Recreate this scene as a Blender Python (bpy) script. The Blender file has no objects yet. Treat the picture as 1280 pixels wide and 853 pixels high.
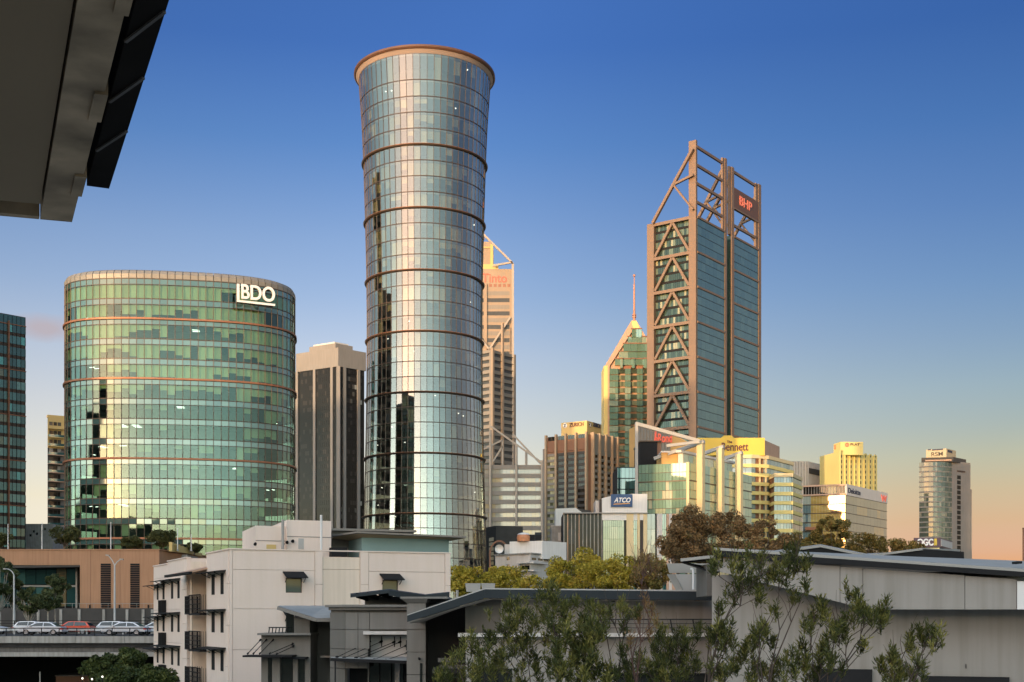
import bpy, math, random
import numpy as np
from mathutils import Vector, Matrix

S = bpy.context.scene
COL = S.collection
R = math.radians
rnd = random.Random(7)

# ------------------------------------------------------------------ camera, sky, sun, exposure
FP, HC, HY = 1550.0, 10.0, 775.0      # focal length in photo pixels, eye height, horizon row
cd = bpy.data.cameras.new('camera')
cam = bpy.data.objects.new('camera', cd)
COL.objects.link(cam)
cam.location = (0, 0, HC)
cam.rotation_euler = (math.pi / 2, 0, 0)
cd.sensor_width = 36
cd.lens = 36 * FP / 1280
cd.shift_y = (HY - 426.5) / 1280
cd.clip_start, cd.clip_end = 0.1, 20000
S.camera = cam

SUN_EL, SUN_AZ = 2.2, 30.0            # degrees: height, and how far left of straight behind the camera
SKY_STRENGTH, EXPOSURE = 0.15, 1.5
sun_h = Vector((-math.sin(R(SUN_AZ)), -math.cos(R(SUN_AZ)), 0))
sun_dir = Vector((sun_h.x, sun_h.y, math.tan(R(SUN_EL)))).normalized()
perp = Vector((math.cos(R(SUN_AZ)), -math.sin(R(SUN_AZ)), 0))

world = bpy.data.worlds.new('World')
S.world = world
world.use_nodes = True
nt = world.node_tree
bg = nt.nodes['Background']
sk = nt.nodes.new('ShaderNodeTexSky')
sk.sky_type = 'NISHITA'
sk.sun_disc = False
sk.sun_elevation = R(SUN_EL)
sk.sun_rotation = R(180 + SUN_AZ)
sk.ozone_density = 3.0
sk.dust_density = 0.4
bg.inputs[1].default_value = SKY_STRENGTH
world.cycles.sampling_method = 'MANUAL'
world.cycles.sample_map_resolution = 2048


def nd(tree, typ, **kw):
    n = tree.nodes.new(typ)
    for k, v in kw.items():
        if k.startswith('i_'):
            n.inputs[int(k[2:])].default_value = v
        else:
            setattr(n, k, v)
    return n


def math_node(tree, op, a, b=None, clamp=False):
    n = tree.nodes.new('ShaderNodeMath')
    n.operation = op
    n.use_clamp = clamp
    for i, x in enumerate((a, b)):
        if x is None:
            continue
        if isinstance(x, (int, float)):
            n.inputs[i].default_value = x
        else:
            tree.links.new(x, n.inputs[i])
    return n.outputs[0]


def vmath(tree, op, a, b):
    n = tree.nodes.new('ShaderNodeVectorMath')
    n.operation = op
    for i, x in enumerate((a, b)):
        if isinstance(x, (tuple, list, Vector)):
            n.inputs[i].default_value = x
        else:
            tree.links.new(x, n.inputs[i])
    return n.outputs['Value'] if op in ('DOT_PRODUCT', 'LENGTH') else n.outputs[0]


def ramp(tree, fac, stops, interp='LINEAR'):
    n = tree.nodes.new('ShaderNodeValToRGB')
    n.color_ramp.interpolation = interp
    e = n.color_ramp.elements
    while len(e) < len(stops):
        e.new(0.5)
    for i, (p, c) in enumerate(stops):
        e[i].position = p
        e[i].color = (c[0], c[1], c[2], 1)
    tree.links.new(fac, n.inputs[0])
    return n.outputs[0]


def mixc(tree, fac, a, b, mode='MIX'):
    n = tree.nodes.new('ShaderNodeMix')
    n.data_type = 'RGBA'
    n.blend_type = mode
    for i, x in ((0, fac), (6, a), (7, b)):
        if isinstance(x, (int, float)):
            n.inputs[i].default_value = x
        elif isinstance(x, (tuple, list)):
            n.inputs[i].default_value = (x[0], x[1], x[2], 1)
        else:
            tree.links.new(x, n.inputs[i])
    return n.outputs[2]


# the evening sky: clear blue overhead, a pale band low down, pinker towards the point opposite the sun
SKY_A = [(0.058, (0.1868, 0.1488, 0.1894)), (0.0944, (0.2297, 0.1407, 0.1218)), (0.1304, (0.2458, 0.1363, 0.1087)), (0.1659, (0.2412, 0.1296, 0.1038)), (0.2065, (0.2215, 0.1228, 0.1023)), (0.2516, (0.1696, 0.1067, 0.099)), (0.2898, (0.1418, 0.0965, 0.0958)), (0.3571, (0.0754, 0.0713, 0.0886)), (0.4193, (0.0462, 0.0528, 0.0819))]
SKY_B = [(0.0512, (0.1166, 0.0687, 0.085)), (0.0752, (0.1248, 0.0662, 0.0553)), (0.099, (0.1286, 0.0692, 0.0486)), (0.1227, (0.1222, 0.0717, 0.0495)), (0.1461, (0.1078, 0.0682, 0.0531)), (0.1751, (0.0969, 0.0657, 0.0557)), (0.2093, (0.0775, 0.0573, 0.0562)), (0.2482, (0.0583, 0.0501, 0.056)), (0.3018, (0.0362, 0.0383, 0.0523)), (0.3526, (0.0241, 0.0311, 0.0474)), (0.4143, (0.0154, 0.0227, 0.039))]
tc = nd(nt, 'ShaderNodeTexCoord')
gen = tc.outputs['Generated']
sep = nd(nt, 'ShaderNodeSeparateXYZ')
nt.links.new(gen, sep.inputs[0])
alt = math_node(nt, 'MAXIMUM', sep.outputs[2], 0.0)
toward = vmath(nt, 'DOT_PRODUCT', gen, (-sun_h.x, -sun_h.y, 0))
mr = nd(nt, 'ShaderNodeMapRange')
nt.links.new(toward, mr.inputs[0])
mr.inputs[1].default_value, mr.inputs[2].default_value = 0.78, 0.98
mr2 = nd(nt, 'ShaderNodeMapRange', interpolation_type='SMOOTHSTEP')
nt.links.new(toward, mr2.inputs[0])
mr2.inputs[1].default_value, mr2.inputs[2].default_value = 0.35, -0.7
east = mixc(nt, mr.outputs[0], ramp(nt, alt, SKY_A), ramp(nt, alt, SKY_B))
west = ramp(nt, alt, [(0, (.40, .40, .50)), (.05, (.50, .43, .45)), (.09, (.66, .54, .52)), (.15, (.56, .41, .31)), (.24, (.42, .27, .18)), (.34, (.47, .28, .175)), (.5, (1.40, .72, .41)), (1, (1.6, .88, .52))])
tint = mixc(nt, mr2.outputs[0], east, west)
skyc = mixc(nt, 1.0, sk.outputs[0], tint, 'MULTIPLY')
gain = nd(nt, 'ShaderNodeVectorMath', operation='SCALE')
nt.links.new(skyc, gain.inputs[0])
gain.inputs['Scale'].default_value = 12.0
# one small rosy cloud low on the left
cn = nd(nt, 'ShaderNodeTexNoise')
cn.inputs['Scale'].default_value = 26
cn.inputs['Detail'].default_value = 5
nt.links.new(gen, cn.inputs['Vector'])
off = nd(nt, 'ShaderNodeVectorMath', operation='SUBTRACT')
nt.links.new(gen, off.inputs[0])
off.inputs[1].default_value = Vector((-580, 1550, 364)).normalized()
scl = nd(nt, 'ShaderNodeVectorMath', operation='MULTIPLY')
nt.links.new(off.outputs[0], scl.inputs[0])
scl.inputs[1].default_value = (26, 26, 78)
dist = vmath(nt, 'LENGTH', scl.outputs[0], (0, 0, 0))
cl = math_node(nt, 'SUBTRACT', math_node(nt, 'ADD', cn.outputs[0], 0.42), dist)
clf = math_node(nt, 'MULTIPLY', cl, 1.6, True)
clf = math_node(nt, 'MULTIPLY', clf, 0.85)
final = mixc(nt, clf, gain.outputs[0], (1.2, 1.04, 1.12))
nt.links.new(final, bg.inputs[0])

sl = bpy.data.lights.new('sun', 'SUN')
sl.energy = 1.5
sl.angle = R(0.5)
sl.color = (1.0, 0.67, 0.37)
so = bpy.data.objects.new('sun', sl)
COL.objects.link(so)
so.rotation_euler = sun_dir.to_track_quat('Z', 'Y').to_euler()
S.view_settings.view_transform = 'Standard'
S.view_settings.look = 'None'
S.view_settings.exposure = EXPOSURE
S.view_settings.gamma = 1
S.cycles.use_denoising = True
S.cycles.denoiser = 'OPENIMAGEDENOISE'
S.cycles.transparent_max_bounces = 12
S.cycles.max_bounces = 8
S.cycles.caustics_reflective = False
S.cycles.caustics_refractive = False
S.cycles.sample_clamp_indirect = 6


# ------------------------------------------------------------------ helpers
def gx(px, Y):
    return (px - 640) * Y / FP


def gz(py, Y):
    return HC + (HY - py) * Y / FP


def at(px, py, Y):
    return Vector((gx(px, Y), Y, gz(py, Y)))


class MB:
    def __init__(s):
        s.v, s.f, s.t, s.m = [], [], [], []
        s.tone, s.mi = 0.5, 0

    def add(s, pts, faces):
        i = len(s.v)
        s.v += [tuple(p) for p in pts]
        for f in faces:
            s.f.append([i + k for k in f])
            s.t.append(s.tone)
            s.m.append(s.mi)

    def poly(s, pts):
        s.add(pts, [list(range(len(pts)))])

    def hexa(s, p):
        s.add(p, [(3, 2, 1, 0), (4, 5, 6, 7), (0, 1, 5, 4), (1, 2, 6, 5), (2, 3, 7, 6), (3, 0, 4, 7)])

    def box(s, x0, x1, y0, y1, z0, z1):
        s.hexa([(x0, y0, z0), (x1, y0, z0), (x1, y1, z0), (x0, y1, z0), (x0, y0, z1), (x1, y0, z1), (x1, y1, z1), (x0, y1, z1)])

    def fbox(s, F, u0, u1, z0, z1, w0, w1):
        s.hexa([F(u0, z0, w1), F(u1, z0, w1), F(u1, z0, w0), F(u0, z0, w0), F(u0, z1, w1), F(u1, z1, w1), F(u1, z1, w0), F(u0, z1, w0)])

    def fpoly(s, F, uz, w0, w1):
        n = len(uz)
        p = [F(u, z, w1) for u, z in uz] + [F(u, z, w0) for u, z in uz]
        s.add(p, [list(range(n)), list(range(2 * n - 1, n - 1, -1))] + [(k, n + k, n + (k + 1) % n, (k + 1) % n) for k in range(n)])

    def prism(s, pts, z0, z1):
        n = len(pts)
        p = [(q[0], q[1], z0) for q in pts] + [(q[0], q[1], z1) for q in pts]
        s.add(p, [list(range(n - 1, -1, -1)), list(range(n, 2 * n))] + [(k, (k + 1) % n, n + (k + 1) % n, n + k) for k in range(n)])

    def slab(s, pts, t):                       # a plate: 3-D outline, thickness t downwards
        n = len(pts)
        p = [Vector(q) for q in pts]
        d = Vector((0, 0, -t))
        s.add(p + [q + d for q in p], [list(range(n)), list(range(2 * n - 1, n - 1, -1))] + [(k, n + k, n + (k + 1) % n, (k + 1) % n) for k in range(n)])

    def bar(s, p, q, w, h=None, up=Vector((0, 0, 1))):
        p, q = Vector(p), Vector(q)
        h = h or w
        d = (q - p).normalized()
        if abs(d.dot(up)) > 0.99:
            up = Vector((0, 1, 0))
        a = d.cross(up).normalized() * (w / 2)
        b = a.cross(d).normalized() * (h / 2)
        s.hexa([p - a - b, p + a - b, q + a - b, q - a - b, p - a + b, p + a + b, q + a + b, q - a + b])

    def tube(s, p, q, r0, r1=None, n=7):
        p, q = Vector(p), Vector(q)
        r1 = r0 if r1 is None else r1
        d = (q - p).normalized()
        a = d.orthogonal().normalized()
        b = d.cross(a)
        pts = []
        for c, r in ((p, r0), (q, r1)):
            for k in range(n):
                t = 2 * math.pi * k / n
                pts.append(c + a * (r * math.cos(t)) + b * (r * math.sin(t)))
        s.add(pts, [list(range(n - 1, -1, -1)), list(range(n, 2 * n))] + [(k, (k + 1) % n, n + (k + 1) % n, n + k) for k in range(n)])

    def path(s, pts, r0, r1=None, n=6):
        r1 = r0 if r1 is None else r1
        m = len(pts) - 1
        for k in range(m):
            s.tube(pts[k], pts[k + 1], r0 + (r1 - r0) * k / m, r0 + (r1 - r0) * (k + 1) / m, n)

    def lathe(s, c, prof, n=24):               # prof: list of (r, z) from the bottom up
        pts = []
        for r, z in prof:
            for k in range(n):
                t = 2 * math.pi * k / n
                pts.append((c[0] + r * math.cos(t), c[1] + r * math.sin(t), c[2] + z))
        m = len(prof)
        fs = [(j * n + k, j * n + (k + 1) % n, (j + 1) * n + (k + 1) % n, (j + 1) * n + k) for j in range(m - 1) for k in range(n)]
        s.add(pts, fs + [list(range(n - 1, -1, -1)), list(range((m - 1) * n, m * n))])

    def build(s, name, mats, parent=None, smooth=False, kind=None, label=None):
        if not s.v:
            return None
        o0 = Vector((0, 0, 0))
        r = parent
        while r is not None:
            o0 = o0 + r.location
            r = r.parent
        me = bpy.data.meshes.new(name)
        me.from_pydata([(a - o0.x, b - o0.y, c - o0.z) for a, b, c in s.v], [], s.f)
        at_ = me.attributes.new('tone', 'FLOAT', 'FACE')
        at_.data.foreach_set('value', s.t)
        for m in (mats if isinstance(mats, (list, tuple)) else [mats]):
            me.materials.append(m)
        if any(s.m):
            me.polygons.foreach_set('material_index', s.m)
        if smooth:
            me.polygons.foreach_set('use_smooth', [True] * len(me.polygons))
        me.update()
        return link(name, me, parent, kind, label)


def link(name, data, parent=None, kind=None, label=None):
    o = bpy.data.objects.new(name, data)
    COL.objects.link(o)
    if parent is not None:
        o.parent = parent
    if kind:
        o['kind'] = kind
    if label:
        o['label'] = label
    return o


def thing(name, label, cat, loc, group=None):
    o = bpy.data.objects.new(name, None)
    o.empty_display_size = 0.3
    COL.objects.link(o)
    o.location = loc
    o['label'], o['category'] = label, cat
    if group:
        o['group'] = group
    return o


def dup(root, loc, label, rotz=0.0, scale=None, mats=None):
    def cp(o, par):
        c = o.copy()
        COL.objects.link(c)
        c.parent = par
        for ch in o.children:
            cp(ch, c)
        return c
    r = cp(root, None)
    r.location = loc
    r.rotation_euler.z = rotz
    if scale:
        r.scale = scale
    r['label'] = label
    return r


class Fr:
    """a facade frame: u runs along P->Q, z is height, w is the distance out of the wall"""
    def __init__(s, P, Q, flip=False):
        s.P, s.Q = Vector((P[0], P[1])), Vector((Q[0], Q[1]))
        s.L = (s.Q - s.P).length
        s.d = (s.Q - s.P) / s.L
        s.n = Vector((s.d.y, -s.d.x))
        mid = (s.P + s.Q) / 2
        if (s.n.dot(mid) > 0) != flip:
            s.n = -s.n

    def __call__(s, u, z, w=0.0):
        p = s.P + s.d * u + s.n * w
        return Vector((p.x, p.y, z))

    def u(s, px):
        k = (px - 640) / FP
        return (k * s.P.y - s.P.x) / (s.d.x - k * s.d.y)

    def y(s, px):
        return s.P.y + s.d.y * s.u(px)

    def z(s, px, py):
        return gz(py, s.y(px))


def corner(pl, yl, pc, yc, pr, yr, Yc):
    """plan of a block seen on its corner: three edges' columns and the rows of one level line at them"""
    a, b = Yc * (HY - yc) / (HY - yl), Yc * (HY - yc) / (HY - yr)
    P0, P1, P2 = Vector((gx(pl, a), a)), Vector((gx(pc, Yc), Yc)), Vector((gx(pr, b), b))
    return P0, P1, P2, P0 + P2 - P1


FONT_LIGHT = None


def text(body, F, u, z, w, size, m, parent, bold=0.0, shear=0.0, ext=0.12, sx=1.0, name='lettering', fit=None):
    c = bpy.data.curves.new(name, 'FONT')
    c.body = body
    c.size = size
    c.extrude = ext
    c.offset = bold
    c.shear = shear
    c.materials.append(m)
    tmp = bpy.data.objects.new('tmp', c)
    COL.objects.link(tmp)
    me = bpy.data.meshes.new_from_object(tmp.evaluated_get(bpy.context.evaluated_depsgraph_get()))
    bpy.data.objects.remove(tmp)
    me.name = name
    o = link(name, me, parent)
    o0 = parent.location.copy()
    r = parent.parent
    while r is not None:
        o0 = o0 + r.location
        r = r.parent
    p = F(u, z, w) - o0
    if fit is not None:
        xs = [v.co.x for v in me.vertices]
        sx = (fit - u) / (max(xs) - min(xs))
        p = F(u - min(xs) * sx, z, w) - o0
    d3, n3 = Vector((F.d.x, F.d.y, 0)), Vector((F.n.x, F.n.y, 0))
    if d3.cross(Vector((0, 0, 1))).dot(n3) < 0:
        d3 = -d3
    o.matrix_local = Matrix(((d3.x * sx, 0, n3.x, p.x), (d3.y * sx, 0, n3.y, p.y), (0, 1, 0, p.z), (0, 0, 0, 1)))
    return o


# ------------------------------------------------------------------ materials
def mat(name, c, rough=0.7, var=0.12, scale=0.6, metal=0.0, bump=0.0, streak=0.0, spec=0.4):
    m = bpy.data.materials.new(name)
    m.use_nodes = True
    t = m.node_tree
    p = t.nodes['Principled BSDF']
    p.inputs['Roughness'].default_value = rough
    p.inputs['Metallic'].default_value = metal
    p.inputs['Specular IOR Level'].default_value = spec
    co = nd(t, 'ShaderNodeTexCoord').outputs['Object']
    n = nd(t, 'ShaderNodeTexNoise')
    n.inputs['Scale'].default_value = scale
    n.inputs['Detail'].default_value = 6
    t.links.new(co, n.inputs['Vector'])
    lo, hi = [x * (1 - var) for x in c], [min(1, x * (1 + var)) for x in c]
    col = ramp(t, n.outputs[0], [(0.3, lo), (0.7, hi)])
    if streak:
        mp = nd(t, 'ShaderNodeMapping')
        mp.inputs['Scale'].default_value = (2.5, 2.5, 0.12)
        t.links.new(co, mp.inputs[0])
        n2 = nd(t, 'ShaderNodeTexNoise')
        n2.inputs['Scale'].default_value = 1.3
        n2.inputs['Detail'].default_value = 4
        t.links.new(mp.outputs[0], n2.inputs['Vector'])
        k = 1 - streak
        col = mixc(t, 1.0, col, ramp(t, n2.outputs[0], [(0.35, (k, k, k * 0.98)), (0.6, (1, 1, 1))]), 'MULTIPLY')
    at_ = nd(t, 'ShaderNodeAttribute', attribute_name='tone')
    tv = math_node(t, 'ADD', math_node(t, 'MULTIPLY', at_.outputs['Fac'], 0.0), 1.0)
    t.links.new(col, p.inputs['Base Color'])
    if bump:
        b = nd(t, 'ShaderNodeBump')
        b.inputs['Strength'].default_value = bump
        b.inputs['Distance'].default_value = 0.05
        n3 = nd(t, 'ShaderNodeTexNoise')
        n3.inputs['Scale'].default_value = scale * 12
        t.links.new(co, n3.inputs['Vector'])
        t.links.new(n3.outputs[0], b.inputs['Height'])
        t.links.new(b.outputs[0], p.inputs['Normal'])
    return m


def toned(name, stops, rough=0.6, trans=0.0, const=False):
    """colour picked by each face's own tone (leaves, blinds)"""
    m = bpy.data.materials.new(name)
    m.use_nodes = True
    t = m.node_tree
    p = t.nodes['Principled BSDF']
    p.inputs['Roughness'].default_value = rough
    p.inputs['Specular IOR Level'].default_value = 0.25
    a = nd(t, 'ShaderNodeAttribute', attribute_name='tone')
    c = ramp(t, a.outputs['Fac'], stops, 'CONSTANT' if const else 'LINEAR')
    t.links.new(c, p.inputs['Base Color'])
    if trans:
        out = t.nodes['Material Output']
        tr = nd(t, 'ShaderNodeBsdfTranslucent')
        t.links.new(c, tr.inputs[0])
        mx = nd(t, 'ShaderNodeMixShader')
        mx.inputs[0].default_value = trans
        t.links.new(p.outputs[0], mx.inputs[1])
        t.links.new(tr.outputs[0], mx.inputs[2])
        t.links.new(mx.outputs[0], out.inputs[0])
    return m


def facing(t, power, lo, hi):
    lw = nd(t, 'ShaderNodeLayerWeight')
    lw.inputs['Blend'].default_value = 0.5
    f = math_node(t, 'POWER', lw.outputs['Facing'], power)
    return math_node(t, 'ADD', math_node(t, 'MULTIPLY', f, hi - lo), lo, True)


def clear_glass(name, tint, refl=0.3, rcol=(0.95, 0.97, 0.95), rough=0.02, wob=0.0):
    m = bpy.data.materials.new(name)
    m.use_nodes = True
    t = m.node_tree
    t.nodes.remove(t.nodes['Principled BSDF'])
    out = t.nodes['Material Output']
    tr = nd(t, 'ShaderNodeBsdfTransparent')
    tr.inputs[0].default_value = (*tint, 1)
    gl = nd(t, 'ShaderNodeBsdfGlossy')
    gl.inputs[0].default_value = (*rcol, 1)
    gl.inputs[1].default_value = rough
    mx = nd(t, 'ShaderNodeMixShader')
    t.links.new(facing(t, 3.0, refl, 0.92), mx.inputs[0])
    t.links.new(tr.outputs[0], mx.inputs[1])
    t.links.new(gl.outputs[0], mx.inputs[2])
    t.links.new(mx.outputs[0], out.inputs[0])
    return m


def wall_glass(name, stops, refl=0.25, rcol=(0.9, 0.95, 0.93), rough=0.03, const=True, hi=0.9, wob=0.0):
    """curtain-wall glass of a far building: what stands behind each pane is that pane's tone"""
    m = bpy.data.materials.new(name)
    m.use_nodes = True
    t = m.node_tree
    t.nodes.remove(t.nodes['Principled BSDF'])
    out = t.nodes['Material Output']
    a = nd(t, 'ShaderNodeAttribute', attribute_name='tone')
    df = nd(t, 'ShaderNodeBsdfDiffuse')
    t.links.new(ramp(t, a.outputs['Fac'], stops, 'CONSTANT' if const else 'LINEAR'), df.inputs[0])
    gl = nd(t, 'ShaderNodeBsdfGlossy')
    gl.inputs[0].default_value = (*rcol, 1)
    gl.inputs[1].default_value = rough
    if wob:
        b = nd(t, 'ShaderNodeBump')
        b.inputs['Strength'].default_value = wob
        b.inputs['Distance'].default_value = 0.3
        n3 = nd(t, 'ShaderNodeTexNoise')
        n3.inputs['Scale'].default_value = 0.25
        t.links.new(nd(t, 'ShaderNodeTexCoord').outputs['Object'], n3.inputs['Vector'])
        t.links.new(n3.outputs[0], b.inputs['Height'])
        t.links.new(b.outputs[0], gl.inputs['Normal'])
    mx = nd(t, 'ShaderNodeMixShader')
    t.links.new(facing(t, 3.0, refl, hi), mx.inputs[0])
    t.links.new(df.outputs[0], mx.inputs[1])
    t.links.new(gl.outputs[0], mx.inputs[2])
    t.links.new(mx.outputs[0], out.inputs[0])
    return m


def lamp_mat(name, c, e):
    m = bpy.data.materials.new(name)
    m.use_nodes = True
    p = m.node_tree.nodes['Principled BSDF']
    p.inputs['Base Color'].default_value = (*c, 1)
    p.inputs['Emission Color'].default_value = (*c, 1)
    p.inputs['Emission Strength'].default_value = e
    m.cycles.emission_sampling = 'NONE'
    return m


M = {}
M['asphalt'] = mat('asphalt', (.05, .05, .052), .9, .2, 1.5)
M['ground'] = mat('ground', (.13, .13, .10), .95, .4, .05)
M['hillside'] = mat('hillside', (.05, .06, .03), .95, .6, .05)
M['concrete'] = mat('concrete', (.36, .34, .31), .85, .14, .8, streak=.25, bump=.2)
M['concrete_dark'] = mat('concrete_dark', (.16, .15, .14), .9, .18, .8, streak=.25)
M['render_cream'] = mat('render_cream', (.78, .65, .56), .8, .025, .35, streak=.03, bump=.1)
M['render_warm'] = mat('render_warm', (.77, .65, .53), .8, .04, .35, streak=.08)
M['render_grey'] = mat('render_grey', (.20, .185, .165), .8, .05, .5, streak=.10, bump=.1)
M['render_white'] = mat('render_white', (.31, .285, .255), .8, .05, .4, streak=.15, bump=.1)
M['render_mid'] = mat('render_mid', (.14, .13, .115), .8, .05, .4, streak=.10)  # darker copy of the render, holding the shade of side walls
M['joint'] = mat('joint', (.20, .18, .165), .9, .05)
M['metal_dark'] = mat('metal_dark', (.019, .019, .02), .7, .1, 1, spec=.12)
M['metal_blue'] = mat('metal_blue', (.032, .039, .043), .7, .1, 1, spec=.15)
M['metal_light'] = mat('metal_light', (.36, .345, .315), .8, .06, 1, spec=.1)
M['metal_zinc'] = mat('metal_zinc', (.42, .41, .385), .75, .06, .6, spec=.12)
M['teal_clad'] = mat('teal_clad', (.20, .30, .29), .6, .06, .5)
M['soffit'] = mat('soffit', (.31, .228, .135), .8, .06, .7)
M['soffit_trim'] = mat('soffit_trim', (.42, .315, .20), .8, .55, 3.0, streak=.2)
M['gutter'] = mat('gutter', (.018, .016, .014), .85, .3, 2, spec=.05)
M['void'] = mat('void', (.012, .012, .012), .9, .1)
M['brick_podium'] = mat('podium_render', (.41, .22, .125), .85, .07, .25, streak=.12)
M['wall_dark'] = mat('wall_dark', (.062, .057, .052), .85, .12, .6)
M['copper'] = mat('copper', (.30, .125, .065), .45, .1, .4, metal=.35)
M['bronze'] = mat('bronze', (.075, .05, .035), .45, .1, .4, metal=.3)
M['bronze_warm'] = mat('bronze_warm', (.14, .07, .042), .5, .1, .4, metal=.2)
M['rim_pale'] = mat('rim_pale', (.40, .31, .27), .6, .05, .3)
M['bdo_cap'] = mat('cap_cladding', (.26, .235, .20), .5, .08, .6, metal=.25)
M['bhp_steel'] = mat('frame_bronze', (.185, .122, .083), .55, .05, .3)
M['bhp_sign'] = mat('sign_brown', (.13, .065, .035), .5, .06, .3)
M['bhp_letter'] = lamp_mat('letter_orange', (.8, .2, .11), .1)
M['white_letter'] = mat('letter_white', (.85, .83, .8), .5, .03)
M['precast'] = mat('precast_tan', (.25, .228, .205), .8, .06, .1, streak=.12)
M['cp_tan'] = mat('stone_tan', (.33, .25, .18), .7, .05, .1, streak=.06)
M['cp_grey'] = mat('stone_grey', (.24, .215, .185), .7, .05, .1, streak=.08)
M['cp_slot'] = mat('window_slot', (.05, .05, .048), .3, .2, .4)
M['cp_brown'] = mat('stone_brown', (.28, .13, .085), .7, .1, .2)
M['cp_letter'] = mat('letter_red', (.62, .13, .09), .5, .05)
M['steel_pale'] = mat('steel_pale', (.36, .31, .255), .5, .05, .3)
M['gold_frame'] = mat('stone_yellow', (.58, .42, .16), .65, .05, .2)
M['pink_stone'] = mat('stone_pink', (.50, .32, .22), .7, .06, .2)
M['zur_pier'] = mat('pier_tan', (.38, .27, .175), .7, .06, .2)
M['zur_sign'] = mat('sign_gold', (.60, .42, .16), .6, .04, .2)
M['zur_brown'] = mat('spandrel_brown', (.22, .11, .065), .7, .1, .2)
M['sign_cream'] = mat('sign_cream', (.40, .335, .22), .6, .04, .2)
M['frame_pale'] = mat('frame_pale', (.42, .40, .37), .6, .04, .3)
M['ink'] = mat('ink_dark', (.03, .035, .06), .6, .05)
M['ink_brown'] = mat('ink_brown', (.12, .04, .04), .6, .05)
M['yellow_paint'] = mat('yellow_paint', (.68, .48, .08), .6, .05, .1)
M['yellow_pale'] = mat('yellow_render', (.70, .58, .22), .65, .06, .05, streak=.06)
M['white_paint'] = mat('white_paint', (.72, .70, .67), .6, .04, .3, streak=.08)
M['off_white'] = mat('off_white', (.60, .56, .52), .7, .04, .3, streak=.1)
M['fin_yellow'] = mat('fin_cream', (.66, .53, .30), .55, .05, .1)
M['sign_blue'] = mat('sign_blue', (.03, .08, .19), .5, .04)
M['sign_red'] = lamp_mat('sign_red', (.75, .12, .07), .12)
M['sign_plum'] = mat('sign_plum', (.12, .07, .09), .5, .05)
M['sign_orange'] = mat('sign_orange', (.7, .35, .1), .5, .05)
M['orange_clad'] = mat('cladding_orange', (.62, .36, .12), .6, .08, .2)  # plain orange cladding colour, nothing emitted
M['red_tank'] = mat('tank_copper', (.55, .24, .12), .5, .1, .5)
M['spire'] = mat('spire_rust', (.45, .22, .13), .6, .15, .5)
M['interior'] = mat('interior_dark', (.055, .055, .05), .9, .3, .3)
M['ceiling'] = mat('interior_ceiling', (.22, .22, .2), .9, .1, .3)
M['ceil_light'] = lamp_mat('ceiling_light', (1, .96, .85), 2.2)
M['blind'] = toned('blind_cloth', [(0, (.28, .245, .125)), (.5, (.42, .365, .19)), (1, (.54, .48, .29))], .8)
M['blind_grey'] = toned('blind_grey', [(0, (.30, .28, .18)), (.5, (.48, .44, .29)), (1, (.62, .56, .37))], .8)
M['bdo_glass'] = clear_glass('green_glass', (.72, .85, .785), .06, (.84, 1.0, .92))
M['bdo_spandrel'] = wall_glass('green_spandrel_glass', [(0, (.035, .075, .07)), (.5, (.05, .095, .088)), (1, (.07, .12, .105))], .15, (.85, 1, .90), const=False)
M['tower_glass'] = clear_glass('silver_glass', (.76, .78, .73), .21, (.98, .96, .91))
M['teal_glass'] = wall_glass('teal_tower_glass', [(0, (.016, .05, .05)), (.45, (.05, .13, .125)), (.7, (.13, .22, .19)), (.85, (.16, .12, .06)), (.93, (.10, .36, .32))], .12, (.6, .85, .82))
M['bhp_glass'] = wall_glass('blue_green_glass', [(0, (.045, .085, .085)), (.5, (.055, .10, .098)), (1, (.07, .12, .11))], .13, (.55, .66, .62), const=False)
M['bhp_glass_front'] = wall_glass('dark_office_glass', [(0, (.03, .05, .042)), (.45, (.05, .085, .07)), (.72, (.12, .16, .12)), (.88, (.30, .30, .2))], .06, (.7, .85, .8), hi=.5)
M['dark_glass'] = wall_glass('brown_black_glass', [(0, (.018, .016, .014)), (.6, (.035, .03, .026)), (.85, (.08, .075, .065)), (.95, (.3, .29, .26))], .02, (.7, .66, .62), hi=.3)
M['zur_glass'] = wall_glass('bronze_window_glass', [(0, (.018, .015, .012)), (.5, (.04, .033, .026)), (.8, (.08, .066, .045)), (.93, (.3, .26, .14))], .03, hi=.4)
M['zur_pale'] = wall_glass('pale_window_glass', [(0, (.10, .10, .06)), (.3, (.30, .28, .16)), (.7, (.46, .42, .25))], .04, hi=.4)
M['jade_glass'] = wall_glass('jade_glass', [(0, (.12, .20, .14)), (.5, (.16, .25, .18)), (.85, (.28, .34, .24))], .25, (.85, 1, .88))
M['jade_dark'] = wall_glass('jade_dark_glass', [(0, (.05, .06, .03)), (.5, (.10, .11, .06)), (.8, (.18, .19, .10))], .12)
M['fin_glass'] = wall_glass('pale_green_glass', [(0, (.17, .26, .18)), (.5, (.22, .32, .22)), (.8, (.36, .38, .24)), (.92, (.48, .44, .28))], .16, (.9, 1, .9))
M['sage_glass'] = wall_glass('sage_glass', [(0, (.22, .29, .20)), (.5, (.27, .34, .24)), (.85, (.34, .38, .27))], .08, (.85, .95, .9), hi=.6)
M['teal_dark'] = wall_glass('dark_teal_glass', [(0, (.015, .05, .05)), (.5, (.03, .09, .09)), (.85, (.06, .16, .15))], .14, (.8, .95, .95))
M['office_glass'] = wall_glass('blue_window_glass', [(0, (.12, .17, .17)), (.5, (.18, .24, .23)), (.85, (.30, .33, .28))], .10, (.9, .97, 1))
M['gold_reflection_glass'] = wall_glass('gold_reflection_glass', [(0, (.52, .35, .11)), (.6, (.62, .42, .14)), (.9, (.14, .05, .03))], .42, (1, .85, .6))  # gold base colour paints in the bright sky these panes reflect
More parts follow.
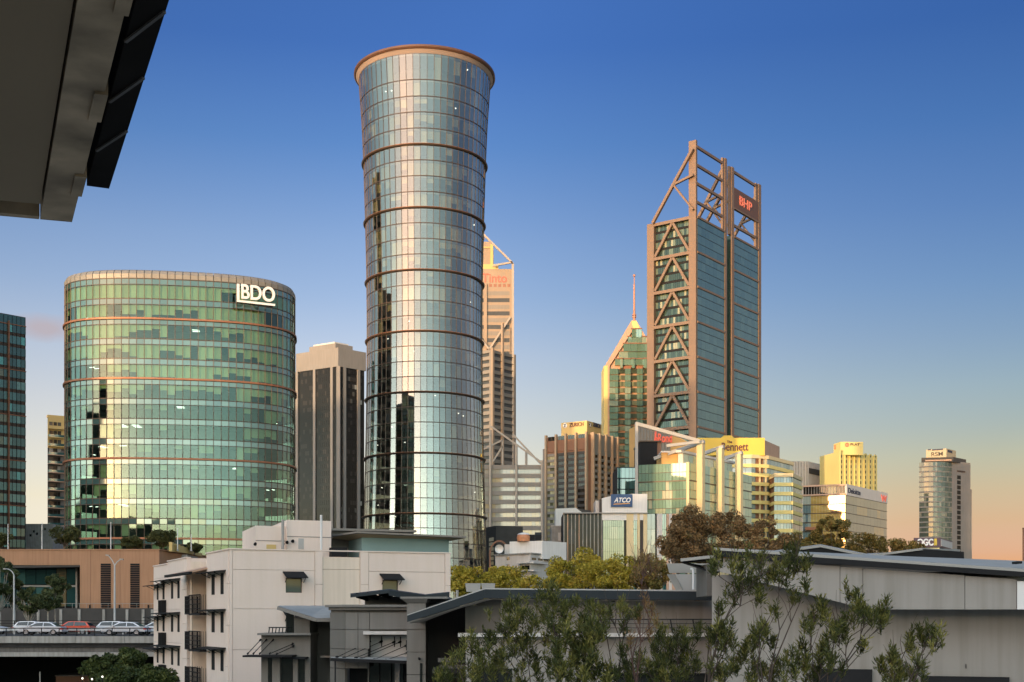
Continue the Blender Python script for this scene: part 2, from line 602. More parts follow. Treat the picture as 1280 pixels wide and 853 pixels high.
M['silver_glass'] = wall_glass('pale_silver_glass', [(0, (.30, .30, .25)), (.5, (.33, .31, .25)), (.8, (.40, .33, .20))], .08, (.95, .95, .92))  # pane colours take in the cream sky they reflect
M['silver_side'] = wall_glass('silver_side_glass', [(0, (.20, .18, .125)), (.5, (.235, .205, .14)), (.78, (.36, .25, .11))], .1, (.9, .9, .85))  # warmest pane colour paints in the golden reflection
M['rsm_glass'] = wall_glass('grey_green_glass', [(0, (.06, .075, .062)), (.5, (.10, .115, .09)), (.85, (.20, .19, .145))], .05, (.8, .85, .8))
M['black_glass'] = wall_glass('black_glass', [(0, (.006, .008, .012)), (.9, (.02, .03, .045))], .015, hi=.3)
M['home_glass'] = wall_glass('home_window_glass', [(0, (.10, .13, .11)), (.6, (.19, .225, .185))], .03, hi=.4)
M['dark_window'] = wall_glass('dark_window_glass', [(0, (.018, .02, .018)), (.6, (.03, .04, .034))], .06, hi=.5)
M['bark'] = mat('bark', (.13, .10, .075), .9, .3, 4)
M['bark_pale'] = mat('bark_pale', (.36, .33, .28), .85, .25, 3)
M['twig'] = mat('twig', (.075, .055, .042), .9, .3, 6)
M['twig_red'] = mat('twig_red', (.12, .065, .05), .9, .3, 6)
M['leaf_yellow'] = toned('leaf_yellow', [(0, (.16, .15, .02)), (.35, (.32, .27, .03)), (.7, (.48, .37, .05)), (1, (.52, .34, .06))], .6, .25)
M['leaf_brown'] = toned('leaf_brown', [(0, (.10, .07, .035)), (.4, (.22, .14, .062)), (.8, (.34, .20, .085)), (1, (.22, .19, .06))], .6, .2)
M['leaf_autumn'] = toned('leaf_autumn', [(0, (.08, .075, .022)), (.4, (.17, .14, .035)), (.8, (.30, .18, .05)), (1, (.22, .22, .045))], .6, .2)
M['leaf_dark'] = toned('leaf_dark', [(0, (.04, .046, .016)), (.6, (.085, .09, .03)), (1, (.14, .13, .04))], .55, .15)
M['leaf_gum'] = toned('leaf_gum', [(0, (.045, .06, .025)), (.6, (.085, .105, .04)), (1, (.14, .15, .055))], .55, .2)
M['leaf_shrub'] = toned('leaf_shrub', [(0, (.024, .027, .009)), (.4, (.066, .08, .021)), (.8, (.155, .155, .038)), (1, (.30, .27, .07))], .5, .25)
M['leaf_bright'] = toned('leaf_bright', [(0, (.028, .042, .012)), (.5, (.062, .082, .022)), (1, (.13, .145, .036))], .5, .2)
M['car_silver'] = mat('paint_silver', (.50, .52, .56), .3, .03, 1, metal=.3, spec=.6)
M['car_red'] = mat('paint_red', (.62, .06, .022), .3, .03, 1, spec=.6)
M['car_white'] = mat('paint_white', (.72, .73, .75), .3, .03, 1, spec=.6)
M['car_glass'] = wall_glass('car_glass', [(0, (.02, .025, .03))], .05, hi=.4)
M['rubber'] = mat('rubber', (.02, .02, .02), .8, .1)
M['rim'] = mat('rim_alloy', (.42, .42, .44), .35, .1, metal=.7)
M['tail_light'] = mat('tail_light', (.5, .02, .02), .3, .05)
M['head_light'] = mat('head_light', (.8, .8, .8), .2, .03)
M['pole'] = mat('galvanised', (.50, .50, .48), .5, .08, 2)

# ------------------------------------------------------------------ ground and hill
b = MB()
b.box(-6000, 6000, -6000, 9000, -1.0, 0.0)
b.build('ground', M['ground'], kind='structure')
b = MB()
b.box(-60, 60, -20, 64, -0.5, 0.02)
b.build('bounce_paving', M['concrete'], kind='structure')  # unseen pale paving added to bounce light up onto the eave soffit

# the escarpment behind the viewpoint: its crest is shaped to set where the low sun is shaded off
b = MB()
RIDGE = [(-2600, 120), (-420, 104), (-300, 98), (-250, 94), (-205, 88), (-185, 76), (-165, 74), (-110, 73), (205, 71), (240, 44), (300, 38), (2600, 40)]
def ridge(q):
    for (q0, h0), (q1, h1) in zip(RIDGE, RIDGE[1:]):
        if q0 <= q <= q1:
            return h0 + (h1 - h0) * (q - q0) / (q1 - q0)
    return RIDGE[-1][1]
qs = list(np.arange(-900, 700, 5.0))
qs = [-2600, -1800, -1200] + qs + [1200, 2600]
ts = [70, 110, 160, 220, 280, 330, 370, 395, 400, 405, 440, 600, 900]
prof = [0.0, .05, .16, .36, .6, .78, .9, .96, 1.0, .97, .95, .9, .0]
pts = []
for i, q in enumerate(qs):
    for t, k in zip(ts, prof):
        h = ridge(q) * k
        if 0.3 < k:
            h += rnd.uniform(-1, 1) * 4.5 * k
        p = sun_h * t + perp * q
        pts.append((p.x, p.y, max(h, 0) - 0.3))
nT = len(ts)
b.add(pts, [(i * nT + j, (i + 1) * nT + j, (i + 1) * nT + j + 1, i * nT + j + 1) for i in range(len(qs) - 1) for j in range(nT - 1)])
b.build('hill', M['hillside'], kind='structure')

# unseen towers added on the crest of the escarpment to cast shade on the city, mirrored in the glass
for q0, q1, t0, htop, lab in ((-420, -382, 402, 148, 'left unseen tower added on the escarpment to shade the city'), (-378, -338, 408, 150, 'second unseen tower added on the escarpment to shade the city'), (-334, -288, 404, 141, 'third unseen tower added on the escarpment to shade the city'), (-251, -226, 400, 163, 'tallest slim unseen tower added on the escarpment to shade the city')):
    pc = [sun_h * t + perp * q for t, q in ((t0, q0), (t0, q1), (t0 + 22, q1), (t0 + 22, q0))]
    rt = thing('shade_tower', lab, 'apartment building', (pc[0].x, pc[0].y, 0))
    m1 = MB()
    m1.prism([(p.x, p.y) for p in pc], 0, htop)
    m1.build('wall', M['concrete'], rt)
    Fz = Fr((pc[0].x, pc[0].y), (pc[1].x, pc[1].y))
    m1 = MB()
    for f_ in range(int((htop - 70) / 3.4)):
        zz_ = htop - 1.2 - 3.4 * f_
        m1.fbox(Fz, 1, Fz.L - 1, zz_ - 1.7, zz_, -.1, .15)
    m1.build('window_bands', M['dark_window'], rt, kind='stuff')

# ------------------------------------------------------------------ round glass tower
TC = Vector((gx(531, 320), 320.0))
PROF = [(60, 85), (98, 82.4), (130, 80.2), (160, 78), (200, 76.3), (240, 75), (280, 73.8), (340, 72.4), (400, 71.7), (480, 72), (560, 73.4), (640, 75.3), (700, 77.2), (760, 79.5), (823, 82)]
PROF = sorted((gz(y, 320), h * 320 / FP) for y, h in PROF)
PZ, PR = [p[0] for p in PROF], [p[1] for p in PROF]
def tower_r(z):
    return float(np.interp(z, PZ, PR))
YF = 304.5
ring_z = [gz(y, YF) for y in (180.5, 258.5, 336, 412.5, 489, 565.5, 641.5, 716)]
floors = []
for a, c in zip(ring_z, ring_z[1:]):
    floors += [a + (c - a) * k / 4 for k in range(4)]
floors += [ring_z[-1] + (0 - ring_z[-1]) * k / 5 for k in range(6)]
up = [gz(y, YF) for y in (160.75, 141, 121.6, 101.6)]
top_z = gz(70, YF)
floors = [top_z] + up[::-1] + floors
floors[0] = top_z
NC = 60
root = thing('round_tower', 'tall round glass office tower with flared copper rim and dark rings', 'tower', (TC.x, TC.y, 0))
ang = [2 * math.pi * (k + .5) / NC for k in range(NC)]
def tp(k, z, d=0.0):
    a = 2 * math.pi * (k % NC) / NC
    r = tower_r(z) + d
    return Vector((TC.x + r * math.cos(a), TC.y + r * math.sin(a), z))
tocam = math.atan2(-TC.y, -TC.x)
def facing_cos(k):
    return math.cos(2 * math.pi * (k + .5) / NC - tocam)
cells = []
for j in range(len(floors) - 1):
    z1, z0 = floors[j], floors[j + 1]
    for k in range(NC):
        c = facing_cos(k)
        vis = c > 0.02 and z1 > gz(715, 305)
        cells.append((c * (z1 - z0) if vis else -1, j, k, z0, z1, c))
cells.sort(key=lambda x: -x[0])
rest, blinds, blinds_far = MB(), MB(), MB()
def pane_pts(pt, z0, z1, tilt=0.0, th=0.08, g=0.05):
    def e(a, z, d):
        p, q = pt(0, z, d), pt(1, z, d)
        return p.lerp(q, a)
    ga = g / max((pt(1, z0, 0) - pt(0, z0, 0)).length, .3)
    t = rnd.uniform(-tilt, tilt)
    t2 = rnd.uniform(-tilt, tilt)
    return [e(ga, z0 + g, -t - t2), e(1 - ga, z0 + g, t - t2), e(1 - ga, z0 + g, t - th - t2), e(ga, z0 + g, -t - th - t2),
            e(ga, z1 - g, -t + t2), e(1 - ga, z1 - g, t + t2), e(1 - ga, z1 - g, t - th + t2), e(ga, z1 - g, -t - th + t2)]
for n, (area, j, k, z0, z1, c) in enumerate(cells):
    pt = lambda i, z, d, k=k: tp(k + i, z, d)
    p8 = pane_pts(pt, z0, z1, 0.006)
    if n < 300:
        m1 = MB()
        m1.hexa(p8)
        m1.build('glass_pane', M['tower_glass'], root)
    else:
        rest.hexa(p8)
rest.build('glass_panes_beyond', M['tower_glass'], root, kind='stuff')
fr_rnd = random.Random(3)
lights = MB()
for j in range(len(floors) - 1):
    z1, z0 = floors[j], floors[j + 1]
    dens = fr_rnd.choice([.2, .4, .55]) * (1 if z1 > 75 else .35)
    full = fr_rnd.random() < .3
    for k in range(NC):
        c = facing_cos(k)
        if c < -.1:
            continue
        if fr_rnd.random() < dens:
            drop = 1.0 if full or fr_rnd.random() < .5 else fr_rnd.choice([.3, .45, .6])
            blinds.tone = fr_rnd.random()
            zb = z1 - .75 - (z1 - z0 - .9) * drop
            blinds.hexa([tp(k, zb, -.40), tp(k + 1, zb, -.40), tp(k + 1, zb, -.44), tp(k, zb, -.44), tp(k, z1 - .6, -.40), tp(k + 1, z1 - .6, -.40), tp(k + 1, z1 - .6, -.44), tp(k, z1 - .6, -.44)])
        if fr_rnd.random() < .025:
            a = 2 * math.pi * (k + .5) / NC
            rr = tower_r(z1) - fr_rnd.uniform(1.2, 3.8)
            x, y = TC.x + rr * math.cos(a), TC.y + rr * math.sin(a)
            lights.box(x - .14, x + .14, y - .14, y + .14, z1 - .72, z1 - .62)
blinds.build('window_blinds', M['blind_grey'], root, kind='stuff')
lights.build('ceiling_lights', M['ceil_light'], root, kind='stuff')
for j, z in enumerate(floors):
    m1 = MB()
    r = tower_r(z) - .22
    m1.prism([(TC.x + r * math.cos(2 * math.pi * k / NC), TC.y + r * math.sin(2 * math.pi * k / NC)) for k in range(NC)], max(z - .55, 0), z - .02 if z > .6 else .6)
    m1.build('floor_slab', M['ceiling'], root)
m1 = MB()
m1.lathe((TC.x, TC.y, 0), [(9.2, 0), (8.6, 60), (9.6, 148)], 40)
m1.build('core', M['interior'], root, smooth=True)
def hoop(prof, name, m, n=96):
    h = MB()
    pts = []
    q = len(prof)
    for k in range(n):
        a = 2 * math.pi * k / n
        for r, z in prof:
            pts.append((TC.x + r * math.cos(a), TC.y + r * math.sin(a), z))
    h.add(pts, [(k * q + i, ((k + 1) % n) * q + i, ((k + 1) % n) * q + (i + 1) % q, k * q + (i + 1) % q) for k in range(n) for i in range(q)])
    return h.build(name, m, root)
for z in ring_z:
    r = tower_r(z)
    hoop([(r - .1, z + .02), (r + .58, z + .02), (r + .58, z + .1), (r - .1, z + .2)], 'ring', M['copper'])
    hoop([(r - .05, z - .36), (r + .42, z - .26), (r + .55, z), (r - .05, z)], 'ring_underside', M['bronze'])  # dark bronze puts the shadow below each ring into the colour
for z in floors[1:]:
    if z > 2 and all(abs(z - q) > .5 for q in ring_z):
        r = tower_r(z)
        hoop([(r - .1, z - .09), (r + .09, z - .09), (r + .09, z + .09), (r - .1, z + .09)], 'transom', M['bronze'], 60)
mul = MB()
for k in range(NC):
    if facing_cos(k) < -.25 and facing_cos(k - 1) < -.25:
        continue
    for z1, z0 in zip(floors, floors[1:]):
        a, c = tp(k, z0, .02), tp(k, z1, .02)
        mul.bar(a, c, .11, .14)
mul.build('mullions', M['bronze'], root, kind='stuff')
r = tower_r(top_z)
zr = gz(65.3, YF)
hoop([(r - .3, top_z), (r + .02, top_z), (r + .75, zr - .1), (r + .4, zr - .1)], 'parapet', M['rim_pale'])
hoop([(r + .2, zr - .1), (r + .95, zr - .1), (r + 1.25, zr + .25), (r + 1.2, zr + .75), (r + .6, zr + .9), (r - .2, zr + .9)], 'rim', M['bronze_warm'])
m1 = MB()
m1.lathe((TC.x, TC.y, zr), [(r, .5), (r + .3, .95), (r - 3, 1.6), (r - 9, 2.2)], 64)
m1.build('roof', M['bronze'], root)

# ------------------------------------------------------------------ office block with rounded ends
BA, BB, BN = 22.0, 13.5, 2.7
BC, BANG = Vector((-63.6, 250.0)), R(9.0)
def bpt(t, d=0.0):
    c, s_ = math.cos(t), math.sin(t)
    x = math.copysign(abs(c) ** (2 / BN), c) * (BA + d)
    y = math.copysign(abs(s_) ** (2 / BN), s_) * (BB + d)
    return Vector((BC.x + x * math.cos(BANG) - y * math.sin(BANG), BC.y + x * math.sin(BANG) + y * math.cos(BANG)))
fine = [bpt(2 * math.pi * k / 4000) for k in range(4001)]
for _ in range(6):                       # slide and scale the plan so its two sides stand at the columns of the photograph
    px = [640 + FP * p.x / p.y for p in fine]
    lo, hi = min(px), max(px)
    BA *= 1 + ((368.5 - 80) - (hi - lo)) / (hi - lo)
    BC.x += ((80 + 368.5) / 2 - (lo + hi) / 2) * 250 / FP
    fine = [bpt(2 * math.pi * k / 4000) for k in range(4001)]
near = min(p.y for p in fine)
BC.y += 236 - near
fine = [bpt(2 * math.pi * k / 4000) for k in range(4001)]
cum = [0.0]
for p, q in zip(fine, fine[1:]):
    cum.append(cum[-1] + (q - p).length)
BCOL = round(cum[-1] / 1.43)
idx = np.interp([cum[-1] * k / BCOL for k in range(BCOL)], cum, range(4001))
btheta = [2 * math.pi * i / 4000 for i in idx]
bring = [bpt(t) for t in btheta]
bnorm = []
for k in range(BCOL):
    t = bring[(k + 1) % BCOL] - bring[k - 1]
    bnorm.append(Vector((t.y, -t.x)).normalized())
def bp(k, z, d=0.0):
    p = bring[k % BCOL] + bnorm[k % BCOL] * d
    return Vector((p.x, p.y, z))
root = thing('office_block', 'wide green glass office block with rounded ends and white sign', 'office building', (BC.x, BC.y, 0))
zt = gz(348, 236)
FH = 25 * 236 / FP
nfl = int(zt / FH)
SPH = 1.10
cells = []
for f in range(nfl):
    z1 = zt - FH * f
    for k in range(BCOL):
        mid = (bp(k, 0) + bp(k + 1, 0)) / 2
        nn = bnorm[k]
        c = -(nn.x * mid.x + nn.y * mid.y) / math.hypot(mid.x, mid.y)
        cells.append((c if c > .02 and f < 14 else -1, f, k, z1, c))
cells.sort(key=lambda x: -x[0])
rest, spn, blinds, lights, mul = MB(), MB(), MB(), MB(), MB()
brnd = random.Random(11)
for n, (a, f, k, z1, c) in enumerate(cells):
    pt = lambda i, z, d, k=k: bp(k + i, z, d)
    spn.tone = brnd.random()
    spn.hexa(pane_pts(pt, z1 - SPH, z1, .004))
    p8 = pane_pts(pt, z1 - FH, z1 - SPH, .006)
    if n < 300:
        m1 = MB()
        m1.hexa(p8)
        m1.build('glass_pane', M['bdo_glass'], root)
    else:
        rest.hexa(p8)
rest.build('glass_panes_beyond', M['bdo_glass'], root, kind='stuff')
spn.build('spandrel_panes', M['bdo_spandrel'], root, kind='stuff')
for f in range(nfl):
    z1 = zt - FH * f - SPH
    z0 = z1 - FH + SPH
    run, state = 0, 0
    for k in range(BCOL):
        if run <= 0:
            run = brnd.choice([1, 1, 2, 2, 3, 4, 6])
            state = brnd.random()
            if f == 0:
                state *= .45
            if f in (2, 3):
                state = state * .9 + .1
        run -= 1
        if f > 5:
            state += .16
        if state < .42:
            drop = 1.0 if f == 0 else brnd.choice([1.0, 1.0, .85])
        elif state < .72:
            drop = brnd.choice([.3, .4, .55, .7])
        else:
            drop = 0
        if drop:
            blinds.tone = .35 + .65 * brnd.random()
            zb = z1 + .05 - (z1 - z0) * drop
            q = [bp(k, zb, -.35), bp(k + 1, zb, -.35), bp(k + 1, zb, -.39), bp(k, zb, -.39), bp(k, z1, -.35), bp(k + 1, z1, -.35), bp(k + 1, z1, -.39), bp(k, z1, -.39)]
            blinds.hexa(q)
        if brnd.random() < .045 and drop < .8:
            d = -brnd.uniform(1.5, 4.0)
            for e in range(brnd.choice([1, 2, 3])):
                p, q = bp(k, z1 + .1, d - e * 1.3), bp(k + 1, z1 + .1, d - e * 1.3)
                lights.bar(p, q, .16, .08)
blinds.build('window_blinds', M['blind'], root, kind='stuff')
lights.build('ceiling_lights', M['ceil_light'], root, kind='stuff')
for f in range(nfl + 1):
    z = zt - FH * f
    m1 = MB()
    m1.prism([bp(k, 0, -.2) for k in range(BCOL)], z - SPH + .1, z - .05)
    m1.build('floor_slab', M['ceiling'], root)
m1 = MB()
m1.prism([bp(k, 0, -6.0) for k in range(BCOL)], 0, zt)
m1.build('core', M['interior'], root)
def loop(name, m, z0, z1, d0, d1, parent=root):
    h = MB()
    pts = []
    for k in range(BCOL):
        pts += [bp(k, z0, d0), bp(k, z0, d1), bp(k, z1, d1), bp(k, z1, d0)]
    h.add(pts, [(k * 4 + i, ((k + 1) % BCOL) * 4 + i, ((k + 1) % BCOL) * 4 + (i + 1) % 4, k * 4 + (i + 1) % 4) for k in range(BCOL) for i in range(4)])
    return h.build(name, m, parent)
for f in range(nfl + 1):
    z = zt - FH * f
    if f in (2, 5, 9, 13):
        loop('copper_band', M['copper'], z - .17, z + .17, -.1, .38)
    else:
        loop('transom', M['bronze'], z - .08, z + .08, -.1, .08)
    loop('transom', M['bronze'], z - SPH - .05, z - SPH + .05, -.1, .06)
for k in range(BCOL):
    mul.bar(bp(k, zt - FH * nfl, .03), bp(k, zt, .03), .10, .12)
mul.build('mullions', M['bronze'], root, kind='stuff')
# roof edge of curved metal panels
ca = [(0.05, zt + .1), (.12, zt + .9), (-.25, zt + 1.55), (-1.2, zt + 1.95), (-3.2, zt + 2.1)]
shown = 0
capm = MB()
for k in range(BCOL):
    m1 = MB()
    ins = .045
    pts = []
    for d, z in ca:
        p, q = bp(k, z, d), bp(k + 1, z, d)
        pts += [p.lerp(q, ins), p.lerp(q, 1 - ins)]
    for d, z in ca:
        p, q = bp(k, z - .12, d - .12), bp(k + 1, z - .12, d - .12)
        pts += [p.lerp(q, ins), p.lerp(q, 1 - ins)]
    nn = len(ca)
    fs = [(2 * i, 2 * i + 1, 2 * i + 3, 2 * i + 2) for i in range(nn - 1)]
    fs += [(2 * i, 2 * i + 2, 2 * i + 2 + 2 * nn, 2 * i + 2 * nn) for i in range(nn - 1)] + [(2 * i + 1, 2 * i + 1 + 2 * nn, 2 * i + 3 + 2 * nn, 2 * i + 3) for i in range(nn - 1)]
    m1.add(pts, fs)
    m1.build('roof_panel', M['bdo_cap'], root)
m1 = MB()
m1.prism([bp(k, 0, -.3) for k in range(BCOL)], zt, zt + 1.2)
m1.prism([bp(k, 0, -3.0) for k in range(BCOL)], zt + 1.2, zt + 2.02)
m1.build('roof', M['bronze'], root)
# the sign on its face
Fs = Fr((gx(294, 236.9), 236.9), (gx(343, 240.2), 240.2))
z0 = Fs.z(296, 376)
sg = thing('building_sign', 'big white three letter sign high on the green glass block', 'sign', Fs(0, z0, .6))
text('BDO', Fs, Fs.u(300.5), z0 + .38, .7, 3.9, M['white_letter'], sg, bold=.07, ext=.18, fit=Fs.u(342.3))
m1 = MB()
m1.fbox(Fs, Fs.u(295.2), Fs.u(298.0), Fs.z(296, 376), Fs.z(296, 356.2), .5, .9)
m1.build('sign_bar', M['white_letter'], sg)
m1 = MB()
m1.fpoly(Fs, [(Fs.u(295.2), z0 - .45), (Fs.u(342.5), z0 - .45), (Fs.u(342.5), z0 - .05), (Fs.u(295.2), z0 - .05)], .5, .9)
m1.build('sign_bar', M['white_letter'], sg)
m1 = MB()
m1.fbox(Fs, Fs.u(296), Fs.u(342), z0 - .35, z0 - .2, -.6, .5)
m1.fbox(Fs, Fs.u(297), Fs.u(342), z0 + 2.6, z0 + 2.7, -.6, .55)
m1.build('bracket', M['bronze'], sg)

# ------------------------------------------------------------------ far towers
def panes(mb, F, u0, u1, z0, z1, nf, nc, rg, lo=.3, hi=1.0, w0=-.05, w1=.08, gap=.08, stretch=None):
    """nf floors of nc window panes, each a thin box; lo..hi is the window's share of its storey"""
    for f in range(nf):
        a, h = z0 + (z1 - z0) * f / nf, (z1 - z0) / nf
        run, tone = 0, 0
        for k in range(nc):
            if run <= 0:
                run, tone = rg.choice([1, 1, 2, 3]), rg.random()
            run -= 1
            mb.tone = tone
            ua, ub = u0 + (u1 - u0) * k / nc, u0 + (u1 - u0) * (k + 1) / nc
            j = rg.uniform(-.012, .012)
            mb.fbox(F, ua + gap / 2, ub - gap / 2, a + h * lo, a + h * hi - .04, w0, w1 + j)


def block(P, z0, z1, name, m, parent):
    b_ = MB()
    b_.prism(P, z0, z1)
    return b_.build(name, m, parent)


def inset(P, d):
    c = (P[0] + P[1] + P[2] + P[3]) / 4
    return [p + (c - p).normalized() * d for p in P]


# dark teal tower cut by the left edge of the picture
rg = random.Random(21)
Pn = Vector((gx(32, 400), 400))
Pl = Vector((gx(-70, 381), 381))
bk = Pn + Vector((-14, 30))
Pb = [Pl, Pn, bk, Pl + Vector((-14, 30))]
root = thing('glass_tower', 'dark teal glass tower with copper fin cut off by the left edge', 'tower', (Pn.x, Pn.y, 0))
F1 = Fr(Pl, Pn)
F1b = Fr(bk, Pn)
if F1b.n.x < 0:
    F1b.n = -F1b.n
zt = gz(397, 400)
block(Pb, 0, zt, 'wall', M['bronze'], root)
mb = MB()
nf = 26
zb = zt - 3.0 - 3.62 * nf
panes(mb, F1, .2, F1.L - .2, zb, zt - 3.0, nf, 18, rg, .30)
mb.tone = .3
mb.fbox(F1, .1, F1.L - .1, zt - 2.9, zt - .2, -.05, .1)
mb.build('window_panes', M['teal_glass'], root, kind='stuff')
mb = MB()
panes(mb, F1b, .2, F1b.L - .2, zb, zt - 3.0, nf, 18, rg, .30)
mb.build('side_window_panes', M['teal_glass'], root, kind='stuff')
mb = MB()
u = F1.u(10)
mb.fbox(F1, u - .22, u + .22, 0, zt - 2.2, .05, .75)
mb.build('fin', M['copper'], root)
for f in range(0, nf, 4):
    mb = MB()
    z = zt - 3.0 - 3.62 * f
    mb.fbox(F1, 0, F1.L + .1, z - .18, z + .1, .0, .3)
    mb.build('copper_band', M['copper'], root)
mb = MB()
for k in range(19):
    u = .2 + (F1.L - .4) * k / 18
    mb.fbox(F1, u - .05, u + .05, 0, zt - .4, .05, .2)
mb.build('mullions', M['metal_dark'], root, kind='stuff')

# the granite tower just out of the picture to the left, seen in the glass of the round tower
root = thing('granite_tower', 'tall stepped granite tower outside the left edge, mirrored in the round tower', 'tower', (-170, 300, 0))
for (x0, x1, y0, y1, h_) in ((-176, -140, 258, 309, 119), (-205, -166, 310, 352, 164)):
    block([Vector((x0, y0)), Vector((x1, y0)), Vector((x1, y1)), Vector((x0, y1))], 0, h_, 'wall', M['cp_tan'], root)
    for F_ in (Fr((x1, y0), (x1, y1), True), Fr((x0, y0), (x1, y0))):
        if F_.n.x < -.5:
            F_.n = -F_.n
        mb = MB()
        n = int(F_.L / 3)
        for f in range(int(h_ / 4) - 1):
            for k in range(n):
                if (k % 4) == 3:
                    continue
                mb.tone = rg.random()
                mb.fbox(F_, F_.L * k / n + .15, F_.L * (k + 1) / n - .15, 4 * f + 1.2, 4 * f + 3.9, -.1, .08)
        mb.build('window_panes', M['dark_glass'], root, kind='stuff')

# slim apartment block: its sunlit top and shaded lower storeys are painted as two colours
root = thing('apartment_block', 'slim apartment block with sunlit yellow top storeys and balconies', 'apartment building', (gx(68, 470), 470, 0))
F2 = Fr((gx(59.5, 470), 470), (gx(86, 474), 474))
Pq = [F2.P, F2.Q, F2.Q + Vector((0, 14)), F2.P + Vector((0, 14))]
zt = gz(521, 470)
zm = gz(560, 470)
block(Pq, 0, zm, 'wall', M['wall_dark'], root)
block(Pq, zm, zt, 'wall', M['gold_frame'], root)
mb = MB()
mb.fbox(F2, .2, F2.L, zt, zt + .9, -3, -1)
mb.build('roof_screen', M['gold_frame'], root)
for f in range(13):
    za = zt - 1.0 - 3.35 * (f + 1)
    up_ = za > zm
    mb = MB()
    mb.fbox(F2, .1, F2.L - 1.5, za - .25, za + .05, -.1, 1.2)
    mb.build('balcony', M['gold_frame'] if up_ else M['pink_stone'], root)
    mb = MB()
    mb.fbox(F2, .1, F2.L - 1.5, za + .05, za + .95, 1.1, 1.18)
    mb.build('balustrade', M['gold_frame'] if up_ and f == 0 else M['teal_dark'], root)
    mb = MB()
    for q in range(3):
        mb.tone = rg.random()
        mb.fbox(F2, .6 + q * 1.5, 1.9 + q * 1.5, za + .1, za + 2.5, -.1, .04)
    mb.build('window_panes', M['dark_glass'], root, kind='stuff')
mb = MB()
mb.fbox(F2, 4.6, F2.L + 1, 0, zm - 1, -1, .3)
mb.build('side_wall', M['concrete_dark'], root)

# low grey block
root = thing('low_block', 'low grey block with small openings left of the leafy tree', 'building', (gx(46, 430), 430, 0))
F3 = Fr((gx(20, 430), 430), (gx(66, 430), 430))
mb = MB()
mb.fbox(F3, 0, F3.L, 0, gz(655, 430), -12, 0)
mb.build('wall', M['concrete'], root)
mb = MB()
for px, py in ((37, 668), (41, 663), (45, 666), (55, 660)):
    mb.tone = .1
    mb.fbox(F3, F3.u(px), F3.u(px + 2.6), gz(py + 3, 430), gz(py, 430), -.05, .03)
mb.build('window_panes', M['dark_window'], root, kind='stuff')

# black-windowed tower with pale piers
rg = random.Random(5)
P = corner(370, 442.5, 422.8, 434.5, 457.6, 441, 600)
root = thing('pier_tower', 'dark tower with pale concrete piers and a blank crown', 'tower', (P[1].x, P[1].y, 0))
zt = gz(434.5, 600)
zc = gz(458.0, 600)
block(inset(P, .9), 0, zc, 'wall', M['dark_glass'], root)
block(P, zc, zt, 'crown', M['precast'], root)
c = (P[0] + P[1] + P[2] + P[3]) / 4
pp = [p.lerp(c, .38) for p in P]
block(pp, zt, zt + 3.2, 'plant_room', M['precast'], root)
pp2 = [p.lerp(c, .5) for p in P]
block(pp2, zt + 3.2, zt + 4.2, 'plant_room', M['off_white'], root)
for F_, cols, nb in ((Fr(P[0], P[1]), (371, 392.8, 414.5), 1), (Fr(P[1], P[2]), (431, 448.6), 1)):
    us = [F_.u(px) for px in cols]
    for u in us:
        mb = MB()
        mb.fbox(F_, u - .75, u + .75, 0, zc + .02, -.8, .15)
        mb.build('pier', M['precast'], root)
    us = [0] + us + [F_.L]
    rows = int(zc / 3.55)
    for a, d in zip(us, us[1:]):
        if d - a < 2.4:
            continue
        mb = MB()
        for f in range(rows):
            z = zc - 3.55 * (f + 1)
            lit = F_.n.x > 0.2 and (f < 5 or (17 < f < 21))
            n = max(2, int((d - a) / 1.5))
            for k in range(n):
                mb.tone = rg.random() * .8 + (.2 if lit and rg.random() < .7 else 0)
                w = (d - a - 1.8) / n
                mb.fbox(F_, a + .9 + w * k + .06, a + .9 + w * (k + 1) - .06, z + .9, z + 3.0, -.75, -.42)
        mb.build('window_panes', M['dark_glass'], root, kind='stuff')
for p in P[1:2]:
    mb = MB()
    mb.box(p.x - .9, p.x + .9, p.y - .2, p.y + 1.6, 0, zc + .02)
    mb.build('pier', M['precast'], root)

# tall tan tower (upper part lit) with its striped lower wing and podium
root = thing('stone_tower', 'tall tan striped tower half hidden behind the round tower', 'tower', (gx(613, 690), 690, 0))
FU = Fr((gx(556, 705), 705), (gx(640.5, 705), 705))
zt = gz(336.5, 705)
mb = MB()
mb.fbox(FU, 0, FU.L, 0, zt, -30, 0)
mb.build('wall', M['cp_tan'], root)
rows = [363, 385.5, 396, 406.5, 417, 427.5, 437.5, 448]
mb = MB()
for k in range(14):
    u = FU.L - 2.0 - k * 2.6
    mb.fbox(FU, u - .85, u + .85, FU.z(620, 359), FU.z(620, 355.2), -.1, .05)
mb.build('window_slots', M['cp_brown'], root, kind='stuff')
for i, y in enumerate([367, 375.5, 384, 392, 400.5, 409, 417, 425.5, 434, 442]):
    mb = MB()
    h = 1.15
    mb.fbox(FU, .5, FU.L - 1.6, FU.z(620, y) - h, FU.z(620, y) + h, -.2, .05)
    mb.build('window_band', M['cp_grey'] if i % 2 == 0 else M['cp_slot'], root)
for px in (606.8,):
    mb = MB()
    mb.fbox(FU, FU.u(px) - .9, FU.u(px) + .9, 0, FU.z(px, 355), .05, 1.0)
    mb.build('pier', M['cp_tan'], root)
mb = MB()
mb.bar(at(641, 700, 704), at(641, 329.5, 704), 1.3, 1.3)
mb.build('corner_column', M['steel_pale'], root)
sg = thing('building_sign', 'red two word sign on the top of the tan tower', 'sign', FU(FU.u(600), zt - 5, .1))
text('RioTinto', FU, FU.u(583.5), FU.z(620, 353.0), .1, 7.2, M['cp_letter'], sg, bold=.07, ext=.15, fit=FU.u(633.5))
mb = MB()
mb.box(gx(585, 712), gx(614.5, 712), 711, 725, zt - 1, gz(303, 712))
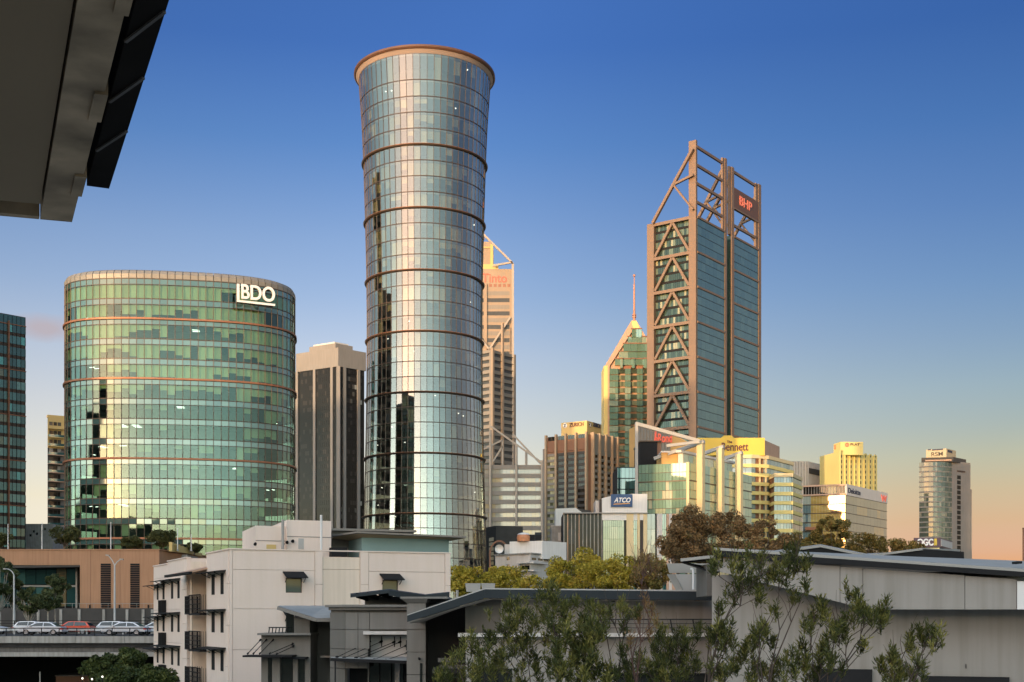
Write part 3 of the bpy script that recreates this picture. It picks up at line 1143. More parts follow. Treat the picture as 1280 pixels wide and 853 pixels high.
mb.build('plant_room', M['cp_tan'], root)
mb = MB()
mb.box(gx(596, 712), gx(614.5, 712), 710.6, 711, gz(311, 712), gz(309.5, 712))
mb.box(gx(613, 712), gx(616.5, 712), 710.4, 726, zt, gz(306.5, 712))
mb.build('plant_room_trim', M['gold_frame'], root)
mb = MB()
mb.box(gx(590, 707), gx(623, 707), 706, 707, zt, gz(331, 707))
mb.build('roof_screen', M['gold_frame'], root)
for p, q in (((603, 292), (640.5, 329)), ((616, 332.5), (640.5, 328)), ((611.5, 437), (638, 396.5)), ((611.5, 437), (598, 420))):
    mb = MB()
    mb.bar(at(*p, 703), at(*q, 703), 1.0, 1.0)
    mb.build('brace', M['steel_pale'], root)
mb = MB()
mb.tube(at(603.5, 300, 715), at(603.5, 272, 715), 1.1, .7, 6)
mb.build('mast', M['cp_tan'], root)
P = corner(592, 441, 614.2, 437, 642.2, 444, 690)
zl = gz(437, 690)
block(P, 0, zl, 'lower_wall', M['cp_grey'], root)
FA, FB = Fr(P[0], P[1]), Fr(P[1], P[2])
for f in range(36):
    z = zl - 1.6 - 3.82 * f
    if z < 6:
        break
    mb = MB()
    for F_, ua, ub in ((FA, .4, FA.L - 1.6), (FB, 1.2, FB.u(626) - .5), (FB, FB.u(628) + .3, FB.L - .5)):
        mb.fbox(F_, ua, ub, z - 1.9, z, -.1, .06)
    mb.build('window_band', M['cp_slot'] if z < gz(540, 690) or True else M['cp_brown'], root)
    mb = MB()
    mb.fbox(FB, 1.2, FB.L - .5, z - .25, z - .02, .06, .8)
    mb.fbox(FA, .4, FA.L - 1.4, z - .25, z - .02, .06, .8)
    mb.build('sun_shelf', M['cp_grey'], root)
for F_, px in ((FB, 614.8), (FB, 627), (FB, 641.8)):
    mb = MB()
    u = F_.u(px)
    mb.fbox(F_, u - .7, u + .7, 0, zl + (1 if px < 620 else 16 if px < 630 else 0), .1, 1.3)
    mb.build('column', M['cp_tan'] if px < 640 else M['cp_grey'], root)

root = thing('striped_podium', 'striped cream and brown lower block with steel masts and braces', 'building', (gx(645, 600), 600, 0))
FP_ = Fr((gx(596, 600), 600), (gx(679, 600), 600))
zt = gz(581.5, 600)
mb = MB()
mb.fbox(FP_, 0, FP_.L, 0, zt, -20, -.3)
mb.build('wall', M['cp_grey'], root)
gpan = MB()
for f in range(12):
    z = zt - 4.2 * f
    mb = MB()
    mb.fbox(FP_, 0, FP_.L, z - 2.1, z, -.3, .3)
    mb.build('concrete_band', M['cp_grey'], root)
    panes(gpan, FP_, 0.2, FP_.L - .2, z - 4.2, z - 2.1, 1, 18, rg, 0.0, 1.0, -.3, -.05)
gpan.build('window_panes', M['silver_glass'], root, kind='stuff')
for px, yt_ in ((613, 538), (645.5, 556.5), (658, 560), (677.5, 576)):
    mb = MB()
    u = FP_.u(px)
    d = -8 if px == 658 else 1.1
    mb.tube(FP_(u, 0, d), FP_(u, FP_.z(px, yt_), d), .62, .62, 8)
    mb.build('mast', M['steel_pale'], root)
for p, q, d in (((613.5, 533.5), (677.5, 579), 1.1), ((641, 540), (676.5, 577.5), -8), ((628, 548), (601, 561), -6), ((628, 548), (628, 580), -6), ((628, 556), (616, 575), -6)):
    mb = MB()
    mb.bar(FP_(FP_.u(p[0]), FP_.z(p[0], p[1]), d), FP_(FP_.u(q[0]), FP_.z(q[0], q[1]), d), .8, .8)
    mb.build('brace', M['steel_pale'], root)

# tower with a stepped gable and a spire
rg = random.Random(8)
YS = 760
root = thing('spire_tower', 'green glass tower with stepped yellow gable and a thin spire', 'tower', (gx(792, YS), YS, 0))
FS = Fr((gx(756.5, YS), YS), (gx(828, YS), YS))
ze, za = FS.z(757, 457), FS.z(757, 402)
L, mid = FS.L, FS.L / 2
mb = MB()
mb.fpoly(FS, [(0, 0), (L, 0), (L, ze), (mid + 1.4, za), (mid - 1.4, za), (0, ze)], -26, -1.2)
mb.build('wall', M['pink_stone'], root)
t_ = 2.6
mb = MB()
mb.fpoly(FS, [(0, 0), (t_, 0), (t_, ze - .5), (mid, za - 4.5), (L - t_, ze - .5), (L - t_, 0), (L, 0), (L, ze), (mid + 1.5, za + .5), (mid - 1.5, za + .5), (0, ze)], -1.2, .5)
mb.build('gable_frame', M['pink_stone'], root)
mb = MB()
mb.fbox(FS, -.9, 1.5, 0, ze - .3, -20, .62)
mb.build('corner_pier', M['yellow_pale'], root)  # yellow strip paints in the sunlit left side of the tower
mb = MB()
mb.fpoly(FS, [(mid, za - 6.5), (mid + 5.5, za - 8.5), (mid + 1.6, za + .2), (mid - 1.6, za + .2)], .5, .7)
mb.build('gable_tip', M['yellow_pale'], root)
def stepped(y0, y1, x0, x1, w, fc, n=3, m='jade_glass'):
    mb_ = MB()
    u0, u1 = FS.u(x0), FS.u(x1)
    za_, zb_ = FS.z(757, y1), FS.z(757, y0)
    panes(mb_, FS, u0, u1, za_, zb_, 1, n, rg, 0, 1, w - 3, w, .06)
    mb_.build('glass_tier', M[m], root)
    mb_ = MB()
    mb_.fbox(FS, u0 - .3, u1 + .3, zb_ - .1, zb_ + .55, w - 3, w + .3)
    mb_.build('tier_cap', M['zur_brown'], root)
stepped(412, 422, 789.5, 802, 1.2, 0, 3)
stepped(421.5, 430, 784.5, 808, .6, 0, 4)
stepped(430.5, 440, 779, 814, 1.6, 0, 4)
stepped(440, 449, 773.5, 820, .9, 0, 4)
stepped(449.5, 457, 768.5, 824, 1.2, 0, 5)
stepped(449.5, 461, 775, 778, 2.2, 0, 1)
stepped(449.5, 461, 789.5, 793, 2.2, 0, 1)
stepped(449.5, 461, 804, 808, 2.2, 0, 1)
zb = FS.z(757, 461.5)
nfl = 30
bays_ = [(761.5, 772.5, 1.4, 'jade_glass', 3), (772.5, 781, .3, 'jade_dark', 4), (781, 788, 1.6, 'jade_glass', 2), (788, 796, .3, 'jade_dark', 4), (796, 803, 1.6, 'jade_glass', 2), (803, 811, .3, 'jade_dark', 4), (811, 823, 1.4, 'jade_glass', 3)]
for x0, x1, w, m, n in bays_:
    mb = MB()
    panes(mb, FS, FS.u(x0), FS.u(x1), zb - nfl * 3.9, zb, nfl, n, rg, .12 if 'glass' in m else .3, 1, -1.3, w, .07)
    mb.build('window_bay', M[m], root, kind='stuff')
for x0, x1 in ((779.5, 788.5), (795, 803)):
    mb = MB()
    mb.fbox(FS, FS.u(x0), FS.u(x1), zb - .2, zb + 1.6, -.5, 1.2)
    mb.build('terrace_wall', M['copper'], root)
mb = MB()
zx = FS.z(757, 402)
cx = FS(FS.u(794), 0, -6)
mb.tube((cx.x, cx.y, zx - 3), (cx.x, cx.y, FS.z(757, 385)), .9, .7, 6)
mb.tube((cx.x, cx.y, FS.z(757, 385)), (cx.x, cx.y, FS.z(757, 352)), .65, .5, 6)
mb.tube((cx.x, cx.y, FS.z(757, 352)), (cx.x, cx.y, FS.z(757, 341)), .32, .28, 6)
mb.tube((cx.x, cx.y, FS.z(757, 342.5)), (cx.x, cx.y, FS.z(757, 340)), .75, .75, 6)
for y in (394, 391.5):
    mb.tube((cx.x, cx.y, FS.z(757, y)), (cx.x, cx.y, FS.z(757, y - .9)), 1.4, 1.4, 6)
mb.build('spire', M['spire'], root)

# tall bronze-framed tower with an open crown
rg = random.Random(13)
YB = 608
P = corner(809.6, 285.0, 870.2, 270.0, 950.6, 313.6, YB)
p0_ = Vector((gx(809.3, YB * 1.026), YB * 1.026))
P = (p0_, P[1], P[2], p0_ + P[2] - P[1])
FA, FB = Fr(P[0], P[1]), Fr(P[1], P[2])
zr = gz(270.5, YB)
zt = gz(175.0, YB)
dz = (gz(270.5, YB) - gz(533, YB)) / 6
root = thing('framed_tower', 'tall bronze framed glass tower with open braced crown', 'tower', (P[1].x, P[1].y, 0))
ua0 = FB.u(907.8)
ub0 = FB.u(914.0)
LB, LA = FB.L, FA.L
def along(u, back=0.0):
    p = FB.P + FB.d * u - FB.n * back
    return p
depth = LA
cw_ = LA - FA.u(861.2)
mb = MB()
mb.fbox(FB, 2.7, ua0 - .3, 0, zr, -depth, -.3)
mb.fbox(FB, .5, 2.6, 0, zr, -cw_, -.3)
mb.fbox(FB, .4, 2.65, zr - .4, zr, -depth, -cw_)
mb.build('core_block', M['bhp_glass_front'], root)
mb = MB()
mb.fbox(FB, ub0, LB - .5, 0, zr, -depth, -.3)
mb.build('core_block', M['bhp_glass_front'], root)
mb = MB()
mb.fbox(FB, ua0 - .3, ub0, 0, zr - 4, -depth + 2, -3.0)
mb.build('core_block', M['bhp_glass_front'], root)
cw = FA.L - FA.u(861.2)
cols = [(0.0, FB.u(870.4) + 1.2, zt), (FB.u(905.4), ua0, zt), (ub0, FB.u(916.8), zt - 2.2), (FB.u(947.5), LB, zt - 2.2)]
nlev = int(zr / dz)
for (x0, x1) in ((cols[0][1], cols[1][0]), (cols[2][1], cols[3][0])):
    mb = MB()
    ln = MB()
    for k in range(nlev + 1):
        for s_ in range(4):
            z1 = zr - k * dz - s_ * dz / 4
            z0 = z1 - dz / 4
            if z0 < 0:
                continue
            n = 7
            for c_ in range(n):
                mb.tone = rg.random()
                a, d = x0 + (x1 - x0) * c_ / n, x0 + (x1 - x0) * (c_ + 1) / n
                mb.fbox(FB, a + .02, d - .02, z0 + .16, z1 - .02, -.3, .1 + rg.uniform(-.008, .008))
            ln.fbox(FB, x0, x1, z0 - .02, z0 + .2, -.3, .16)
    mb.build('glass_panes', M['bhp_glass'], root, kind='stuff')
    ln.build('floor_lines', M['metal_dark'], root, kind='stuff')
    for k in range(nlev + 1):
        z1 = zr - k * dz
        mb = MB()
        mb.fbox(FB, x0 - .2, x1 + .2, z1 - .55, z1 + .45, -.3, .5)
        mb.build('band', M['bhp_steel'], root)
# recess between the two slabs
mb = MB()
for k in range(int((zr - 4) / (dz / 8))):
    z1 = zr - 4 - k * dz / 8
    mb.tone = rg.random()
    mb.fbox(FB, ua0 - .3, ub0, z1 - dz / 8 + .12, z1, -3.0, -2.6)
mb.build('recess_panes', M['bhp_glass'], root, kind='stuff')
# braced left face
bandsA = []
uL = FA.u(817.6)
uR = FA.u(861.2)
mb = MB()
fl = MB()
for k in range(nlev * 4 + 3):
    z1 = zr - k * dz / 4
    z0 = z1 - dz / 4
    if z0 < 0:
        break
    n = 16
    for c_ in range(n):
        mb.tone = rg.random()
        a, d = uL + (uR - uL) * c_ / n, uL + (uR - uL) * (c_ + 1) / n
        mb.fbox(FA, a + .05, d - .05, z0 + 1.2, z1 - .05, -2.2, -1.9)
    fl.fbox(FA, uL, uR, z0, z0 + 1.1, -2.2, -1.75)
mb.build('window_panes', M['bhp_glass_front'], root, kind='stuff')
fl.build('floor_lines', M['metal_dark'], root, kind='stuff')
um = (uL + uR) / 2 + .4
for k in range(nlev + 1):
    z1 = zr - k * dz
    mb = MB()
    mb.fbox(FA, uL - .3, uR + .3, z1 - .75, z1 + .75, -1.2, .25)
    mb.build('girder', M['bhp_steel'], root)
    if z1 - dz > 0:
        for ue in (uL + .3, uR - .2):
            mb = MB()
            mb.bar(FA(um, z1 - .4, -.6), FA(ue, z1 - dz + 1.2, -.6), 1.25, 1.2, Vector((FA.n.x, FA.n.y, 0)))
            mb.build('diagonal', M['bhp_steel'], root)
mb = MB()
mb.fbox(FA, -.1, uL, 0, zr + .9, -3.0, .3)
mb.build('column', M['bhp_steel'], root)
mb = MB()
mb.fbox(FA, uR, LA + .0, 0, zt, -1.3, .3)
mb.build('column', M['bhp_steel'], root)
for i, (x0, x1, zc) in enumerate(cols):
    if i == 0:
        continue
    mb = MB()
    d = 3.2 if i in (1, 3) else 1.2
    mb.fbox(FB, x0, x1, 0, zc, -1.2, .45)
    mb.build('column', M['bhp_steel'], root)
    mb = MB()
    xx0, xx1 = (x0 - 2.0 * (i == 1) - 3.0 * (i == 3), x1 - .1) if i in (1, 3) else (x0 - 2.4, x1 - .1)
    mb.fbox(FB, xx0, xx1, zr, zc - .3, -1.0, .1)
    mb.build('column_crown', M['bhp_steel'], root)
# crown frames leaning from the back of the roof to each column
for i, (x0, x1, zc) in enumerate(cols):
    u = (x0 + x1) / 2 if i else FB.u(868)
    off = -1.0 if i in (1, 3) else 1.0
    def q(back, z):
        p = along(u + off * .2, back)
        return Vector((p.x, p.y, z))
    low = q(depth - 3.6 if i == 0 else depth - 6, zr + .6)
    topp = q(.9, zc - 4.5)
    midp = low.lerp(topp, .52)
    for a, d, w in ((low, topp, 1.5), (midp, q(.6, midp.z + 2.6), 1.2), (midp, q(.8, zr + 3.0), 1.0)):
        mb = MB()
        mb.bar(a, d, w, w * .9)
        mb.build('crown_brace', M['bhp_steel'], root)
for (x0, x1, ys, zc) in ((cols[0][1] - .6, cols[1][0] + .3, (182.5, 205.5, 228.6, 251.8), zt), (cols[2][1] - .3, cols[3][0] + .3, None, zt)):
    zs = [gz(y, YB) for y in ys] if ys else [FB.z(917, 214.5), FB.z(917, 281.5)]
    for z in zs:
        mb = MB()
        mb.fbox(FB, x0, x1, z - .65, z + .65, -.9, .1)
        mb.build('crown_beam', M['bhp_steel'], root)
x0, x1 = cols[2][1] - .2, cols[3][0] + .2
zs0, zs1 = FB.z(917, 259.5), FB.z(917, 234.5)
sg = thing('building_sign', 'brown sign panel with orange letters in the open tower crown', 'sign', FB((x0 + x1) / 2, zs0, .3))
mb = MB()
mb.fbox(FB, x0, x1, zs0, zs1, -.4, .35)
mb.build('panel', M['bhp_sign'], sg)
text('BHP', FB, FB.u(923.8), zs0 + 3.0, .42, 6.6, M['bhp_letter'], sg, bold=.08, ext=.15, fit=FB.u(939))
mb = MB()
mb.fbox(FB, x0, x1, zs0 - .7, zs0 - .05, -.9, .5)
mb.build('rail', M['bhp_steel'], sg)

# piered tower with the insurance sign
rg = random.Random(17)
P = corner(681, 544, 735, 538.8, 772, 546, 640)
root = thing('piered_tower', 'brown tower with sunlit tan piers under a gold sign block', 'tower', (P[1].x, P[1].y, 0))
zt = gz(539.5, 640)
FA, FB = Fr(P[0], P[1]), Fr(P[1], P[2])
block(inset(P, 1.2), 0, zt - 1.2, 'wall', M['zur_brown'], root)
fh = 7.35 * 640 / FP
zcr = gz(563.5, 640)
for F_, xs, mts in ((FA, (682.2, 694.7, 707, 719.7, 732.6), ('zur_pale', 'zur_glass', 'zur_glass', 'zur_glass')), (FB, (741, 749, 756.7, 764.7, 771.5), ('zur_glass', 'zur_glass', 'zur_glass', 'zur_glass'))):
    us = [F_.u(x) for x in xs]
    for u in us:
        mb = MB()
        mb.fbox(F_, u - .5, u + .5, 0, zt, -1.2, .45 if F_ is FA else 1.0)
        mb.build('pier', M['zur_pier'], root)
    for (a, d, mm) in zip(us, us[1:], mts):
        mb = MB()
        sp = MB()
        n = 3
        k = 0
        while True:
            z1 = zcr - k * fh
            if z1 - fh < 0:
                break
            for c_ in range(n):
                mb.tone = rg.random() * (.78 if mm == 'zur_glass' and F_ is FA else 1)
                w = (d - a - 1.1) / n
                mb.fbox(F_, a + .55 + w * c_ + .05, a + .55 + w * (c_ + 1) - .05, z1 - fh + .0, z1 - fh * .45, -.9, -.7)
            sp.fbox(F_, a + .52, d - .52, z1 - fh * .45, z1, -.9, -.35 if F_ is FA else -.1)
            k += 1
        mb.build('window_panes', M[mm], root, kind='stuff')
        sp.build('spandrels', M['zur_pale'] if False else (M['wall_dark'] if F_ is FA and mm == 'zur_glass' else M['cp_grey']), root, kind='stuff')
        mb = MB()
        if F_ is FA:
            mb.fbox(F_, a + .8, d - .8, zcr + 1, zt - 3.2, -1.0, -.5)
            mb.build('crown_panel', M['zur_brown'], root)
            mb = MB()
            mb.tone = .1
            for c_ in range(4):
                w = (d - a - 2) / 4
                mb.fbox(F_, a + 1 + w * c_ + .1, a + 1 + w * (c_ + 1) - .1, zt - 3.0, zt - .9, -.9, -.6)
            mb.build('crown_window', M['dark_window'], root)
        else:
            mb.fbox(F_, a + .5, d - .5, zcr, zt - .5, -1.0, -.2)
            mb.build('crown_panel', M['cp_grey'], root)
mb = MB()
Pw = FA.u(678.2)
mb.fbox(FA, Pw, FA.u(682), 0, zt - 7, -14, -.2)
mb.build('side_wing', M['precast'], root)
Pp = corner(701.5, 528.5, 733.8, 525.5, 751.8, 530.6, 650)
FA2, FB2 = Fr(Pp[0], Pp[1]), Fr(Pp[1], Pp[2])
z1 = gz(526, 650)
block(Pp, zt - 2, z1, 'sign_block', M['zur_sign'], root)
sg = thing('building_sign', 'gold sign block lettering with round badge above brown tower', 'sign', FA2(FA2.L / 2, zt + 2, .2))
for F_, xb, xt, y, sz in ((FA2, 706.4, 712, 535.6, 2.9), (FB2, 737.5, 740.8, 534.6, 3.0)):
    u, z = F_.u(xb), F_.z(xb, y - 3.2)
    mb = MB()
    n = 16
    for k in range(n):
        t0 = 2 * math.pi * k / n
        t1 = 2 * math.pi * (k + 1) / n
        mb.fpoly(F_, [(u + 1.25 * math.cos(t0), z + 1.25 * math.sin(t0)), (u + 1.25 * math.cos(t1), z + 1.25 * math.sin(t1)), (u, z)], .1, .2)
    mb.build('badge', M['ink'] if F_ is FB2 else M['white_letter'], sg)
    text('Z', F_, u - .8, z - .8, .26, 2.2, M['white_letter'] if F_ is FB2 else M['ink'], sg, bold=.04)
    text('ZURICH', F_, F_.u(xt), F_.z(xt, y - 1.6), .2, sz, M['ink_brown'] if F_ is FA2 else M['ink'], sg, bold=.03 if F_ is FA2 else .08, fit=F_.u(729.5 if F_ is FA2 else 749.8))

# pale grey ribbed block
root = thing('ribbed_block', 'pale grey ribbed block beside the yellow hotel', 'building', (gx(1005, 780), 780, 0))
P = corner(985, 577, 1010, 577.2, 1024.5, 580.5, 780)
block(P, 0, gz(577, 780), 'wall', M['concrete'], root)
FA, FB = Fr(P[0], P[1]), Fr(P[1], P[2])
mb = MB()
for F_ in (FA, FB):
    n = int(F_.L / 1.6)
    for k in range(n):
        mb.fbox(F_, k * F_.L / n, k * F_.L / n + .5, 0, gz(577.6, 780), 0, .3)
mb.build('ribs', M['off_white'], root, kind='stuff')
mb = MB()
mb.fbox(FB, .8, FB.L - .5, gz(592, 780), gz(585, 780), .1, .45)
mb.build('louvre', M['wall_dark'], root)

# yellow hotel
root = thing('yellow_hotel', 'sunlit yellow hotel with small square windows and roof sign', 'hotel', (gx(1050, 750), 750, 0))
P = corner(1024, 569.5, 1050, 562.5, 1097, 563.5, 750)
P = (P[0], P[1], Vector((gx(1097, 775), 775)), P[0] + Vector((gx(1097, 775), 775)) - P[1])
FA, FB = Fr(P[0], P[1]), Fr(P[1], P[2])
zt = gz(564, 750)
block(inset(P, .3), 0, zt, 'wall', M['yellow_pale'], root)
n = 8
for k in range(n):
    px = 1051.4 + k * 6.02
    u = FB.u(px)
    mb = MB()
    mb.fbox(FB, u - 1.35, u - .75, 0, zt + .2, -.2, .5)
    mb.build('wall_rib', M['yellow_pale'], root)
    wn = MB()
    for f in range(12):
        wn.tone = rg.random()
        z = FB.z(px, 568.5 + f * 6.65)
        wn.fbox(FB, u - .2, u + .75, z - 1.75, z, -.3, .06)
    wn.build('window_column', M['dark_glass'], root, kind='stuff')
    mb = MB()
    mb.fbox(FB, u - .9, u + 1.5, zt - .1, zt + .7, -.3, .3)
    mb.build('parapet', M['yellow_pale'], root)
Pp = corner(1042, 555.5, 1050.5, 552.5, 1079, 552.8, 752)
block(Pp, zt - 2, gz(552.5, 752), 'sign_block', M['yellow_pale'], root)
FA2, FB2 = Fr(Pp[0], Pp[1]), Fr(Pp[1], Pp[2])
sg = thing('building_sign', 'round red emblem and small lettering on the yellow hotel roof', 'sign', FB2(FB2.L / 2, zt + 1, .2))
mb = MB()
u, z = FB2.u(1058.8), FB2.z(1059, 556.3)
for k in range(18):
    t0, t1 = 2 * math.pi * k / 18, 2 * math.pi * (k + 1) / 18
    mb.fpoly(FB2, [(u + 1.25 * math.cos(t0), z + 1.3 * math.sin(t0)), (u + 1.25 * math.cos(t1), z + 1.3 * math.sin(t1)), (u + .7 * math.cos(t1), z + .7 * math.sin(t1)), (u + .7 * math.cos(t0), z + .7 * math.sin(t0))], .1, .2)
mb.fbox(FB2, u - .25, u + .25, z - .9, z + .9, .1, .2)
mb.build('emblem', M['sign_red'], sg)
text('PLAT', FB2, FB2.u(1063), FB2.z(1063, 557.0), .12, 1.9, M['ink_brown'], sg, bold=.03, fit=FB2.u(1074.5))
text('8', FA2, FA2.u(1043.2), FA2.z(1044, 562), .12, 4, M['sign_red'], sg, sx=1)

# glass office whose gold is reflected sky put into the pane colours
root = thing('gold_glass_office', 'boxy glass office with gold left face and pale sign band', 'office building', (gx(1057, 560), 560, 0))
P = corner(1003, 607.5, 1057.5, 605.5, 1108.5, 617, 560)
FA, FB = Fr(P[0], P[1]), Fr(P[1], P[2])
zt = gz(605.5, 560)
block(inset(P, .5), 0, zt, 'wall', M['off_white'], root)
zw = gz(617, 560)
mb = MB()
panes(mb, FA, .3, FA.L - .5, zw, zt - .6, 1, 15, rg, 0, 1, -.3, -.1, .25)
mb.build('attic_panes', M['zur_glass'], root, kind='stuff')
mb = MB()
mb.fbox(FA, 0, FA.L, zw - .7, zw + .1, -.3, .3)
mb.fbox(FA, 0, FA.L, zt - .6, zt + .1, -.3, .3)
mb.build('ledge', M['pink_stone'], root)
fh = 11.2 * 560 / FP
ug = FA.u(1013.5)
for u0, u1, mm, n in ((0.2, ug, 'office_glass', 3), (ug, FA.L - .3, 'gold_reflection_glass', 12)):
    mb = MB()
    panes(mb, FA, u0, u1, zw - .7 - fh * 11, zw - .7, 11, n, rg, .08, 1, -.3, .05, .08)
    mb.build('window_panes', M[mm], root, kind='stuff')
zb = FB.z(1057.5, 619)
mb = MB()
mb.fbox(FB, 0, FB.L, zb, zt + .1, -.3, .35)
mb.build('sign_band', M['off_white'], root)
mb = MB()
panes(mb, FB, .2, FB.L - .2, zb - fh * 11, zb - .1, 11, 12, rg, .05, 1, -.3, .05, .05)
mb.build('side_window_panes', M['silver_side'], root, kind='stuff')
mb = MB()
for f in range(12):
    mb.fbox(FA, 0, FA.L, zw - .75 - f * fh, zw - .5 - f * fh, -.2, .3)
    mb.fbox(FB, 0, FB.L, zb - f * fh - .1, zb - f * fh + .12, -.2, .2)
mb.build('floor_lines', M['bronze'], root, kind='stuff')
mb = MB()
mb.fbox(FA, FA.u(1007), FA.u(1021), gz(662, 560), gz(658, 560), .1, 1.5)
mb.build('canopy', M['copper'], root)
sg = thing('building_sign', 'grey company name on the pale band of the gold office', 'sign', FB(4, zb, .4))
text('Deloitte', FB, FB.u(1059.2), FB.z(1066, 617.6), .4, 3.3, M['ink'], sg, bold=.05, fit=FB.u(1074.5))
sg = thing('building_sign', 'red winged letter sign at right end of the pale band', 'sign', FB(FB.L - 3, zb, .4))
text('W', FB, FB.u(1100.3), FB.z(1104, 627.2), .4, 4.2, M['sign_red'], sg, bold=.14, fit=FB.u(1107.4))

# distant rounded office tower
root = thing('grey_tower', 'distant grey green office tower with a cream sign block on top', 'tower', (gx(1180, 900), 900, 0))
FR = Fr((gx(1148, 900), 900), (gx(1191, 902), 902))
zt = gz(573, 900)
x0, x1, x2 = gx(1147.5, 905), gx(1190, 900), gx(1209, 918)
arc = []
for k in range(9):
    t = k / 8
    a = math.pi * .62 * (1 - t)
    arc.append(Vector((x0 + (x1 - x0) * t, 905 - 7.5 * math.sin(math.pi * (.12 + .68 * t)))))
plan = arc + [Vector((x2, 912)), Vector((x2 + 1, 935)), Vector((x0 + 14, 935))]
block(plan, 0, zt - 3, 'wall', M['rsm_glass'], root)
FRb = Fr(arc[-1], plan[9], False)
mb = MB()
mb.fbox(FRb, 0, FRb.L, 0, zt - 2, -20, .25)
mb.build('side_wall', M['precast'], root)
mb = MB()
mb.box(x2 - 1, gx(1212.5, 918), 914, 934, 0, gz(612, 914))
mb.build('side_wall', M['precast'], root)
mb = MB()
sl_ = MB()
fh = 6.3 * 900 / FP
for f in range(38):
    z1 = zt - 3 - f * fh
    if z1 - fh < 0:
        break
    for p, q in zip(arc, arc[1:]):
        F_ = Fr(p, q)
        for h in range(2):
            mb.tone = rg.random()
            mb.fbox(F_, F_.L * h / 2 + .06, F_.L * (h + 1) / 2 - .06, z1 - fh + 1.0, z1 - .1, -.2, .15)
        if p.x < gx(1168, 905):
            sl_.fbox(F_, 0, F_.L, z1 - fh, z1 - fh + .9, -.2, .5)
        else:
            sl_.fbox(F_, 0, F_.L, z1 - fh, z1 - fh + .5, -.2, .2)
mb.build('window_panes', M['rsm_glass'], root, kind='stuff')
sl_.build('floor_bands', M['precast'], root, kind='stuff')
mb = MB()
u = FRb.u(1196)
for f in range(30):
    mb.tone = rg.random() * .5
    z1 = zt - 12 - f * fh
    if z1 < 5:
        break
    mb.fbox(FRb, u, FRb.u(1200.5), z1 - fh + .8, z1, -.3, .32)
mb.build('window_column', M['dark_glass'], root, kind='stuff')
mb = MB()
mb.fbox(FRb, u, FRb.u(1206), zt - 9.5, zt - 8.3, .1, .4)
mb.build('louvre', M['bronze'], root)
block([Vector((x0 + 1.5, 902)), Vector((x1, 897.5)), Vector((x2 - 3, 912)), Vector((x2 - 3, 930)), Vector((x0 + 13, 930))], zt - 3, zt + .6, 'crown', M['wall_dark'], root)
mb = MB()
FC = Fr((x0 + 2, 901.6), (x1 - .3, 897.2))
mb.fbox(FC, 2, FC.L - 1, zt - 2.2, zt - 1.2, .0, .5)
mb.build('crown_band', M['pink_stone'], root)
P = corner(1157.5, 562.2, 1183, 560.5, 1195, 563.5, 903)
block(P, zt, gz(560.8, 903), 'sign_block', M['sign_cream'], root)
FC, FD = Fr(P[0], P[1]), Fr(P[1], P[2])
sg = thing('building_sign', 'cream sign block with three grey letters on the distant tower', 'sign', FC(FC.L / 2, zt, .2))
text('RSM', FC, FC.u(1164.2), FC.z(1170, 570.3), .12, 4.2, M['wall_dark'], sg, bold=.03, fit=FC.u(1178.5))
mb = MB()
mb.fbox(FC, FC.u(1165), FC.u(1179), FC.z(1170, 563.2), FC.z(1170, 561.6), .05, .2)
mb.fbox(FC, FC.u(1160), FC.u(1163.6), FC.z(1162, 563.2), FC.z(1162, 561.6), .05, .2)
mb.fbox(FD, FD.u(1184.5), FD.u(1190), FD.z(1187, 566), FD.z(1187, 563), .05, .2)
mb.build('sign_strip', M['ink'], sg)

# brown sliver at the right edge
root = thing('brown_block', 'brown block cut off by the right edge beyond the roof', 'building', (gx(1284, 300), 300, 0))
FX = Fr((gx(1278, 300), 300), (gx(1320, 300), 300))
mb = MB()
mb.prism([Vector((gx(1278, 300), 300)), Vector((gx(1320, 300), 300)), Vector((gx(1320, 310), 310)), Vector((gx(1278.5, 310), 310))], 0, gz(661, 300))
mb.build('wall', M['zur_brown'], root)
mb = MB()
mb.prism([Vector((gx(1277.6, 300), 299.9)), Vector((gx(1320, 300), 299.9)), Vector((gx(1320, 310), 310.1)), Vector((gx(1278.3, 310), 310.1))], gz(661, 300), gz(660, 300))
mb.build('coping', M['bronze'], root)
mb = MB()
panes(mb, FX, .6, FX.L, 2, gz(664, 300), 6, 4, rg, .35, .9, -.1, .03, .3)
mb.build('window_panes', M['dark_window'], root, kind='stuff')

# ------------------------------------------------------------------ middle distance
# glass office with cream fins
rg = random.Random(31)
YG = 400
P = corner(797, 581.5, 862.5, 578.5, 940, 595, YG)
FA, FB = Fr(P[0], P[1]), Fr(P[1], P[2])
zt = gz(578.5, YG)
root = thing('fin_office', 'pale green glass office with tall cream fins and white roof frame', 'office building', (P[1].x, P[1].y, 0))
block(inset(P, .6), 0, zt - .2, 'wall', M['fin_yellow'], root)
fh = 11.3 * YG / FP
mb, ln = MB(), MB()
for F_, nc in ((FA, 14), (FB, 18)):
    for f in range(int(zt / (2 * fh)) + 1):
        z1 = zt - f * fh * 2 + (0 if True else 0)
        for h in range(2):
            zz = z1 - h * fh
            if zz - fh < 0:
                continue
            panes(mb, F_, .3, F_.L - (1.2 if F_ is FA else .3), zz - fh, zz, 1, nc, rg, .04, 1, -.5, .02, .07)
            ln.fbox(F_, .1, F_.L - .1, zz - fh - .05, zz - fh + (.28 if h else .1), -.3, .18 if h else .08)
mb.build('window_panes', M['fin_glass'], root, kind='stuff')
ln.build('floor_lines', M['bronze'], root, kind='stuff')
mb = MB()
mb.fbox(FA, FA.L - 1.1, FA.L - .2, 0, zt + .2, -.3, .3)
mb.build('corner_pier', M['fin_yellow'], root)
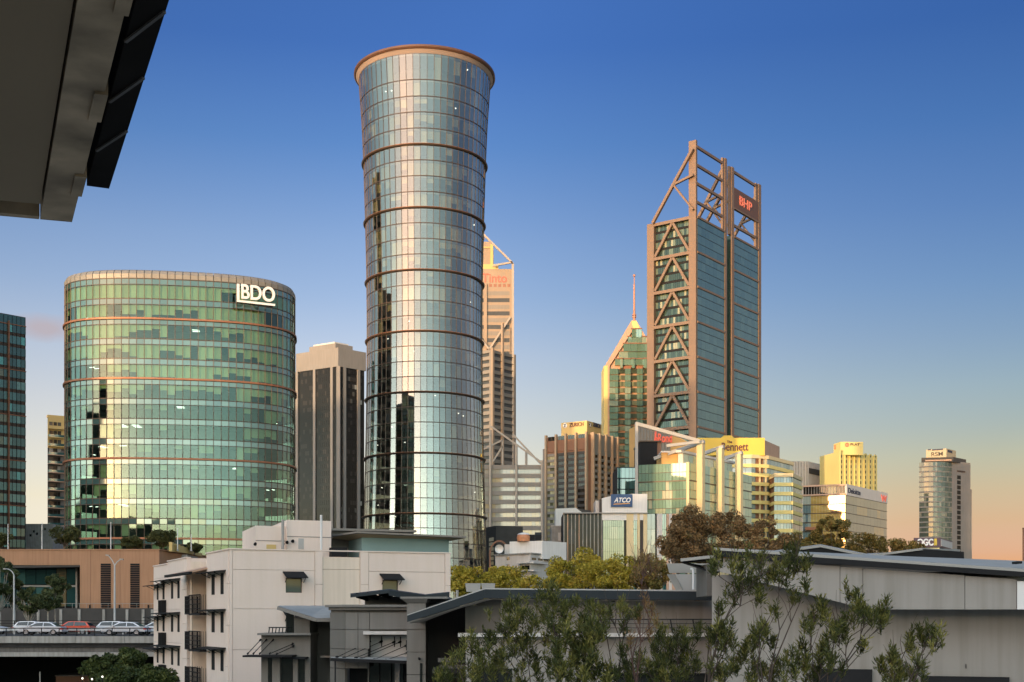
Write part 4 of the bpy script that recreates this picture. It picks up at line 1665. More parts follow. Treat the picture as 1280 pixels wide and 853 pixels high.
for px, yt in ((872.0, 552), (896.5, 558.5), (920, 566)):
    u = FB.u(px)
    mb = MB()
    mb.fbox(FB, u - .95, u + .95, 0, FB.z(px, yt) - .6, .1, 2.2)
    mb.build('fin', M['fin_yellow'], root)
    mb = MB()
    zt2 = FB.z(px, yt)
    mb.bar(FB(u, zt2 - .2, 2.4), FB(u, zt2 - 3.2 - 1.2, -16), 1.3, 1.1)
    mb.build('roof_beam', M['frame_pale'], root)
# upper set-back storey
mb = MB()
uA = FA.u(845)
Pu = [FA(uA, 0, -3), FA(FA.L - 3, 0, -3), FB(FB.u(925), 0, -3), FB(FB.u(925), 0, -14), FA(uA, 0, -16)]
Pu = [Vector((p.x, p.y)) for p in Pu]
mb.prism(Pu, zt - .3, zt + 3.6)
mb.build('attic_wall', M['off_white'], root)
mb = MB()
ce = sum(Pu, Vector((0, 0))) / len(Pu)
mb.prism([ce + (p - ce) * 1.12 for p in Pu], zt + 3.6, zt + 4.4)
mb.build('attic_roof', M['white_paint'], root)
FU1, FU2 = Fr(Pu[0], Pu[1]), Fr(Pu[1], Pu[2])
mb = MB()
panes(mb, FU1, .2, FU1.L - .2, zt - .2, zt + 3.3, 1, 4, rg, .1, 1, -.2, .08, .2)
panes(mb, FU2, .2, FU2.L - .2, zt - .2, zt + 3.3, 1, 10, rg, .1, 1, -.2, .08, .3)
mb.build('attic_panes', M['fin_glass'], root, kind='stuff')
mb = MB()
mb.box(gx(826, 412), gx(846, 412), 410, 424, zt - 1, gz(566, 410))
mb.build('lift_tower', M['orange_clad'], root)
mb = MB()
mb.box(gx(825.5, 412), gx(846.5, 412), 409.6, 424.4, gz(566, 410), gz(566, 410) + .5)
mb.build('coping', M['white_paint'], root)
# raking white frame
ft = at(795.6, 529, 398)
for a, d, w, h in ((at(795.6, 720, 398), ft, .9, .9), (ft + Vector((-.4, 0, -.15)), at(874, 551.5, 401), 1.1, 1.1), (at(833, 557.5, 400), at(874, 552.5, 401), 1.2, .9)):
    mb = MB()
    mb.bar(a, d, w, h)
    mb.build('raking_frame', M['frame_pale'], root)

root = thing('dark_block', 'dark plant block with brown side behind the raking white frame', 'building', (gx(812, 420), 420, 0))
mb = MB()
mb.box(gx(800, 426), gx(821.5, 426), 426, 446, 0, gz(552.5, 426))
mb.build('wall', M['metal_dark'], root)
mb = MB()
mb.box(gx(821.5, 426) + .02, gx(826.5, 426), 426.5, 446, 0, gz(552.8, 426))
mb.build('side_wall', M['zur_brown'], root)
mb = MB()
mb.box(gx(799, 426), gx(827, 426), 425.7, 446.3, gz(552.5, 426), gz(552.5, 426) + .4)
mb.build('coping', M['bronze'], root)

root = thing('orange_block', 'orange clad block with ribbed grey screen and red sign', 'building', (gx(835, 450), 450, 0))
FO = Fr((gx(797, 450), 450), (gx(874, 455), 455))
mb = MB()
mb.fpoly(FO, [(0, 0), (FO.L, 0), (FO.L, FO.z(874, 560)), (FO.u(838), FO.z(838, 541)), (0, FO.z(797, 531.5))], -10, 0)
mb.build('wall', M['orange_clad'], root)
mb = MB()
for k in range(11):
    u = k * (FO.u(838) / 11)
    zz = FO.z(797, 532) + (FO.z(838, 541.5) - FO.z(797, 532)) * (k + 1) / 11
    mb.fbox(FO, u + .05, u + FO.u(838) / 11 - .1, gz(585, 450), zz, .0, .3)
mb.build('screen_ribs', M['cp_grey'], root, kind='stuff')
sg = thing('building_sign', 'red script sign with a tall first letter on the orange block', 'sign', FO(FO.u(830), gz(553, 450), .4))
text('l', FO, FO.u(816), FO.z(818, 551.5), .5, 6.0, M['sign_red'], sg, bold=.06, shear=.1)
text('e', FO, FO.u(818.2), FO.z(818, 551.0), .5, 2.4, M['sign_red'], sg, bold=.06)
text('Rond', FO, FO.u(821.8), FO.z(830, 553.0), .5, 4.3, M['sign_red'], sg, bold=.12, fit=FO.u(839.5))

root = thing('teal_block', 'dark teal glass block behind the blue signed building', 'office building', (gx(786, 430), 430, 0))
FT = Fr((gx(771.5, 430), 430), (gx(801, 430), 430))
mb = MB()
mb.fbox(FT, 0, FT.L, 0, gz(584, 430), -20, 0)
mb.build('wall', M['metal_dark'], root)
mb = MB()
panes(mb, FT, .1, FT.L - .1, 2, gz(585, 430), 16, 6, rg, .08, 1, -.1, .06, .1)
mb.build('window_panes', M['teal_dark'], root, kind='stuff')

# terraced office with a yellow roof sign
rg = random.Random(33)
YN = 480
root = thing('terraced_office', 'terraced office with yellow balcony bands and a yellow roof block', 'office building', (gx(950, YN), YN, 0))
PA = [Vector((gx(868, YN), YN)), Vector((gx(956, YN), YN)), Vector((gx(974.5, YN + 18), YN + 18)), Vector((gx(974.5, YN + 18), YN + 40)), Vector((gx(868, YN), YN + 40))]
zt, zlo = gz(547.5, YN), gz(569.5, YN)
mb = MB()
mb.prism(PA[:2] + [PA[1] + Vector((0, 40)), PA[4]], zlo, zt)
mb.build('roof_block', M['yellow_paint'], root)
mb = MB()
mb.prism([PA[1] + Vector((.02, .05)), PA[2], PA[3], PA[1] + Vector((.02, 40))], zlo, gz(550.5, YN))
mb.build('roof_block_side', M['pink_stone'], root)
mb = MB()
FN = Fr(PA[0], PA[1])
mb.fpoly(FN, [(FN.u(901), zt), (FN.u(905), zt + .9), (FN.u(914), zt + .9), (FN.u(918), zt)], -3, .0)
mb.build('roof_parapet', M['yellow_paint'], root)
mb = MB()
mb.fbox(FN, FN.u(875), FN.u(880.5), gz(561, YN), gz(556, YN), -.1, .1)
mb.build('louvre', M['zur_brown'], root)
sg = thing('building_sign', 'brown lettering on the yellow roof block of the terraced office', 'sign', FN(FN.u(916), zlo + 2, .2))
text('Bennett', FN, FN.u(901.8), FN.z(915, 563.4), .15, 4.4, M['ink_brown'], sg, bold=.05, fit=FN.u(935.3))
text('The', FN, FN.u(908.5), FN.z(910, 553.9), .15, 1.3, M['ink_brown'], sg, bold=.02)
# storeys: each a slab-like band with windows, two bays stepping forward
fh = 11.4 * YN / FP
q0 = [Vector((gx(900, YN), YN + 1)), Vector((gx(939, YN), YN - 1)), Vector((gx(962, YN), YN + 2)), Vector((gx(992, YN + 22), YN + 22)), Vector((gx(992, YN + 22), YN + 45)), Vector((gx(900, YN), YN + 45))]
q1 = [Vector((gx(968, YN - 6), YN - 6)), Vector((gx(991, YN - 6), YN - 6)), Vector((gx(1003, YN + 8), YN + 8)), Vector((gx(1003, YN + 8), YN + 30)), Vector((gx(968, YN - 6), YN + 30))]
for q, ztop, nwin in ((q0, zlo + .2, (5, 4, 8)), (q1, gz(592, YN - 6), (6, 5))):
    ce = sum(q, Vector((0, 0))) / len(q)
    block([ce + (p - ce) * .95 for p in q], 0, ztop - .1, 'wall', M['zur_brown'], root)
    f = 0
    wm = MB()
    while True:
        z1 = ztop - f * fh
        if z1 - fh < 0:
            break
        block([ce + (p - ce) * 1.015 for p in q], z1 - 1.35, z1, 'balcony_band', M['yellow_pale'] if f else M['fin_yellow'], root)
        for (p, p2), n in zip(zip(q, q[1:]), nwin):
            F_ = Fr(p, p2)
            dark = q is q0 and n == 4
            for c_ in range(n):
                if dark and c_ in (1, 2):
                    continue
                wm.tone = rg.random()
                a = F_.L * c_ / n
                wm.fbox(F_, a + .06, a + F_.L / n - .06, z1 - fh, z1 - 1.37, -1.2, -.35)
        f += 1
    wm.build('window_panes', M['office_glass'], root, kind='stuff')
mb = MB()
for px in (950, 957.5):
    u = Fr(q0[1], q0[2]).u(px)
    mb.fbox(Fr(q0[1], q0[2]), u - .25, u + .25, 0, zlo, -.5, .1)
mb.build('posts', M['fin_yellow'], root, kind='stuff')

# white block with the blue sign
rg = random.Random(35)
YT = 330
root = thing('signed_block', 'white and dark glass block carrying a square blue sign', 'building', (gx(775, YT), YT, 0))
FW = Fr((gx(752.5, YT), YT), (gx(809, YT), YT))
zb, zt = gz(641, YT), gz(617.6, YT)
mb = MB()
mb.fpoly(FW, [(0, zb - 2), (FW.L, zb - 2), (FW.L, zt), (FW.u(790), zt), (FW.u(764), zt - .55), (0, gz(623, YT))], -10, 0)
mb.build('wall', M['white_paint'], root)
mb = MB()
mb.fbox(FW, FW.u(745), -.02, zb - 2, gz(625, YT), -10, -2.2)
mb.build('side_wall', M['off_white'], root)
mb = MB()
mb.fbox(FW, -.6, .02, zb - 2, gz(624, YT), -9, -.6)
mb.build('side_return', M['wall_dark'], root)
mb = MB()
mb.fbox(FW, FW.u(704), FW.u(845), 0, zb - .2, -14, -.8)
mb.build('lower_wall', M['metal_dark'], root)
mb = MB()
mb.fbox(FW, FW.u(704), FW.u(810), zb - .25, zb, -1, .5)
mb.build('parapet_rail', M['metal_light'], root)
mb = MB()
panes(mb, FW, FW.u(704), FW.u(754), zb - 20, zb - .5, 5, 22, rg, 0, 1, -.8, -.4, .05)
mb.build('dark_panes', M['black_glass'], root, kind='stuff')
for k in range(11):
    u = FW.u(705 + k * 4.75)
    mb = MB()
    mb.fbox(FW, u - .12, u + .1, 0, zb - .1, -.4, -.1)
    mb.build('fin', M['pink_stone'] if k in (1, 4) else M['concrete'], root)
mb = MB()
panes(mb, FW, FW.u(754), FW.u(780), zb - 20, zb - .5, 6, 10, rg, 0, 1, -.8, -.2, .06)
mb.build('pale_panes', M['sage_glass'], root, kind='stuff')
for x0, x1, m, w in ((780, 783, 'black_glass', -.3), (783, 792, 'fin_yellow', .1), (792, 796.5, 'teal_dark', -.3), (796.5, 800, 'fin_yellow', .1), (800, 804, 'wall_dark', -.2), (804, 809, 'fin_yellow', .1), (809, 819, 'office_glass', -.2), (819, 821, 'black_glass', -.3), (821, 828, 'off_white', .1), (828, 833, 'teal_dark', -.3), (833, 836, 'pink_stone', .1), (836, 840, 'off_white', -.1), (840, 845, 'pink_stone', .1)):
    mb = MB()
    if 'glass' in m or 'teal' in m:
        for k in range(5):
            for h in range(2):
                m1 = MB()
                m1.tone = rg.random()
                ua_, ub_ = FW.u(x0 + (x1 - x0) * h / 2), FW.u(x0 + (x1 - x0) * (h + 1) / 2)
                m1.fbox(FW, ua_ + .03, ub_ - .03, zb - 21 + 4.14 * k, zb - 21 + 4.14 * (k + 1) - .05, -.8, w)
                m1.build('window_pane', M[m], root)
    else:
        mb.fbox(FW, FW.u(x0) + .03, FW.u(x1) - .03, 0, zb - .3, -.8, w)
        mb.build('pilaster', M[m], root)
sg = thing('building_sign', 'square blue sign with white slanted letters and orange underline', 'sign', FW(FW.u(777), zb, .2))
mb = MB()
mb.fbox(FW, FW.u(763.5), FW.u(790.3), gz(634, YT), gz(618.2, YT), .02, .35)
mb.build('panel', M['sign_blue'], sg)
text('ATCO', FW, FW.u(767.3), gz(628.2, YT), .36, 1.75, M['white_letter'], sg, bold=.05, shear=.25, ext=.04, fit=FW.u(788.3))
mb = MB()
mb.fpoly(FW, [(FW.u(766.5), gz(631.2, YT)), (FW.u(787), gz(630.2, YT)), (FW.u(787.5), gz(629.2, YT)), (FW.u(767.2), gz(630, YT))], .36, .42)
mb.build('underline', M['sign_orange'], sg)

# white gabled shed and beige block
root = thing('white_shed', 'white flat fronted shed with dark roof left of the blue sign', 'building', (gx(712, 370), 370, 0))
Fw = Fr((gx(694.5, 370), 370), (gx(745, 370), 370))
mb = MB()
mb.fpoly(Fw, [(0, 0), (Fw.u(733), 0), (Fw.u(733), gz(645, 370)), (Fw.u(720), gz(635.2, 370)), (0, gz(636, 370))], -10, 0)
mb.build('wall', M['white_paint'], root)
mb = MB()
mb.fpoly(Fw, [(Fw.u(720), gz(635.4, 370)), (Fw.u(733), gz(645.5, 370)), (Fw.u(745), gz(645.5, 370)), (Fw.u(738), gz(638, 370))], -10, -.5)
mb.build('roof', M['wall_dark'], root)
mb = MB()
for k in range(6):
    u = Fw.u(706 + 2.4 * k)
    mb.fbox(Fw, u, u + .08, gz(635.4, 370), gz(633, 370), -.5, -.4)
mb.build('railing', M['metal_dark'], root)
root = thing('beige_block', 'small beige block in front of the white shed', 'building', (gx(698, 345), 345, 0))
Fw = Fr((gx(689, 345), 345), (gx(708, 345), 345))
mb = MB()
mb.fbox(Fw, 0, Fw.L, 0, gz(658, 345), -8, 0)
mb.build('wall', M['concrete'], root)
mb = MB()
mb.fbox(Fw, -.1, Fw.L + .1, gz(658, 345), gz(657.2, 345), -8.1, .15)
mb.fbox(Fw, Fw.L * .45, Fw.L * .62, gz(676, 345), gz(666, 345), -.1, .1)
mb.build('coping', M['off_white'], root)

# white hotel-like block with curved balconies and the dish
root = thing('white_block', 'white block with small balconies and a box plant room', 'building', (gx(660, 300), 300, 0))
YW = 300
P = corner(619, 695, 663, 692.5, 690, 695, YW)
FA, FB = Fr(P[0], P[1]), Fr(P[1], P[2])
zt = gz(692.5, YW)
block(P, 0, zt, 'wall', M['off_white'], root)
mb = MB()
mb.fbox(FA, -.1, FA.L, zt, zt + .3, -3, .3)
mb.fbox(FB, 0, FB.L, zt, zt + .3, -3, .3)
mb.build('cornice', M['concrete'], root)
P2 = corner(637, 677, 678, 676, 708, 678, YW + 4)
block(P2, zt - 1, gz(676.3, YW + 4), 'plant_room', M['white_paint'], root)
mb = MB()
mb.fbox(Fr(P2[0], P2[1]), -1.5, -.02, zt - 1, gz(679.5, YW + 4), -3, -.4)
mb.build('plant_room_wing', M['off_white'], root)
mb = MB()
for py in (695, 704.5):
    mb.tone = .1
    mb.fbox(FA, FA.u(633.5), FA.u(637), gz(py + 4, YW), gz(py, YW), -.1, .04)
for k in range(3):
    mb.fbox(FB, FB.L * (.06 + k * .28), FB.L * (.26 + k * .28), gz(700, YW), gz(697, YW), -.1, .04)
mb.fbox(FA, FA.u(652), FA.u(662), gz(712, YW), gz(707, YW), -.1, .04)
mb.build('window_panes', M['dark_window'], root, kind='stuff')
for py, x1 in ((702.5, 680), (712.5, 669)):
    mb = MB()
    F_ = FB
    mb.fbox(FA, FA.u(650), FA.L + .6, gz(py + 2, YW), gz(py, YW), -.2, 1.3)
    mb.build('balcony', M['off_white'], root)
    mb = MB()
    mb.fbox(FB, -.6, FB.u(x1), gz(py + 2, YW), gz(py, YW), -.2, 1.3)
    mb.build('balcony', M['off_white'], root)
tank = thing('roof_tank', 'round copper coloured tank with white dome lid on the white roof', 'tank', at(654, 677, 306))
mb = MB()
c = at(654.5, 677, 306)
mb.lathe((c.x, c.y, gz(676.3, YW + 4) - .0), [(1.6, 0), (1.7, 1.0), (1.5, 1.6)], 16)
mb.build('drum', M['red_tank'], tank, smooth=False)
mb = MB()
mb.lathe((c.x, c.y, gz(676.3, YW + 4) + 1.6), [(1.65, 0), (1.2, .35), (.4, .55)], 16)
mb.build('lid', M['white_paint'], tank)
root = thing('roof_plant', 'blue grey cooling units beside the copper tank', 'roof plant', at(669, 677, 306))
for x0, x1, h in ((661, 668.5, 1.6), (668.7, 677, 2.2)):
    mb = MB()
    zz = gz(676.3, YW + 4)
    mb.box(gx(x0, 306), gx(x1, 306), 305.5, 309, zz, zz + h)
    mb.build('cooling_unit', M['metal_blue'], root)
    mb = MB()
    for k in range(4):
        mb.box(gx(x0, 306) + .1, gx(x1, 306) - .1, 305.4, 305.5, zz + .2 + k * .35, zz + .4 + k * .35)
    mb.build('louvre', M['metal_dark'], root)
mb = MB()
dish = thing('satellite_dish', 'white satellite dish on the roof right of the dark slab', 'satellite dish', at(624, 692, 302))
c = at(624, 686.5, 303)
mb = MB()
pts = [c + Vector((0, .55, 0))]
for r_, d in ((.45, .42), (.85, .12), (1.08, -.22)):
    for k in range(16):
        a = 2 * math.pi * k / 16
        pts.append(c + Vector((r_ * math.cos(a), d, r_ * math.sin(a))))
fs = [(0, 1 + k, 1 + (k + 1) % 16) for k in range(16)]
for j in range(2):
    fs += [(1 + j * 16 + k, 17 + j * 16 + k, 17 + j * 16 + (k + 1) % 16, 1 + j * 16 + (k + 1) % 16) for k in range(16)]
mb.add(pts, fs)
mb.build('reflector', M['white_paint'], dish, smooth=True)
mb = MB()
mb.tube(c + Vector((0, .8, 0)), (c.x, c.y + .8, zt), .12, .12)
mb.build('stand', M['metal_dark'], dish)
root = thing('arched_screen', 'dark arched steel screen behind the satellite dish', 'roof screen', at(624, 690, 310))
mb = MB()
cc = at(624, 692, 310)
pr = None
for k in range(11):
    a = math.pi * k / 10
    p = cc + Vector((2.3 * math.cos(a), 0, 3.1 * math.sin(a)))
    if pr:
        mb.bar(pr, p, .5, .4)
    pr = p
mb.bar(cc + Vector((-2.3, 0, 0)), cc + Vector((-2.3, 0, -12)), .4)
mb.bar(cc + Vector((2.3, 0, 0)), cc + Vector((2.3, 0, -12)), .4)
mb.build('arch', M['zur_brown'], root)
root = thing('dark_slab', 'narrow dark slab building beside the foot of the round tower', 'building', (gx(614, 335), 335, 0))
Fd = Fr((gx(607, 345), 345), (gx(620, 338), 338))
mb = MB()
mb.fbox(Fd, 0, Fd.L, 0, gz(658, 340), -8, 0)
mb.build('wall', M['wall_dark'], root)
mb = MB()
for k in range(8):
    mb.tone = rg.random()
    z = gz(672 + k * 6, 340)
    mb.fbox(Fd, Fd.L * .35, Fd.L * .8, z - 1.0, z, -.1, .05)
mb.build('window_panes', M['dark_window'], root, kind='stuff')

# billboard block at the right
root = thing('billboard_block', 'plum billboard with white letters on a cream glass block', 'billboard', (gx(1166, 290), 290, 0))
Fg = Fr((gx(1143, 290), 290), (gx(1175.5, 290), 290))
Fh = Fr((gx(1175.5, 290), 290), (gx(1190, 303), 303))
for F_ in (Fg, Fh):
    mb = MB()
    mb.fbox(F_, 0, F_.L, gz(684, 290), gz(672.5, 290), -.5, 0)
    mb.build('panel', M['sign_plum'], root)
text('QGC', Fg, Fg.u(1146.5), gz(681.8, 290), .05, 2.1, M['white_letter'], root, bold=.09, fit=Fg.u(1166.5))
mb = MB()
mb.fbox(Fg, Fg.u(1167.5), Fg.u(1171), gz(682, 290), gz(673.5, 290), .02, .12)
mb.build('sign_bar', M['yellow_paint'], root)
mb = MB()
mb.fbox(Fh, .4, Fh.L - .3, gz(682.5, 290), gz(674, 290), .02, .12)
mb.build('poster', M['off_white'], root)
mb = MB()
mb.prism([Fg.P, Fg.Q, Fh.Q, Vector((gx(1143, 300), 306))], 0, gz(684, 290) - .02)
mb.build('wall', M['wall_dark'], root)
mb = MB()
panes(mb, Fg, Fg.u(1153), Fg.L - .2, gz(700, 290), gz(685, 290), 3, 5, rg, .1, 1, -.1, .06, .1)
mb.build('window_panes', M['gold_reflection_glass'], root)

# ------------------------------------------------------------------ podium across the freeway
YP = 205
root = thing('podium', 'terracotta rendered podium with glazed recess and dark slot windows', 'building', (gx(120, YP), YP, 0))
Fq = Fr((gx(-60, YP), YP), (gx(199, YP), YP))
zt, zb, zg = gz(688, YP), gz(760.5, YP), 0
u0, u1, u2 = Fq.u(-60), Fq.u(100), Fq.L
zh = gz(706.5, YP)
mb = MB()
mb.fbox(Fq, u0, u1, zh, zt, -9, 0)
mb.build('wall', M['brick_podium'], root)
mb = MB()
mb.fbox(Fq, u1, u2, zb, zt, -9, 0)
mb.build('wall', M['brick_podium'], root)
mb = MB()
mb.fbox(Fq, u0, u1 - .02, zb, zh, -9, -5)
mb.build('recess_wall', M['metal_dark'], root)
mb = MB()
rg = random.Random(41)
for k in range(11):
    for h in range(2):
        a = u0 + (u1 - 2.2 - u0) * k / 11
        mb2 = MB()
        mb2.tone = .93 if (k == 9) else rg.choice([.1, .3, .5, .5])  # one pane takes a brighter colour to look lit
        mb2.fbox(Fq, a + .05, a + (u1 - 2.2 - u0) / 11 - .05, zb + (zh - zb) * (.05 + .52 * h), zb + (zh - zb) * (.5 + .49 * h), -5, -4.7)
        mb2.build('glass_pane', M['teal_glass'], root)
mb = MB()
mb.fbox(Fq, u0, u1 - 2, zb + (zh - zb) * .51, zb + (zh - zb) * .55, -4.9, -4.5)
mb.fbox(Fq, u1 - 2.3, u1 - 2.0, zb, zh, -5, -4.4)
mb.build('window_frame', M['metal_light'], root)
mb = MB()
mb.fpoly(Fq, [(u0, zh - .6), (u0, zh - .02), (u1 - .05, zh - .02), (u1 - .05, zh - .3)], -4.6, -.1)
mb.build('soffit', M['wall_dark'], root)
for x0, x1 in ((126, 138.5), (163, 174.5)):
    mb = MB()
    n = 20
    for k in range(n):
        z = zb + .1 + (gz(705, YP) - zb) * k / n
        mb.fbox(Fq, Fq.u(x0), Fq.u(x1), z, z + .3, -.2, .08)
    mb.build('louvre', M['metal_dark'], root)
for px in (60, 113, 150):
    mb = MB()
    mb.fbox(Fq, Fq.u(px) - .03, Fq.u(px) + .03, zh if px < 100 else zb, zt - .02, -.1, .02)
    mb.build('joint', M['zur_brown'], root)
FqR = Fr((gx(199, YP), YP), (gx(262, YP + 22), YP + 22))
mb = MB()
mb.fbox(FqR, 0, FqR.L, zb, zt - .1, -9, 0)
mb.build('wall', M['brick_podium'], root)
mb = MB()
mb.tone = .1
mb.fbox(FqR, .1, 1.5, gz(714, YP), gz(704.5, YP), -.1, .05)
mb.build('slot_window', M['dark_window'], root)
mb = MB()
mb.fbox(Fq, u0, u2, zt, zt + .18, -1.2, .12)
mb.fbox(FqR, 0, FqR.L, zt, zt + .18, -1.2, .12)
mb.build('coping', M['brick_podium'], root)
mb = MB()
mb.fbox(Fq, u0, u2, 0, zb, -9, .6)
mb.build('base_wall', M['wall_dark'], root)
for k in range(10):
    px = [20, 50, 78, 101, 131.5, 160.5, 180.5, 192, -10, -30][k]
    mb = MB()
    mb.fbox(Fq, Fq.u(px) - .22, Fq.u(px) + .22, 0, zb - .2, .6, .8)
    mb.build('pilaster', M['concrete'], root)
mb = MB()
zr_ = gz(754.5, YP)
mb.fbox(Fq, u0, u2, zr_ - .05, zr_, .5, .56)
for k in range(30):
    u = u0 + (u2 - u0) * k / 29
    mb.fbox(Fq, u - .02, u + .02, zb, zr_, .5, .55)
mb.build('railing', M['metal_light'], root)
mb = MB()
for px in (113, 150, 186):
    c = Fq(Fq.u(px), zb + .3, .3)
    mb.tube(c + Vector((0, 0, -.3)), c + Vector((0, 0, .25)), .12, .12)
mb.build('bollard_light', M['metal_dark'], root)
# pale curved kerb wall on the terrace
root = thing('terrace_wall', 'low pale curved wall on the terracotta podium terrace', 'wall', (gx(230, YP + 8), YP + 8, zt))
mb = MB()
prev = None
for k in range(9):
    px = 213 + 37 * k / 8
    yy = YP + 2 + 16 * (k / 8) ** 1.5
    p = Vector((gx(px, yy), yy))
    if prev:
        mb.prism([prev, p, p + Vector((.3, .5)), prev + Vector((.3, .5))], zt - .1, zt + 1.35 - .11 * k)
    prev = p
mb.build('wall', M['gold_frame'], root)
mb = MB()
mb.prism([Vector((gx(212, YP + 2), YP + 1.6)), Vector((gx(216, YP + 2), YP + 1.6)), Vector((gx(216, YP + 2), YP + 2.6)), Vector((gx(212, YP + 2), YP + 2.6))], zt - .1, zt + 1.45)
mb.build('end_pier', M['gold_frame'], root)
b = MB()
b.box(-140, gx(262, 230), 214.2, 246, 0, zt - .25)
b.build('terrace_ground', M['concrete'], kind='structure')
for px, ytop in ((138.5, 653), (222, 660), (239, 668), (52.5, 654), (10, 655)):
    pz = thing('pole', {138.5: 'tallest thin white pole on the podium before the green block', 222: 'middle thin white pole beside the podium tree', 239: 'short thin white pole above the pale curved wall', 52.5: 'thin white pole before the low grey block', 10: 'thin white pole at the foot of the dark glass tower'}[px], 'pole', at(px, 688, YP + 3), 'white poles on the podium')
    mb = MB()
    mb.tube(at(px, 688.5, YP + 3), at(px, ytop, YP + 3), .09, .06, 8)
    mb.build('shaft', M['white_paint'], pz)
    mb = MB()
    mb.tube(at(px, 689, YP + 3), at(px, 686.8, YP + 3), .2, .16, 8)
    mb.build('base', M['metal_light'], pz)

# ------------------------------------------------------------------ freeway bridge
ZD = 8.35
X0, X1 = -160, -30
b = MB()
b.box(X0, X1, 128.4, 150, ZD - 1.2, ZD)
b.build('road_deck', M['asphalt'], kind='structure')
b = MB()
for y in (134.9, 139.6, 144.3):
    for k in range(22):
        x = X0 + 6 * k
        b.box(x, x + 3, y, y + .12, ZD + .002, ZD + .008)
b.build('lane_markings', M['white_paint'], kind='structure')
root = thing('bridge_parapet', 'concrete bridge edge with dark steel rail above the underpass', 'bridge edge', (-70, 128, 0))
n = 26
for k in range(n):
    x = X0 + (X1 - X0) * k / n
    mb = MB()
    mb.box(x + .015, x + (X1 - X0) / n - .015, 127.9, 128.4, gz(804, 128), gz(795.5, 128))
    mb.build('kerb_segment', M['concrete'], root)
mb = MB()
mb.box(X0, X1, 128.6, 129.4, gz(815.5, 128), gz(804, 128) - .01)
mb.build('girder', M['concrete_dark'], root)
mb = MB()
mb.box(X0, X1, 128.0, 129.4, gz(821, 128), gz(815.5, 128) - .01)
mb.build('bottom_flange', M['concrete'], root)
zk = gz(795.5, 128)
for k in range(64):
    x = gx(-40, 128) + 22.1 * 128 / FP * k - 60
    if x > X1:
        break
    mb = MB()
    mb.box(x - .035, x + .035, 128.12, 128.2, zk, gz(785.2, 128))
    mb.build('rail_post', M['metal_dark'], root)
for y in (785.5, 790.3, 793):
    mb = MB()
    z = gz(y, 128)
    mb.box(X0, X1, 128.1, 128.22, z - (.05 if y < 790 else .025), z + .04)
    mb.build('rail', M['metal_dark'], root)
root = thing('guard_rail', 'galvanised guard rail along the middle of the freeway', 'guard rail', (-70, 136.9, ZD))
mb = MB()
z = ZD + .62
mb.box(X0, X1, 136.9, 136.98, z - .15, z - .02)
mb.box(X0, X1, 136.9, 136.98, z + .03, z + .16)
mb.build('rail', M['pole'], root)
for k in range(32):
    mb = MB()
    x = X0 + 4 * k + 1
    mb.box(x - .07, x + .07, 137.0, 137.12, ZD, ZD + .7)
    mb.build('post', M['pole'], root)
root = thing('median_fence', 'dark wire safety fence along the far freeway edge', 'fence', (-70, 149.5, ZD))
mb = MB()
for k in range(33):
    x = X0 + 4 * k
    mb.box(x - .04, x + .04, 149.5, 149.6, ZD, gz(776.2, 149.5))
mb.build('post_row', M['metal_dark'], root, kind='stuff')
for y in (776.2, 779.5, 783):
    mb = MB()
    z = gz(y, 149.5)
    mb.box(X0, X1, 149.4, 149.5, z - .035, z + .035)
    mb.build('rail', M['metal_dark'], root)
root = thing('underpass_wall', 'brown wall in the dark underpass below the freeway', 'wall', (gx(100, 140), 140, 0))
mb = MB()
mb.box(gx(70, 140), gx(124, 140), 140, 149, 0, gz(845.5, 140))
mb.build('wall', M['zur_brown'], root)
mb = MB()
mb.box(gx(70, 140) - .1, gx(124, 140), 139.9, 149, gz(845.5, 140), gz(845.5, 140) + .12)
mb.build('coping', M['concrete_dark'], root)
b = MB()
b.box(X0, X1, 149.0, 150, 0, ZD - 1.2)
b.build('abutment_wall', M['void'], kind='structure')  # near-black colour puts the underpass shade into the wall
root = thing('road_sign_post', 'thin grey post in the dark underpass', 'post', (gx(50, 131), 131, 0))
mb = MB()
mb.tube((gx(50, 131), 131, 0), (gx(50, 131), 131, gz(840, 131)), .06, .06)
mb.build('shaft', M['pole'], root)
mb = MB()
mb.tube((gx(50, 131), 131, 0), (gx(50, 131), 131, .3), .14, .14)
mb.build('base', M['concrete'], root)


